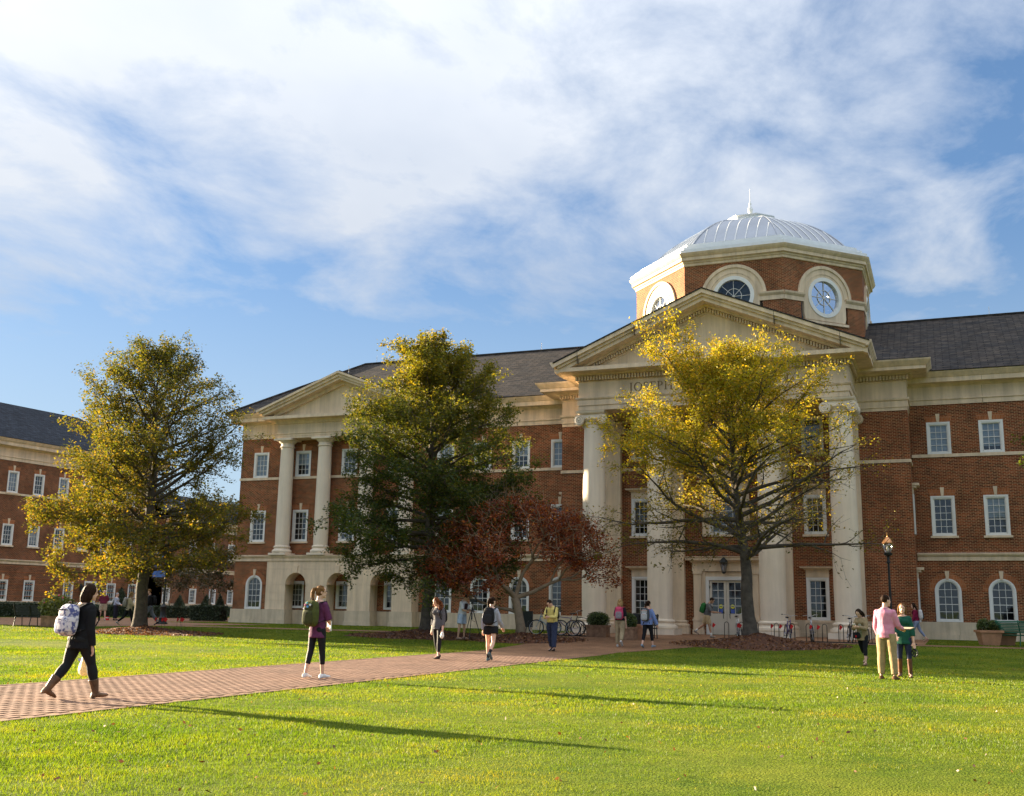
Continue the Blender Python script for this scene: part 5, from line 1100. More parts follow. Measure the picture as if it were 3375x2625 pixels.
# ------------------------------------------------------------------ street furniture
def lamp_post(name, label, loc, h, globe_z, banner=False):
    t = thing(name, label, 'street lamp', loc); b = MB()
    b.lathe([(.27, -.05), (.27, .06), (.22, .10), (.20, .30), (.22, .34), (.16, .42), (.135, .80), (.17, .86), (.17, .92), (.10, 1.0), (.075, 1.06)], n=16); b.build('base', 'black', t, 40)
    b = MB(); b.lathe([(.055, 1.0), (.045, globe_z - .55), (.075, globe_z - .52), (.075, globe_z - .46), (.05, globe_z - .42), (.06, globe_z - .25)], n=14); b.build('pole', 'black', t, 40)
    b = MB(); b.lathe([(.07, globe_z - .26), (.16, globe_z - .20), (.17, globe_z - .12), (.12, globe_z - .10)], n=16); b.build('collar', 'black', t, 40)
    b = MB(); b.lathe([(.11, globe_z - .11), (.18, globe_z + .05), (.20, globe_z + .2), (.19, globe_z + .28)], n=20); b.build('globe', 'globe', t, True)
    b = MB(); b.lathe([(.05, globe_z - .1), (.05, globe_z + .12), (.02, globe_z + .15)], n=8); b.build('bulb', 'white', t, True)
    b = MB(); b.lathe([(.21, globe_z + .25), (.22, globe_z + .29), (.17, globe_z + .38), (.10, globe_z + .49), (.03, globe_z + .53), (.025, globe_z + .58), (.04, globe_z + .61), (.0, globe_z + .70)], n=20); b.build('cap', 'copper', t, 40)
    return t
lamp_post('lamp_post', 'black lamp post with a copper cap right of the portico', (-2.24, 46.6, .3), 4.2, 3.72)
lp = lamp_post('lamp_post', 'tall black lamp post left of the hall near the young trees', (-38.6, 46.6, .3), 4.6, 5.1)
bn = thing('banner', 'blue banner hanging from the left lamp post', 'banner', (-38.6, 46.6, .3), math.radians(15)); b = MB(); b.box(-.75, -.05, -.008, .008, 2.45, 3.75); b.build('cloth', 'banner', bn); b = MB(); b.tube([(-.78, 0, 3.76), (0, 0, 3.76)], .015, 6); b.tube([(-.78, 0, 2.44), (0, 0, 2.44)], .015, 6); b.build('rod', 'black', bn)
def bench(label, loc, rz, mat, w=1.75, curved=False):
    t = thing('bench', label, 'bench', loc, rz)
    prof_seat = [(-.26, .43), (-.10, .415), (.10, .42), (.24, .43)]; 
    for i in range(7):
        y = -.26 + i * .075; z = .44 - .03 * math.sin(PI * (i / 6)); b = MB(); b.box(-w / 2, w / 2, y, y + .058, z - .02, z); b.build('seat_slat', mat, t)
    for i in range(8):
        k = i / 7; y = .25 + .16 * k + (.06 * k * k if curved else 0); z = .50 + .06 * i; b = MB(); b.box(-w / 2, w / 2, y, y + .02, z, z + .048); b.build('back_slat', mat, t)
    for s in (-1, 0, 1):
        x = s * (w / 2 - .06); b = MB(); b.tube([(x, -.30, 0), (x, -.24, .42), (x, .22, .42), (x, .48, .99)], .022, 6); b.tube([(x, .34, 0), (x, .24, .42)], .022, 6); b.build('leg_frame', mat, t)
    for s in (-1, 1):
        x = s * (w / 2 - .06); b = MB(); b.tube([(x, -.24, .42), (x, -.30, .60), (x, -.20, .68), (x, .30, .66)], .02, 6); b.build('armrest', mat, t)
    return t
bench('black slatted bench with its back to the lawn at the far left', (-40.85, 40.1, .22), math.radians(10) + PI, 'black', 1.8)
bench('green slatted bench beside the terracotta planter on the right', (2.55, 47.3, .3), math.radians(160), 'green_metal', 1.7, True)
bench('black slatted bench behind the students with backpacks', (-12.0, 43.75, .3), math.radians(205), 'black', 1.6)
def leaf_ball(T, name, c, r3, n, size, mat, seed, core=True):
    r = np.random.default_rng(seed); a = r.normal(size=(n, 3)); a /= np.linalg.norm(a, axis=1)[:, None]; q = r.uniform(.72, 1.08, n)[:, None]; P = a * q * np.array(r3) + np.array(c); P = P[P[:, 2] > c[2] - r3[2] * .8]
    if core: b = MB(); b.ell(c, tuple(x * .8 for x in r3)); b.build('twigs', 'hedge_core', T)
    V, F = leaf_cloud(P, size, r); link(name, np_mesh(name, V, F, mat), T)
def planter(label, loc, kind, plant, rz=0., seed=1, w=1.0):
    t = thing('planter', label, 'planter', loc, rz)
    b = MB()
    if kind == 'box':
        b.box(-w / 2, w / 2, -.3, .3, 0, .42); b.box(-w / 2 - .03, w / 2 + .03, -.33, .33, .42, .5); b.build('pot', 'wood', t); zt = .5
    else:
        b.add([(-.3 * w, -.3 * w, 0), (.3 * w, -.3 * w, 0), (.3 * w, .3 * w, 0), (-.3 * w, .3 * w, 0), (-.40 * w, -.40 * w, .5), (.40 * w, -.40 * w, .5), (.40 * w, .40 * w, .5), (-.40 * w, .40 * w, .5)], [(0, 3, 2, 1), (0, 1, 5, 4), (1, 2, 6, 5), (2, 3, 7, 6), (3, 0, 4, 7)]); q = .45 * w; b.box(-q, q, -q, q, .5, .59); b.build('pot', 'terra', t); zt = .59
    if plant == 'box': leaf_ball(t, 'foliage', (0, 0, zt + .2), (.56 * w, .36, .34), 2600, .035, 'leaf_box', seed)
    elif plant == 'box2': leaf_ball(t, 'foliage', (-.17, 0, zt + .14), (.26, .26, .30), 1400, .035, 'leaf_box', seed); leaf_ball(t, 'foliage', (.2, 0, zt + .12), (.25, .26, .27), 1300, .035, 'leaf_box', seed + 1)
    elif plant == 'rose':
        leaf_ball(t, 'foliage', (0, 0, zt + .42), (.85, .5, .55), 1500, .07, 'leaf_rose', seed, False)
        r = np.random.default_rng(seed)
        b = MB()
        for k in range(16): a = r.uniform(-.5, .5, 2); b.tube([(a[0] * .4, a[1] * .4, zt - .05), (a[0] * 1.4, a[1], zt + .75)], .008, 4)
        b.build('stems', 'leaf_hedge', t)
        for c in ((.15, -.2, zt + .95), (.42, -.3, zt + .85), (.7, -.1, zt + .62), (-.5, -.3, zt + .6)): b = MB(); b.ell(c, (.05, .05, .045)); b.build('rose', 'rose_pink', t, True)
    elif plant == 'plum': leaf_ball(t, 'foliage', (0, 0, zt + .45), (.62, .6, .62), 2600, .05, 'leaf_plum', seed)
    return t
M['rose_pink'] = plain('rose_petals', (.75, .16, .2), .7)
planter('brown planter with a rose bush beside the far left bench', (-39.4, 40.0, .22), 'box', 'rose', math.radians(15), 1, 1.15)
planter('square brown planter of boxwood left of the students, beside the black bicycle', (-13.75, 43.9, .3), 'box', 'box', 0, 2, .85)
planter('square brown planter of boxwood hidden behind the student in khaki trousers', (-12.02, 42.2, .28), 'box', 'box', 0, 5, .7)
planter('small terracotta pot behind the student in the blue sweatshirt', (-11.72, 42.95, .29), 'pot', 'none', .2, 6, .8)
planter('terracotta planter with two boxwood balls at the right, left of the green bench', (1.35, 47.3, .3), 'pot', 'box2', .25, 7, 1.0)
planter('terracotta planter with boxwood behind the green bench', (1.95, 47.9, .3), 'pot', 'none', .25, 8, .9)
planter('planter with a dark red shrub at the right edge', (3.35, 46.2, .28), 'pot', 'plum', .1, 9, .85)
# bin, notice board
t = thing('litter_bin', 'black litter bin left of the student in the blue sweatshirt', 'bin', (-12.5, 45.3, .3)); b = MB(); b.lathe([(.17, 0), (.20, .1), (.21, .80), (.22, .83), (.22, .87)], n=18); b.build('drum', 'black', t, 40); b = MB(); b.lathe([(.22, .88), (.19, .98), (.1, 1.02), (.08, .96)], n=18); b.build('lid', 'black', t, 40)
t = thing('notice_board', 'dark board on a pale stone foot behind the crape myrtle trunk', 'sign', (-17.9, 46.2, .3), math.radians(-4)); b = MB(); b.box(-.34, .34, -.05, .05, .30, 1.02); b.build('panel', 'board_dark', t); b = MB(); b.box(-.28, -.04, -.12, .12, -.05, .30); b.build('foot', 'stone2', t); b = MB(); b.box(.04, .28, -.12, .12, -.05, .30); b.build('foot', 'stone2', t)
# ---- bicycles
def bicycle(label, loc, rz, col, lean=4, turn=0., basket=None):
    t = thing('bicycle', label, 'bicycle', loc, rz, 'bicycles parked in front of the hall'); t.rotation_euler = (math.radians(lean), 0, rz)
    m = col; r = .335; wb = .53
    RY = Matrix.Rotation(PI / 2, 4, 'X')
    for sx in (-1, 1):
        Mw = Matrix.Translation((sx * wb, 0, r)) @ (Matrix.Rotation(turn if sx > 0 else 0, 4, 'Z')) @ RY
        b = MB(); b.torus(Mw, r - .02, .022, 30, 6); w = b.build('wheel', 'rubber', t, True)
        b = MB(); b.torus(Mw, r - .05, .011, 30, 5); b.build('rim', 'chrome', w, True)
        b = MB()
        for k in range(16):
            a = 2 * PI * k / 16; p = Mw @ Vector((0, 0, .02 * (-1) ** k)); q = Mw @ Vector(((r - .05) * math.cos(a), (r - .05) * math.sin(a), 0)); b.tube([p, q], .0022, 3, False)
        b.tube([Mw @ Vector((0, 0, -.045)), Mw @ Vector((0, 0, .045))], .022, 8); b.build('spokes', 'chrome', w)
    bb = Vector((-.08, 0, .29)); st = Vector((-.24, 0, .80)); hd = Vector((.34, 0, .80)); hb = Vector((.37, 0, .68)); ra = Vector((-wb, 0, r))
    b = MB(); b.tube([bb, st], .016, 8); b.tube([st + Vector((.02, 0, -.06)), hd], .016, 8); b.tube([bb, hb], .019, 8); b.tube([hd + Vector((-.012, 0, .05)), hb + Vector((.012, 0, -.04))], .02, 8)
    for s in (-1, 1): b.tube([bb + Vector((0, s * .03, 0)), ra + Vector((0, s * .06, 0))], .009, 6); b.tube([st + Vector((.03, s * .02, -.08)), ra + Vector((0, s * .06, 0))], .008, 6)
    b.build('frame', m, t, True)
    b = MB(); fz = Vector((wb, 0, r))
    for s in (-1, 1): b.tube([hb + Vector((.015, s * .045, -.05)), hb + Vector((.06, s * .055, -.12)), fz + Vector((0, s * .055, 0))], .011, 6)
    b.tube([hb + Vector((.015, -.05, -.05)), hb + Vector((.015, .05, -.05))], .018, 6); b.build('fork', m, t, True)
    b = MB(); b.tube([hd + Vector((-.012, 0, .04)), hd + Vector((-.03, 0, .16)), hd + Vector((.03, 0, .19))], .013, 6); c = hd + Vector((.03, 0, .19)); b.tube([c + Vector((-.12, -.31, .05)), c + Vector((-.02, -.14, .06)), c, c + Vector((-.02, .14, .06)), c + Vector((-.12, .31, .05))], .011, 6); hbar = b.build('handlebar', 'chrome', t, True)
    b = MB()
    for s in (-1, 1): b.tube([c + Vector((-.20, s * .325, .05)), c + Vector((-.10, s * .305, .05))], .017, 6)
    b.build('grip', 'rubber', hbar)
    b = MB(); b.tube([st, st + Vector((-.035, 0, .12))], .012, 6); b.build('seat_post', 'chrome', t); b = MB(); s0 = st + Vector((-.05, 0, .13)); b.loft([(s0 + Vector((-.13, 0, .015)), (0, 1, 0), (0, 0, 1), .03, .02), (s0 + Vector((-.11, 0, .015)), (0, 1, 0), (0, 0, 1), .075, .035), (s0 + Vector((0, 0, .015)), (0, 1, 0), (0, 0, 1), .06, .03), (s0 + Vector((.14, 0, .01)), (0, 1, 0), (0, 0, 1), .018, .018)], 10); b.build('saddle', 'black', t, True)
    b = MB(); Mc = Matrix.Translation(bb) @ RY; b.torus(Mc, .085, .008, 20, 4); b.tube([bb + Vector((0, -.05, 0)), bb + Vector((.14, -.08, -.08))], .011, 6); b.tube([bb + Vector((0, .05, 0)), bb + Vector((-.14, .08, .08))], .011, 6); b.obox(Matrix.Translation(bb + Vector((.14, -.13, -.08))), (.08, .09, .02)); b.obox(Matrix.Translation(bb + Vector((-.14, .13, .08))), (.08, .09, .02)); b.build('crank', 'iron', t)
    return t
M['bike_blue'] = plain('pale_blue_frame', (.22, .40, .50), .35, metal=.3); M['bike_black'] = plain('black_frame', (.02, .02, .022), .3); M['bike_silver'] = plain('silver_frame', (.5, .5, .52), .3, metal=.7); M['bike_purple'] = plain('purple_frame', (.10, .07, .22), .3, metal=.2); M['bike_white'] = plain('white_frame', (.7, .68, .64), .35)
bicycle('pale blue bicycle left of the man in the yellow sweater', (-16.15, 44.4, .31), math.radians(200), 'bike_blue', 6)
bicycle('dark bicycle mostly hidden behind the man in the yellow sweater', (-15.55, 45.0, .31), math.radians(196), 'bike_purple', -5)
bicycle('black bicycle in front of the left portico column', (-14.45, 44.3, .31), math.radians(212), 'bike_black', 5)
bicycle('white bicycle by the entrance doors, seen from the front, left of the oak trunk', (-8.35, 46.6, .31), math.radians(-74), 'bike_white', 5, .1)
bicycle('purple bicycle with swept back bars just right of the oak trunk', (-6.15, 45.0, .31), math.radians(-72), 'bike_purple', -5, -.1)
bicycle('silver bicycle with raised bars in front of the right ground floor window', (-5.15, 44.9, .31), math.radians(-80), 'bike_silver', 4)
bicycle('black bicycle before the right portico column, left one of the close pair', (-3.75, 45.2, .31), math.radians(-78), 'bike_black', -3)
bicycle('silver bicycle before the right portico column, right one of the close pair', (-3.2, 45.3, .31), math.radians(-76), 'bike_silver', 4, .12)
def rack(label, x0, y0, n, pitch, rz, h=.72, wave=False):
    t = thing('bike_rack', label, 'bike rack', (x0, y0, .3), rz)
    for i in range(n):
        x = i * pitch; b = MB(); b.tube([(x, 0, -.02), (x, 0, h - .1), (x + .03, 0, h - .02), (x + .09, 0, h), (x + .15, 0, h - .02), (x + .18, 0, h - .1), (x + .18, 0, -.02)] if not wave else [(x, -.3, 0), (x, -.1, .5), (x, 0, h - .05), (x, .08, h), (x, .16, h - .06), (x, .2, .4), (x, .4, 0)], .016, 6); b.build('hoop', 'iron', t, True)
    b = MB(); b.box(-.2, (n - 1) * pitch + .4, -.04, .04, 0, .05); b.build('rail', 'iron', t); return t
rack('row of dark hairpin bike hoops right of the oak trunk', -6.6, 44.6, 6, .62, 0)
rack('row of dark hairpin bike hoops behind the woman in the beige cardigan', -2.9, 44.7, 3, .62, 0)
rack('low wire bike stand between the crape myrtle and the black bicycle', -17.1, 44.4, 5, .62, 0, .6, True)
rack('bike hoops behind the golden oak trunk', -8.9, 46.2, 3, .62, 0)
# ---- small red flags round two tree feet
def flags(n, c, rx, label, group, seed, xs=None):
    r = np.random.default_rng(seed); proto = None
    for i in range(n):
        x = c[0] + (xs[i] if xs else r.uniform(-rx, rx)); y = c[1] + r.uniform(-.9, .6); z = .28 if c[0] < -20 else .5
        if proto is None:
            proto = thing('flag', label, 'flag', (x, y, z), r.uniform(-.5, .5), group); b = MB(); b.tube([(0, 0, -.2), (0, 0, .52)], .006, 4); b.build('stake', 'iron', proto); b = MB(); b.add([(0, .004, .52), (.11, .01, .44), (.02, .012, .33), (-.03, .008, .36)], [(0, 1, 2, 3)]); b.add([(0, -.004, .52), (.11, .0, .44), (.02, -.006, .33), (-.03, -.004, .36)], [(3, 2, 1, 0)]); b.build('cloth', 'red', proto)
            kids = list(proto.children)
        else:
            o = proto.copy(); COL.objects.link(o); o.location = (x, y, z); o.rotation_euler = (0, 0, r.uniform(-.6, .6))
            for k in kids: q = k.copy(); COL.objects.link(q); q.parent = o
flags(10, (-7.0, 42.6), 2, 'small red flag on a wire stake near the foot of the golden oak', 'red flags round the golden oak', 3, [-1.5, -.75, -.5, -.2, .55, .95, 1.35, 2.0, 2.35, 3.1])
flags(11, (-32.6, 38.6), 1.3, 'small red flag on a wire stake near the foot of the left oak', 'red flags round the left oak', 4, [-1.15, -.85, -.75, -.5, -.12, .35, .8, .95, 1.15, 1.3, 1.55])
# ------------------------------------------------------------------ people
def remesh(me_mb, name, mat, vox, smooth=4, wrinkle=0., wscale=9., seed=0, zs=.55):
    me = me_mb.mesh('tmp', mat); o = bpy.data.objects.new('tmp', me); COL.objects.link(o)
    m = o.modifiers.new('r', 'REMESH'); m.mode = 'VOXEL'; m.voxel_size = vox; m.use_smooth_shade = True
    if smooth: k = o.modifiers.new('s', 'SMOOTH'); k.factor = .5; k.iterations = smooth
    dg = bpy.context.evaluated_depsgraph_get(); out = bpy.data.meshes.new_from_object(o.evaluated_get(dg)); out.name = name
    bpy.data.objects.remove(o); bpy.data.meshes.remove(me)
    n = len(out.vertices)
    if wrinkle and n:
        co = np.empty(n * 3, dtype=np.float32); no = np.empty(n * 3, dtype=np.float32); out.vertices.foreach_get('co', co); out.vertices.foreach_get('normal', no); co = co.reshape(-1, 3); no = no.reshape(-1, 3)
        w = np.empty(n, dtype=np.float32); sd = Vector((seed * 3.7, seed * 1.3, 0))
        for i in range(n):
            p = co[i]; w[i] = noise.noise(Vector((p[0] * wscale, p[1] * wscale, p[2] * wscale * zs)) + sd) + .5 * noise.noise(Vector((p[0] * wscale * 2.3, p[1] * wscale * 2.3, p[2] * wscale * 2.3 * zs)) + sd)
        co += no * (w * wrinkle)[:, None]; out.vertices.foreach_set('co', co.ravel())
    if not out.materials: out.materials.append(M[mat])
    out.polygons.foreach_set('use_smooth', [True] * len(out.polygons)); out.update(); return out
CM = {}
def cloth(c, var=.12, vs=14, rough=.85, c2=None):
    k = (c, c2)
    if k not in CM: CM[k] = 'cloth_%d' % len(CM); M[CM[k]] = plain('cloth', c, rough, var=var, vs=vs, bump=.25, bs=90, spec=.2, c2=c2)
    return CM[k]
SKINS = {'fair': (.66, .40, .28), 'tan': (.50, .28, .17), 'pink': (.70, .42, .30)}
for k, v in SKINS.items(): M['skin_' + k] = plain('skin_' + k, v, .5, var=.05, vs=8)
HAIRS = {'dark': (.030, .017, .010), 'brown': (.030, .014, .007), 'auburn': (.14, .045, .016), 'blond': (.34, .21, .09), 'grey': (.42, .40, .38), 'honey': (.20, .10, .035)}
for k, v in HAIRS.items(): M['hair_' + k] = plain('hair_' + k, v, .6, var=.3, vs=18, bump=.5, bs=60, spec=.06)
def person(label, loc, rz, Hh, legs, arms, top, bottom, shoes, hair, skin='fair', lean=0., head=(0, 0), vox=.011, build=1., sleeve=1.0, leg_len=.97, loose=.012, leg_loose=.008, female=True, open_neck=False, socks=None, boots=0., yaw=0., group='people on the lawn and walks', hem=-.02, twist=0.):
    T = thing('person', label, 'person', loc, rz, group); s = Hh; X = Vector((1, 0, 0))
    rx = lambda a: Matrix.Rotation(math.radians(a), 3, 'X')
    B, TP, BT = MB(), MB(), MB(); J = {}
    hipw = .050 * s; U = Vector((0, 0, 1))
    # legs
    low = 1e9; legd = []
    for sx, (hp, kn, ab, ft) in zip((-1, 1), legs):
        h = Vector((sx * hipw, 0, 0)); a = math.radians(ab) * sx
        d1 = Vector((math.sin(a), math.sin(math.radians(hp)) * math.cos(a), -math.cos(math.radians(hp)) * math.cos(a))); k = h + d1 * .245 * s
        e = math.radians(hp - kn); d2 = Vector((math.sin(a) * .6, math.sin(e), -math.cos(e))).normalized(); an = k + d2 * .243 * s
        f = math.radians(ft); fd = Vector((math.sin(math.radians(8)) * sx, math.cos(f), math.sin(f))).normalized(); fu = Vector((0, -math.sin(f), math.cos(f)))
        heel = an - fu * .038 * s - fd * .035 * s; toe = an - fu * .040 * s + fd * .108 * s; legd.append((h, k, an, fd, fu, heel, toe)); low = min(low, (heel - fu * .012 * s).z, (toe - fu * .008 * s).z)
    off = Vector((0, 0, -low))
    legd = [tuple((p + off) if i not in (3, 4) else p for i, p in enumerate(l)) for l in legd]
    pel = off.copy()
    if boots: leg_len = 1 - .5 * boots + .02
    for sx, (h, k, an, fd, fu, heel, toe) in zip((-1, 1), legd):
        w = build
        B.tube([h + U * .02 * s, h.lerp(k, .25), h.lerp(k, .6), k, k.lerp(an, .28), k.lerp(an, .62), an], [.050 * s * w, .051 * s * w, .041 * s * w, .031 * s, .032 * s * w, .024 * s, .0185 * s], 12)
        B.tube([an + fd * .005, an - fu * .022 * s + fd * .03 * s, toe.lerp(heel, .2) + fu * .012 * s, toe + fu * .008 * s], [.018 * s, .016 * s, .013 * s, .009 * s], 10); B.ell(an.lerp(heel, .5), (.016 * s, .017 * s, .016 * s))
        L = leg_len; q = leg_loose * (1 if L > .7 or L < .52 else .6)
        R_ = lambda t: s * float(np.interp(t, [0, .125, .3, .5, .64, .81, 1], [.0515 * w, .0525 * w, .0425 * w, .0325 * w ** .5, .0335 * w, .0255 * w ** .5, .020]))
        pts = []; rr = []
        for t in np.linspace(0, 1, 12):
            tt = t * L; p = h.lerp(k, tt * 2) if tt < .5 else k.lerp(an, tt * 2 - 1); pts.append(p); rr.append(R_(tt) + .002 + q * (1 + (.8 if L < .55 else (.5 if q > .014 else 0)) * t) + (.004 if leg_loose > .01 else .001))
        BT.tube(pts, rr, 14)
    # torso
    ln = math.radians(lean); up = Vector((0, math.sin(ln), math.cos(ln))); fw = Vector((0, math.cos(ln), -math.sin(ln))); RX = Matrix.Rotation(math.radians(twist), 3, up) @ X; fw2 = Matrix.Rotation(math.radians(twist), 3, up) @ fw
    P = lambda t: pel + up * (t * s)
    w = build; fm = 1 if female else 0
    rings = [(-.045, .083 - .004 * (1 - fm), .062), (.01, .092 if fm else .086, .067), (.06, .086 if fm else .084, .062), (.115, .071 if fm else .080, .053), (.17, .078 if fm else .088, .058), (.225, .092 if fm else .104, .066 if fm else .062), (.255, .096 if fm else .108, .060), (.274, .090 if fm else .102, .052), (.292, .070 if fm else .078, .044), (.310, .042, .037)]
    ring = lambda ex, lo, hi: [(P(t), X.lerp(RX, max(0, min(1, t / .2))), fw.lerp(fw2, max(0, min(1, t / .2))), a * s * w ** .8 + ex, b * s * w + ex) for t, a, b in rings if lo <= t <= hi]
    B.loft(ring(0, -.1, .4), 20)
    if female: 
        for sx in (-1, 1): B.ell(P(.215) + RX * sx * .042 * s + fw2 * .048 * s * w, (.038 * s, .034 * s, .036 * s)); TP.ell(P(.213) + RX * sx * .042 * s + fw2 * .050 * s * w, (.040 * s + loose * .5, .036 * s + loose * .4, .042 * s))
    straight = loose > .015 and not female
    if hem > -.05: TP.loft([(c, a_, b_, (max(r1, .088 * s + loose) if straight else r1) + (.012 if i_ < 3 else 0), (max(r2, .060 * s + loose) if straight else r2) + (.022 if i_ < 2 else .010 if i_ < 3 else 0)) for i_, (c, a_, b_, r1, r2) in enumerate(ring(loose, hem - .001, .27))] + ring(loose * .4, .28, .30), 22)
    if hem <= -.05:
        r0 = ring(loose, -.05, .27) + ring(loose * .4, .28, .30); c0 = r0[0]; TP.loft([(P(hem), c0[1], c0[2], c0[3] * 1.06 + .008, c0[4] * 1.08 + .018), (c0[0], c0[1], c0[2], c0[3] + .008, c0[4] + .018)] + r0[1:], 22)
    BT.loft([(P(-.055), X, fw, .088 * s * w, .070 * s * w), (P(-.02), X, fw, .096 * s * w ** .9 + .004, .076 * s * w + .004), (P(.02), X, fw, .094 * s * w ** .9 + .006, .070 * s * w + .005), (P(.075), X, fw, .083 * s * w + .005, .061 * s * w + .005)], 18)
    for sx in (-1, 1): BT.ell(P(-.015) + X * sx * .045 * s - fw * .028 * s * w, (.048 * s * w, .048 * s * w, .05 * s))
    if straight: TP.torus(Matrix.Translation(P(.302)) @ Matrix.Rotation(-math.radians(lean + 8), 4, 'X'), .040 * s, .013 * s, 20, 6)
    # neck and head
    hp_, hy_ = head; nb = P(.296); RH = Matrix.Rotation(math.radians(hy_), 3, 'Z') @ rx(-hp_ - lean * .6); hc = nb + up * .026 * s + RH @ Vector((0, .020 * s, .075 * s))
    B.tube([P(.285), nb + up * .02 * s, hc - RH @ Vector((0, .012 * s, .03 * s))], [.036 * s, .031 * s, .032 * s], 12)
    Q = lambda x, y, z: hc + RH @ Vector((x * s, y * s, z * s))
    B.ell(Q(0, -.004, .012), (.0445 * s, .055 * s, .056 * s), RH, 18, 12); B.ell(Q(0, .012, -.028), (.036 * s, .040 * s, .040 * s), RH, 16, 10); B.ell(Q(0, .052, -.010), (.008 * s, .013 * s, .014 * s), RH, 8, 6); B.ell(Q(0, .040, -.055), (.016 * s, .014 * s, .011 * s), RH, 8, 6)
    for sx in (-1, 1): B.ell(Q(sx * .045, -.004, -.004), (.006 * s, .012 * s, .018 * s), RH, 8, 6)
    # arms
    hands = []
    for sx, (th, ab, el, inw) in zip((-1, 1), arms):
        sh = P(.256) + RX * sx * (.080 if female else .093) * s * w ** .4; a = math.radians(ab); t_ = math.radians(th + lean * .3)
        d1 = (RX * (sx * math.sin(a)) + fw2 * (math.sin(t_) * math.cos(a)) - Vector((0, 0, math.cos(t_) * math.cos(a)))).normalized(); eb = sh + d1 * .178 * s
        e = math.radians(th + el + lean * .3); i = math.radians(inw); d2 = (RX * (-sx * math.sin(i) + sx * math.sin(a) * .4) + fw2 * (math.sin(e) * math.cos(i)) - Vector((0, 0, math.cos(e) * math.cos(i)))).normalized(); wr = eb + d2 * .150 * s
        B.tube([sh - RX * sx * .02 * s, sh + d1 * .03 * s, sh.lerp(eb, .5), eb, eb.lerp(wr, .35), wr], [.030 * s, .030 * s * w, .026 * s * w, .0215 * s, .022 * s, .0145 * s], 12); B.ell(sh, (.034 * s, .032 * s, .032 * s))
        # hand: palm, four fingers bent at the knuckles, thumb from the side of the palm
        side = d2.cross(fw2).normalized() if abs(d2.dot(fw2)) < .9 else d2.cross(U).normalized(); pn = side.cross(d2).normalized()
        pc = wr + d2 * .030 * s; B.loft([(wr, side, pn, .015 * s, .011 * s), (wr + d2 * .02 * s, side, pn, .021 * s, .011 * s), (wr + d2 * .05 * s, side, pn, .023 * s, .010 * s)], 10)
        curl = .5 if el < 40 else 1.0
        for k in range(4):
            b0 = wr + d2 * .046 * s + side * (k - 1.5) * .0115 * s; l = (.040, .046, .043, .034)[k] * s; c1 = (d2 + pn * sx * -.25 * curl).normalized(); c2 = (d2 - pn * sx * 1.0 * curl).normalized(); B.tube([b0, b0 + c1 * l * .5, b0 + c1 * l * .5 + c2 * l * .55], [.0058 * s, .0055 * s, .0042 * s], 6)
        tb = wr + d2 * .018 * s + side * .019 * s * (1 if side.dot(RX) * sx < 0 else -1); td = (d2 * .8 + side * .6 * (1 if side.dot(RX) * sx < 0 else -1)).normalized(); B.tube([tb, tb + td * .022 * s, tb + (td + d2 * .5).normalized() * .04 * s], [.007 * s, .0062 * s, .0048 * s], 6)
        hands.append((wr, d2, side, pn))
        Ls = sleeve; pts = []; rr = []
        for t in np.linspace(0, 1, 10):
            tt = t * Ls; p = sh.lerp(eb, tt * 2) if tt < .5 else eb.lerp(wr, tt * 2 - 1); pts.append(p); rr.append((.0325 - .011 * min(1, tt / .5) if tt < .5 else .0225 - .006 * (tt - .5) / .5) * s * w + .004 + loose * min(1, .3 + 4 * tt) * (1.0 if Ls > .5 else 1.3))
        pts[0] = sh - RX * sx * .03 * s; TP.tube(pts, rr, 12); TP.ell(sh, (.0365 * s + loose * .45, .035 * s + loose * .45, .0345 * s + loose * .45))
    link('body', remesh(B, 'body', 'skin_' + skin, vox * .8, 2), T)
    link('trousers' if leg_len > .55 else 'shorts', remesh(BT, 'trousers', bottom, vox, 3, .006 if leg_loose > .01 else .0025, 9, len(label)), T)
    link('top', remesh(TP, 'top', top, vox, 3, .008, 9, len(label) + 3), T)
    for (h, k, an, fd, fu, heel, toe) in legd:
        sb = MB(); sd_ = fd.cross(fu)
        sb.loft([(heel - fd * .006 * s - fu * .006 * s, sd_, fu, .016 * s, .012 * s), (heel + fd * .005 * s + fu * .012 * s, sd_, fu, .024 * s, .026 * s), (heel + fd * .05 * s + fu * .014 * s, sd_, fu, .025 * s, .028 * s), (heel.lerp(toe, .62) + fu * .006 * s, sd_, fu, .027 * s, .020 * s), (toe + fu * .002 * s - fd * .01 * s, sd_, fu, .024 * s, .014 * s), (toe + fd * .012 * s, sd_, fu, .010 * s, .008 * s)], 14)
        if boots: sb.tube([an - fu * .012 * s, an.lerp(k, boots * .5), an.lerp(k, boots)], [.029 * s, .033 * s * w ** .5, .037 * s * w], 14); sb.obox(Matrix.Translation(heel - fu * .012 * s + fd * .01 * s), (.034 * s, .034 * s, .02 * s))
        so = link('boot' if boots else 'shoe', remesh(sb, 'shoe', shoes, vox * .8, 2), T)
        if socks: kb = MB(); kb.tube([an - fu * .01 * s, an.lerp(k, .12), an.lerp(k, .26)], [.0225 * s, .0225 * s, .026 * s], 12); kb.build('sock', socks, T, True)
    # face details
    for sx in (-1, 1): eb_ = MB(); eb_.ell(Q(sx * .0175, .0445, .004), (.0058 * s, .0035 * s, .0036 * s), RH, 8, 6); eb_.build('eye', 'dark', T, True); br = MB(); br.ell(Q(sx * .018, .0455, .0135), (.010 * s, .003 * s, .002 * s), RH, 8, 5); br.build('eyebrow', 'hair_brown', T, True)
    mb = MB(); mb.ell(Q(0, .0490, -.036), (.0125 * s, .004 * s, .0034 * s), RH, 10, 6); mb.build('mouth', 'lips', T, True)
    hb = MB(); kind, hm = hair
    hb.ell(Q(0, -.013, .020), (.049 * s, .056 * s, .056 * s), RH, 18, 12)
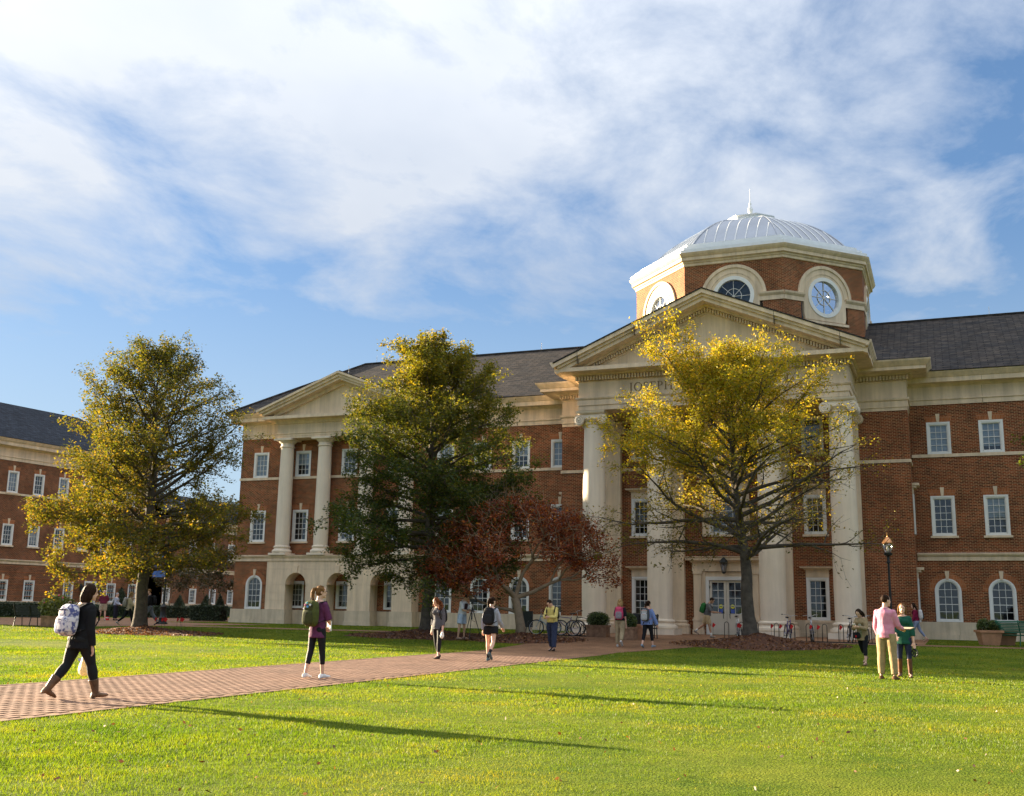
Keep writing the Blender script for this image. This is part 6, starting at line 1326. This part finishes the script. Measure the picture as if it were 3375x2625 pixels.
    if kind == 'bob': hb.ell(Q(0, -.016, .012), (.057 * s, .062 * s, .062 * s), RH, 18, 12)
    if kind in ('long', 'curly', 'bob', 'pony'): hb.ell(Q(0, -.022, -.004), (.047 * s, .044 * s, .05 * s), RH, 14, 10)
    if kind == 'long':
        for x in (-.03, -.015, 0, .015, .03): hb.tube([Q(x, -.035, .02), Q(x * 1.25, -.055, -.04), hc + RH @ Vector((x * 1.4 * s, -.058 * s, -.08 * s)), hc + RH @ Vector((x * 1.2 * s, -.056 * s, (-.125 - .01 * abs(x) * 30) * s))], [.022 * s, .022 * s, .019 * s, .008 * s], 8)
        for sx in (-1, 1): hb.tube([Q(sx * .03, .012, .05), Q(sx * .047, .006, .0), Q(sx * .05, .0, -.05), Q(sx * .048, -.006, -.095)], [.012 * s, .015 * s, .014 * s, .007 * s], 8)
    if kind == 'bob':
        for k in range(9): a = PI * (k / 8) + PI; x, y = math.cos(a) * .046, math.sin(a) * .05 - .004; hb.tube([Q(x * .7, y * .7, .04), Q(x * 1.05, y * 1.05, .0), Q(x * 1.2, y * 1.18, -.05), Q(x * 1.22, y * 1.15, -.098)], [.020 * s, .023 * s, .023 * s, .013 * s], 8)
    if kind == 'pony':
        hb.ell(Q(0, -.06, .035), (.016 * s, .016 * s, .016 * s)); hb.tube([Q(0, -.058, .04), Q(0, -.088, .034), Q(0, -.10, -.01), Q(.004, -.098, -.06), Q(.006, -.090, -.105), Q(.008, -.085, -.13)], [.013 * s, .021 * s, .024 * s, .022 * s, .015 * s, .005 * s], 10)
    if kind == 'curly':
        r = np.random.default_rng(len(label))
        for k in range(110): a = r.uniform(PI * .86, PI * 2.14); z = r.uniform(-.155, .04); q = .044 + .034 * (z < -.01) * min(1, (.03 - z) * 14) + r.uniform(0, .012); hb.ell(Q(math.cos(a) * q, math.sin(a) * q * .8 - .004, z), tuple([r.uniform(.014, .023) * s] * 3), None, 8, 6)
    hv = .008
    if kind != 'bald': link('hair', remesh(hb, 'hair', 'hair_' + hm, hv, 1, .0075 if kind != 'curly' else .008, 34, 2, .12 if kind != 'curly' else .6), T)
    J.update(P=P, up=up, fw=fw2, RX=RX, hands=hands, Q=Q, T=T, pel=pel, s=s, w=w); J['world'] = lambda v: T.matrix_basis @ v
    return J
M['lips'] = plain('lips', (.42, .13, .11), .5, var=.05)
def rot_from(x, y, z): return Matrix(((x.x, y.x, z.x), (x.y, y.y, z.y), (x.z, y.z, z.z)))
def backpack(J, label, main, pocket, strap, sz=(.29, .17, .45), drop=.0, pins=None, accent=None):
    s = J['s']; c = J['P'](.16 - drop) - J['fw'] * (.062 * s * J['w'] + .02 + sz[1] / 2); T = thing('backpack', label, 'backpack', J['world'](c), 0, 'backpacks worn by the students')
    rz = J['T'].rotation_euler.z; Rm = (Matrix.Rotation(rz, 3, 'Z') @ rot_from(J['RX'], J['fw'], J['up'])).to_4x4(); T.rotation_euler = Rm.to_euler()
    b = MB(); b.ell((0, 0, 0), (sz[0] / 2, sz[1] / 2, sz[2] / 2), None, 24, 16, .55); b.ell((0, -.01, -sz[2] * .1), (sz[0] * .54, sz[1] * .5, sz[2] * .36), None, 24, 14, .6); link('bag', remesh(b, 'bag', main, .012, 3, .006, 12, 3), T)
    b = MB(); b.ell((0, -sz[1] * .46, -sz[2] * .16), (sz[0] * .40, sz[1] * .26, sz[2] * .28), None, 20, 12, .55); link('pocket', b.mesh('pocket', pocket, True), T)
    b = MB(); b.ell((0, -sz[1] * .36, sz[2] * .22), (sz[0] * .36, sz[1] * .22, sz[2] * .16), None, 18, 10, .6); link('pocket', b.mesh('pocket', accent or pocket, True), T)
    for q in (-.02, .30): b = MB(); b.tube([(-sz[0] * .38, -sz[1] * (.60 if q < 0 else .55), sz[2] * q), (0, -sz[1] * (.72 if q < 0 else .6), sz[2] * (q + .03)), (sz[0] * .38, -sz[1] * (.60 if q < 0 else .55), sz[2] * q)], .006, 5); b.build('zip', strap, T)
    b = MB(); b.tube([(-.05, sz[1] * .1, sz[2] * .48), (-.03, .0, sz[2] * .58), (.03, .0, sz[2] * .58), (.05, sz[1] * .1, sz[2] * .48)], .009, 6); b.build('handle', strap, T, True)
    yf = sz[1] / 2 + .02 + .125 * s * J['w'] + .03
    for sx in (-1, 1):
        x = sx * .075 * s / 1.0; b = MB(); zt = (.115 + drop) * s + .03
        pts = [(x * .9, sz[1] * .4, sz[2] * .42), (x, sz[1] * .5 + .05 * s, zt), (x * 1.05, sz[1] * .5 + .09 * s, zt + .01), (x * 1.1, yf - .01, zt - .07 * s), (x * 1.1, yf, zt - .13 * s), (x * 1.25, yf - .05, zt - .19 * s), (x * 1.35, sz[1] * .5 + .03, -sz[2] * .28), (sx * sz[0] * .4, sz[1] * .2, -sz[2] * .38)]
        b.loft([(p, (1, 0, 0), (0, .6, .8), .024, .011) for p in pts[:5]] + [(p, (1, 0, 0), (0, .6, .8), .014, .008) for p in pts[5:]], 8); b.build('strap', strap, T, True)
    if pins:
        for (x, z, r, m) in pins: b = MB(); b.lathe([(r, 0), (r * .9, .012), (0.001, .016)], (x, -sz[1] * .56 + .0, z), 14, Matrix.Rotation(PI / 2, 3, 'X')); b.build('pin_badge', m, T)
    return T
STAND = ((0, 0, 3, 0), (0, 0, 3, 0)); DOWN = (3, 7, 12, 0)
def gz(y): return TZ(y) + .0
PZ = .022
R_ = math.radians
black = cloth((.012, .012, .014)); M['boot_leather'] = plain('boot_leather', (.16, .085, .04), .6, var=.3, vs=9, bump=.2)
M['striped'] = plain('striped_shirt', (.5, .55, .62), .8)
def _stripes():
    nt = M['striped'].node_tree; p = nt.nodes['Principled BSDF']; tc = nnode(nt, 'ShaderNodeTexCoord'); w = nnode(nt, 'ShaderNodeTexWave', wave_type='BANDS', bands_direction='Z'); w.inputs['Scale'].default_value = 5; nt.links.new(tc.outputs['Object'], w.inputs[0])
    r = nnode(nt, 'ShaderNodeValToRGB'); r.color_ramp.elements[0].color = (.10, .16, .32, 1); r.color_ramp.elements[1].color = (.62, .64, .66, 1); r.color_ramp.interpolation = 'CONSTANT'; r.color_ramp.elements[1].position = .5; nt.links.new(w.outputs[1], r.inputs[0]); nt.links.new(r.outputs[0], p.inputs['Base Color'])
_stripes()
# 1 woman in black, nearest on the path
J = person('woman in black with a patterned backpack, brown boots and a bob, nearest on the path', (-11.85, 12.55, PZ), R_(-14), 1.66, ((-17, 22, 3, -24), (20, 6, 3, 4)), ((8, 8, 14, 6), (-2, 7, 10, 0)), cloth((.010, .010, .012)), cloth((.011, .012, .014), rough=.7), 'boot_leather', ('bob', 'brown'), lean=4, head=(8, -30), vox=.011, build=1.24, hem=-.10, boots=.46, loose=.018, leg_loose=.006)

PAT = plain('patterned_backpack_cloth', (.62, .58, .62), .8, vs=16, c2=(.07, .08, .22)); M['pack_pattern'] = PAT
PAT.node_tree.nodes['Color Ramp'].color_ramp.elements[0].position = .44; PAT.node_tree.nodes['Color Ramp'].color_ramp.elements[1].position = .53
backpack(J, 'white and navy patterned backpack on the nearest woman in black', 'pack_pattern', 'pack_pattern', black, (.33, .2, .46), .02)
M['bag_plastic'] = leaf_mat('thin_plastic_bag', [(0, (.62, .55, .52)), (1, (.70, .62, .58))], .5, .12)
def carrier_bag(J, hand):
    h = J['hands'][hand][0] + J['hands'][hand][1] * .09; w = J['world'](h); T = thing('carrier_bag', 'thin white plastic carrier bag hanging between the legs of the nearest woman', 'bag', w, J['T'].rotation_euler.z)
    b = MB(); b.loft([((0, 0, z), (1, 0, 0), (0, 1, 0), rx, ry) for z, rx, ry in ((.02, .012, .012), (-.06, .03, .02), (-.14, .065, .04), (-.22, .095, .06), (-.30, .11, .07), (-.35, .10, .06), (-.38, .06, .035))], 16); me = remesh(b, 'bag', 'bag_plastic', .010, 2, .012, 10, 4); link('bag', me, T); b = MB(); b.box(-.035, .035, -.085, -.083, -.17, -.13); b.build('print', cloth((.08, .12, .35)), T)
carrier_bag(J, 0)
# 2 woman with the ponytail
J = person('tall woman in a purple shirt and black leggings with a blond ponytail and glasses', (-11.45, 18.35, PZ), R_(-8), 1.75, ((-7, 8, 2, -3), (6, 3, 2, 2)), ((12, 9, 40, 35), (14, 12, 62, 40)), cloth((.12, .030, .085)), cloth((.010, .010, .013), rough=.6), cloth((.75, .74, .72), rough=.6), ('pony', 'honey'), lean=1, head=(0, -46), vox=.011, build=.94, sleeve=.48, leg_len=.80, hem=-.10, loose=.022, leg_loose=.003)
backpack(J, 'olive green backpack with pin badges on the woman with the ponytail', cloth((.075, .085, .022)), cloth((.050, .055, .018)), black, (.31, .2, .50), .0, [(-.06, .16, .026, cloth((.6, .2, .3))), (.0, .13, .028, cloth((.08, .25, .5))), (.06, .16, .024, cloth((.7, .7, .7))), (-.02, .20, .022, cloth((.15, .5, .6))), (-.09, .09, .02, cloth((.75, .7, .75)))])
b = MB(); Q = J['Q']
for sx in (-1, 1): b.torus(Matrix.Translation(Q(sx * .018, .053, .004)) @ Matrix.Rotation(PI / 2, 4, 'X'), .021, .0025, 16, 4); b.tube([Q(sx * .036, .05, .006), Q(sx * .047, .0, .006)], .0022, 4)
b.build('glasses', 'black', J['T'])
h = J['world'](J['hands'][1][0] + J['hands'][1][1] * .05); t = thing('paper_folder', 'white paper folder held by the woman with the ponytail', 'folder', h, R_(-20)); b = MB(); b.box(-.06, .06, -.012, .012, -.14, .05); b.build('sheet', 'white', t)
# 3 curly haired woman
J = person('woman with curly auburn hair in a grey top walking toward the camera', (-13.05, 27.05, PZ), R_(172), 1.66, ((10, 3, 2, 4), (-8, 14, 2, -14)), ((2, 9, 12, 0), (-4, 8, 10, 0)), cloth((.10, .095, .105)), cloth((.011, .011, .014), rough=.65), cloth((.02, .018, .018)), ('curly', 'auburn'), 'pink', lean=1, head=(24, -26), vox=.012, build=1.05, sleeve=.78, leg_len=.88, hem=-.06, loose=.014, leg_loose=.004)
h = J['world'](J['hands'][0][0] + J['hands'][0][1] * .10); t = thing('paper_bag', 'small crumpled white bag in the hand of the curly haired woman', 'bag', h); b = MB(); b.ell((0, 0, -.06), (.05, .05, .08)); b.ell((.02, 0, .0), (.03, .03, .05)); link('bag', remesh(b, 'bag', 'white', .010, 2, .014, 22, 2), t)
backpack(J, 'dark backpack mostly hidden behind the curly haired woman', black, black, black, (.26, .14, .40))
# 4 woman in shorts
J = person('woman in black shorts and a grey sweatshirt walking away with one foot lifted', (-11.5, 27.1, PZ), R_(4), 1.68, ((9, 4, 2, 2), (-14, 34, 3, -40)), ((-6, 14, 18, 0), (8, 16, 40, 0)), cloth((.36, .36, .42)), cloth((.012, .012, .014)), cloth((.10, .14, .15)), ('pony', 'brown'), 'pink', lean=2, head=(0, -22), vox=.012, build=1.02, sleeve=.95, leg_len=.24, hem=-.02, loose=.024, leg_loose=.022, socks=black)
backpack(J, 'black backpack on the woman in shorts', black, cloth((.02, .02, .024)), black, (.30, .18, .47))
# 5 man with the tripod
J = person('man in a white printed shirt and pale blue shorts bending over a tripod', (-17.75, 38.9, gz(38.9) + .05), R_(-98), 1.76, ((4, 6, 6, 0), (-2, 4, 6, 0)), ((28, 10, 55, 18), (22, 12, 62, 22)), cloth((.66, .65, .66)), cloth((.42, .50, .60)), cloth((.3, .2, .15)), ('short', 'dark'), 'tan', lean=8, head=(38, 0), vox=.014, sleeve=.45, leg_len=.42, loose=.02, leg_loose=.022, female=False)
b = MB(); b.obox(Matrix.Translation(J['P'](.19) + J['fw'] * .135) @ Matrix.Rotation(R_(-8), 4, 'X'), (.2, .012, .22)); b.build('shirt_print', cloth((.05, .018, .025)), J['T'])
t = thing('tripod', 'black tripod with a camera beside the man in the white shirt', 'tripod', (-17.25, 38.75, gz(38.75) + .06), .3)
for k in range(3): a = 2.1 * k + .4; b = MB(); b.tube([(0, 0, 1.22), (.19 * math.cos(a), .19 * math.sin(a), .62), (.40 * math.cos(a), .40 * math.sin(a), 0)], [.022, .016, .012], 6); b.build('leg', 'black', t)
b = MB(); b.tube([(0, 0, .75), (0, 0, 1.36)], .018, 6); b.tube([(0, 0, .72), (.13, .05, .66)], .006, 4); b.build('column', 'black', t); b = MB(); b.box(-.05, .05, -.05, .05, 1.34, 1.42); b.tube([(0, -.04, 1.38), (-.25, -.2, 1.25)], .009, 5); b.build('head', 'black', t)
t2 = thing('video_camera', 'small black camera on top of the tripod', 'camera', (-17.25, 38.75, gz(38.75) + .06 + 1.42), R_(-60)); b = MB(); b.box(-.05, .05, -.10, .10, 0, .11); b.build('body', 'black', t2); b = MB(); b.lathe([(.035, .1), (.04, .19)], (0, 0, .055), 12, Matrix.Rotation(-PI / 2, 3, 'X')); b.build('lens', 'iron', t2)
def phone(J, label, wide=(.075, .012, .15), mat='black', hand=1, out=.075):
    a, b_ = J['hands'][0], J['hands'][1]; h = J['hands'][hand]; c = h[0] + h[1] * out + Vector((0, 0, .03)); T = thing('phone', label, 'phone', J['world'](c), J['T'].rotation_euler.z); b = MB(); b.obox(Matrix.Rotation(R_(-50), 4, 'X'), wide); b.build('case', mat, T); return T
# 6 man in the yellow sweater
J = person('man in a pale yellow sweater and jeans looking down at his phone on the path', (-12.5, 34.75, gz(34.75) + .01), R_(176), 1.76, ((14, 5, 4, 6), (-12, 12, 4, -16)), ((26, 8, 72, 34), (24, 8, 74, 34)), cloth((.62, .50, .16)), cloth((.040, .052, .10), c2=(.02, .026, .05)), cloth((.035, .03, .028)), ('short', 'dark'), 'pink', lean=7, head=(44, -14), vox=.013, female=False, loose=.02, leg_loose=.022, hem=-.04)
phone(J, 'black phone in the hands of the man in the yellow sweater'); backpack(J, 'black backpack on the man in the yellow sweater', black, black, black, (.29, .18, .46))
# 7, 8 two students walking to the entrance
J = person('woman with long blond hair in a black shirt and khaki trousers walking to the entrance', (-11.05, 37.9, gz(37.9) + .01), R_(6), 1.68, ((6, 3, 2, 2), (-14, 30, 2, -42)), ((2, 10, 12, 0), (-4, 10, 14, 0)), cloth((.016, .014, .02)), cloth((.36, .28, .17)), cloth((.5, .48, .45)), ('long', 'blond'), 'pink', lean=2, head=(4, 0), vox=.013, sleeve=.45, loose=.018, leg_loose=.016, hem=-.03)
backpack(J, 'pink and grey backpack on the woman in khaki trousers', cloth((.55, .06, .14)), cloth((.26, .22, .25)), cloth((.5, .04, .1)), (.29, .18, .46), .0, None, cloth((.6, .08, .16)))
J = person('woman in a blue sweatshirt and black cropped leggings walking to the entrance', (-10.0, 37.8, gz(37.8) + .01), R_(-10), 1.62, ((-12, 10, 3, -18), (13, 4, 3, 6)), ((-4, 12, 12, 0), (6, 20, 16, -6)), cloth((.20, .27, .52)), black, cloth((.22, .28, .34)), ('pony', 'brown'), 'pink', lean=2, head=(3, -16), vox=.013, build=1.1, loose=.026, leg_len=.82, leg_loose=.004, hem=-.05)
backpack(J, 'grey and white backpack on the woman in the blue sweatshirt', cloth((.075, .08, .09)), cloth((.42, .42, .42)), cloth((.6, .2, .08)), (.30, .19, .46), .0)
# 9 man at the doors
J = person('man in a grey shirt and tan shorts passing the entrance doors, looking at his phone', (-9.95, 47.75, .315), R_(-88), 1.78, ((-24, 30, 2, -30), (14, 3, 2, 4)), ((24, 8, 70, 20), (24, 8, 70, 20)), cloth((.14, .14, .14)), cloth((.50, .36, .20)), cloth((.30, .26, .22)), ('short', 'dark'), 'tan', lean=12, head=(28, 0), vox=.014, sleeve=.46, leg_len=.42, loose=.02, leg_loose=.024, female=False, socks=cloth((.75, .74, .7)))
backpack(J, 'green backpack on the man in tan shorts', cloth((.03, .16, .04)), cloth((.02, .10, .03)), black, (.29, .2, .46)); phone(J, 'phone held out by the man in tan shorts')
# 10 woman in the beige cardigan
J = person('dark haired woman in a beige cardigan and black leggings reading her phone on the lawn', (-2.36, 32.5, gz(32.5)), R_(158), 1.60, ((8, 4, 2, 4), (-20, 26, 4, -34)), ((22, 12, 84, 34), (20, 12, 86, 34)), cloth((.30, .22, .12)), cloth((.012, .012, .014)), cloth((.25, .15, .10)), ('long', 'dark'), 'fair', lean=5, head=(36, -8), vox=.012, build=1.04, loose=.022, leg_len=.76, leg_loose=.003, hem=-.10)
phone(J, 'white phone in the hands of the woman in the beige cardigan', mat='white'); b = MB(); b.loft([(J['P'](t) + J['fw'] * (.078 * 1.6 * (1 if t < .2 else .8) + .006), J['RX'], J['fw'], .05, .014) for t in (-.04, .06, .15, .21)], 12); b.build('shirt_front', cloth((.40, .38, .24), c2=(.05, .05, .04)), J['T'], True)
t = thing('shoulder_bag', 'small black shoulder bag on the woman in the beige cardigan', 'bag', J['world'](J['pel'] + J['fw'] * .13 + Vector((.10, 0, -.02))), R_(158)); b = MB(); b.ell((0, 0, 0), (.12, .05, .09), None, 16, 10, .6); b.build('pouch', black, t, True); b = MB(); b.box(-.02, .02, .045, .06, -.05, .0); b.build('tag', 'red', t)
# 11, 12 the pair talking on the lawn
J = person('man in a pink shirt and khaki trousers standing with his back to the camera', (-1.37, 25.8, gz(25.8)), R_(-14), 1.84, ((1, 3, 4, 0), (-1, 2, 5, 0)), ((2, 9, 30, 12), (14, 14, 66, 4)), cloth((.66, .30, .38), c2=(.60, .20, .30)), cloth((.36, .26, .13)), cloth((.14, .07, .03)), ('short', 'brown'), 'pink', lean=0, head=(2, -40), vox=.012, build=1.04, female=False, loose=.018, leg_loose=.017, hem=-.045)
h = J['hands'][1]; t = thing('clipboard', 'tan clipboard held by the man in the pink shirt', 'clipboard', J['world'](h[0] + h[1] * .10 + Vector((.06, 0, .03))), R_(-30)); b = MB(); b.obox(Matrix.Rotation(R_(12), 4, 'X'), (.30, .21, .012)); b.build('board', cloth((.30, .20, .10)), t); b = MB(); b.obox(Matrix.Translation((0, 0, .009)) @ Matrix.Rotation(R_(12), 4, 'X'), (.27, .18, .004)); b.build('paper', cloth((.46, .38, .26)), t)
M['boot_tall'] = plain('tall_boot_leather', (.15, .055, .022), .4, var=.3, vs=8)
J = person('woman in a dark green blouse, jeans and tall brown boots facing the man in pink', (-1.06, 27.2, gz(27.2)), R_(176), 1.67, ((3, 4, 3, 0), (-2, 4, 3, 0)), ((0, 13, 12, 0), (10, 8, 50, 14)), cloth((.012, .085, .055)), cloth((.030, .038, .085), c2=(.015, .02, .045)), 'boot_tall', ('long', 'honey'), 'pink', lean=0, head=(2, 6), vox=.012, sleeve=.72, loose=.02, leg_loose=.006, hem=-.09, boots=.84)
h = J['hands'][0]; t = thing('film_reel_case', 'round black case with holes hanging from the hand of the woman in green', 'case', J['world'](h[0] + h[1] * .12), R_(150)); b = MB()
b.torus(Matrix.Translation((0, 0, -.12)) @ Matrix.Rotation(PI / 2, 4, 'X'), .085, .014, 22, 6)
for k in range(5): a = 2 * PI * k / 5; b.torus(Matrix.Translation((.045 * math.cos(a), 0, -.12 + .045 * math.sin(a))) @ Matrix.Rotation(PI / 2, 4, 'X'), .030, .010, 14, 5)
b.build('disc', 'black', t); b = MB(); b.tube([(0, 0, -.03), (0, 0, .06)], .006, 5); b.build('cord', 'black', t)
# 13 woman along the plinth
J = person('woman in a maroon top and light jeans walking left along the right wing', (-1.4, 49.9, .315), R_(92), 1.65, ((20, 4, 2, 8), (-20, 16, 2, -26)), ((12, 8, 14, 0), (-10, 8, 14, 0)), cloth((.22, .012, .05)), cloth((.24, .29, .42)), cloth((.5, .3, .22)), ('long', 'dark'), 'pink', lean=4, head=(4, 0), vox=.014, loose=.016, leg_loose=.006, leg_len=.88)
backpack(J, 'white and black backpack on the woman in maroon', cloth((.62, .60, .60)), black, black, (.29, .18, .44))
# 14-17 people at the far left
J = person('bald man in a maroon shirt and tan shorts standing far left by the hedge', (-47.6, 52.0, .315), R_(-140), 1.80, ((2, 2, 5, 0), (0, 2, 5, 0)), ((-8, 10, 30, 40), (-8, 10, 30, 40)), cloth((.15, .022, .045)), cloth((.42, .34, .24)), cloth((.3, .28, .26)), ('bald', 'grey'), 'pink', vox=.02, build=1.12, female=False, sleeve=.46, leg_len=.44, loose=.025, leg_loose=.02)
J = person('grey haired person in a striped blue shirt standing far left beside the bald man', (-47.7, 53.2, .315), R_(-70), 1.66, ((2, 2, 4, 0), (0, 2, 4, 0)), ((10, 10, 60, 30), (10, 10, 60, 30)), 'striped', cloth((.02, .022, .035)), black, ('short', 'grey'), 'pink', vox=.02, build=1.05, loose=.02, leg_loose=.016)
t = thing('shopping_bag', 'red and white bag at the feet of the person in the striped shirt', 'bag', (-48.15, 53.0, .315)); b = MB(); b.box(-.13, .13, -.06, .06, 0, .22); b.build('bag', 'red', t); b = MB(); b.box(-.131, .131, -.061, .061, .12, .17); b.build('band', 'white', t)
J = person('blond woman in a cream sweater walking behind the left oak trunk', (-36.5, 41.6, gz(41.6) + .01), R_(-48), 1.66, ((-24, 24, 2, -34), (18, 4, 2, 4)), ((20, 8, 60, 20), (20, 8, 60, 20)), cloth((.58, .48, .34)), black, cloth((.5, .42, .4)), ('long', 'blond'), 'pink', lean=3, head=(6, 0), vox=.016, loose=.024, leg_loose=.004, hem=-.06)
backpack(J, 'light grey backpack on the woman in the cream sweater', cloth((.40, .36, .34)), cloth((.30, .27, .26)), black)
J = person('man in a black jacket and grey jeans walking right of the left oak trunk', (-37.4, 44.1, .315), R_(128), 1.80, ((22, 4, 2, 8), (-22, 14, 2, -26)), ((8, 8, 16, 0), (-8, 8, 16, 0)), black, cloth((.13, .16, .19)), cloth((.015, .018, .03)), ('short', 'honey'), 'pink', lean=4, head=(4, 10), vox=.016, female=False, loose=.026, leg_loose=.016)
backpack(J, 'black backpack on the man in the black jacket', black, black, black)
# ------------------------------------------------------------------ grass blades on the lawn (and a few fallen leaves)
def grass_mat():
    m = leaf_mat('grass_blades', [(0, (.095, .145, .006)), (.35, (.122, .185, .007)), (.75, (.160, .218, .009)), (.97, (.21, .240, .012)), (1, (.32, .28, .05))], .5, .02)
    nt = m.node_tree; L = nt.links; df = [n for n in nt.nodes if n.type == 'BSDF_DIFFUSE'][0]
    src = df.inputs[0].links[0].from_socket; g = nnode(nt, 'ShaderNodeNewGeometry'); n = nnode(nt, 'ShaderNodeTexNoise'); n.inputs['Scale'].default_value = .42; n.inputs['Detail'].default_value = 7; n.inputs['Roughness'].default_value = .68; L.new(g.outputs['Position'], n.inputs['Vector'])
    r = nnode(nt, 'ShaderNodeValToRGB'); r.color_ramp.elements[0].position = .37; r.color_ramp.elements[0].color = (.50, .68, .5, 1); r.color_ramp.elements[1].position = .66; r.color_ramp.elements[1].color = (1.75, 1.15, 1.6, 1); e_ = r.color_ramp.elements.new(.52); e_.color = (1.0, 1.0, 1.0, 1); L.new(n.outputs[0], r.inputs[0])
    mx = nnode(nt, 'ShaderNodeMix', data_type='RGBA', blend_type='MULTIPLY'); mx.inputs[0].default_value = 1; L.new(src, mx.inputs[6]); L.new(r.outputs[0], mx.inputs[7])
    for l in list(nt.links):
        if l.from_socket == src and l.to_node != mx: t = l.to_socket; nt.links.remove(l); L.new(mx.outputs[2], t)
    return m
M['grass'] = grass_mat()
def on_paving(x, y):
    p = (x > PX0 - .0) & (x < np.where(y < 35, PX1, PX1 + (y - 35) * .46)) & (y < 43.3)
    p |= (y > 43.15) & (y < 44.95); p |= (x > -17.65) & (x < -.95) & (y > 44.9) & (y < 56)
    p |= (y > 44.9) & (x < np.where(y < 52, -35.5, -43.2)); p |= (y > 40.4) & (y < 43.2) & (x < -36 - (43.2 - y) * .9)
    for cx, cy, rx, ry, h in MOUNDS: p |= ((x - cx) / (rx * .94)) ** 2 + ((y - cy) / (ry * .94)) ** 2 < 1
    p |= (y > 55.4) & (x > -41.9); p |= (y > 54.4) & (x > -19.4) & (x < -1)
    return p
def grass():
    r = np.random.default_rng(99); parts = []
    for y0, y1, dens in ((4.6, 7.5, 2600), (7.5, 10, 2300), (10, 13, 1500), (13, 18, 850), (18, 26, 400), (26, 38, 170), (38, 55, 80)):
        hw0 = -.50; A = []
        # picture wedge at these depths (world directions of the left and right picture edges), with a margin for other views
        xl, xr = -1.10 * y1 - 1.5, .085 * y1 + 1.5
        n = int((xr - xl) * (y1 - y0) * dens); x = r.uniform(xl, xr, n); y = r.uniform(y0, y1, n)
        k = (x > -1.10 * y - 1.5) & (x < .085 * y + 1.5); x, y = x[k], y[k]; k = ~on_paving(x, y); x, y = x[k], y[k]; parts.append(np.stack([x, y], 1))
    P = np.concatenate(parts); n = len(P); d = np.hypot(P[:, 0], P[:, 1])
    gz_ = TZa(P[:, 1]); 
    def vnoise(px, py, sc, sd):
        t = np.random.default_rng(sd).random((256, 256)); gx, gy = px / sc, py / sc; ix, iy = np.floor(gx).astype(int), np.floor(gy).astype(int); fx, fy = gx - ix, gy - iy; fx = fx * fx * (3 - 2 * fx); fy = fy * fy * (3 - 2 * fy)
        q = lambda a, b: t[a % 256, b % 256]
        return (q(ix, iy) * (1 - fx) + q(ix + 1, iy) * fx) * (1 - fy) + (q(ix, iy + 1) * (1 - fx) + q(ix + 1, iy + 1) * fx) * fy
    tuft = .35 + .75 * vnoise(P[:, 0], P[:, 1], .13, 1) + .5 * vnoise(P[:, 0], P[:, 1], .6, 2)
    hgt = tuft * r.uniform(.012, .026, n) * (1 + np.clip(d / 50, 0, .7)); wd = .0036 * np.maximum(1, d / 9.5) * r.uniform(.7, 1.4, n)
    a = r.uniform(0, 2 * PI, n); t = r.uniform(.3, 1.4, n); b = r.uniform(0, 2 * PI, n)
    base = np.stack([P[:, 0], P[:, 1], gz_ + .0], 1); sx = np.stack([np.cos(a) * wd, np.sin(a) * wd, np.zeros(n)], 1); tip = base + np.stack([np.cos(b) * hgt * t, np.sin(b) * hgt * t, hgt], 1)
    base[:, 2] -= .012
    V = np.stack([base - sx, base + sx, tip], 1).reshape(-1, 3); o = link('grass', np_mesh('grass', V, np.arange(3 * n).reshape(n, 3), 'grass')); tag(o, kind='stuff'); o['label'] = 'short sunlit grass blades of the lawn'
    print('grass blades', n)
    # litter
    m = 500; y = 6.8 + 34 * r.random(m) ** 1.3; x = r.uniform(-1.05, .08, m) * y; k = ~on_paving(x, y) ; x, y = x[k], y[k]; Q = np.stack([x, y, TZa(y) + .028], 1); V, F = leaf_cloud(Q, .024, r, up=-.8); o = link('scattered_leaves', np_mesh('scattered_leaves', V, F, 'leaf_litter')); tag(o, kind='stuff'); o['label'] = 'few dry leaves scattered over the lawn'
grass()
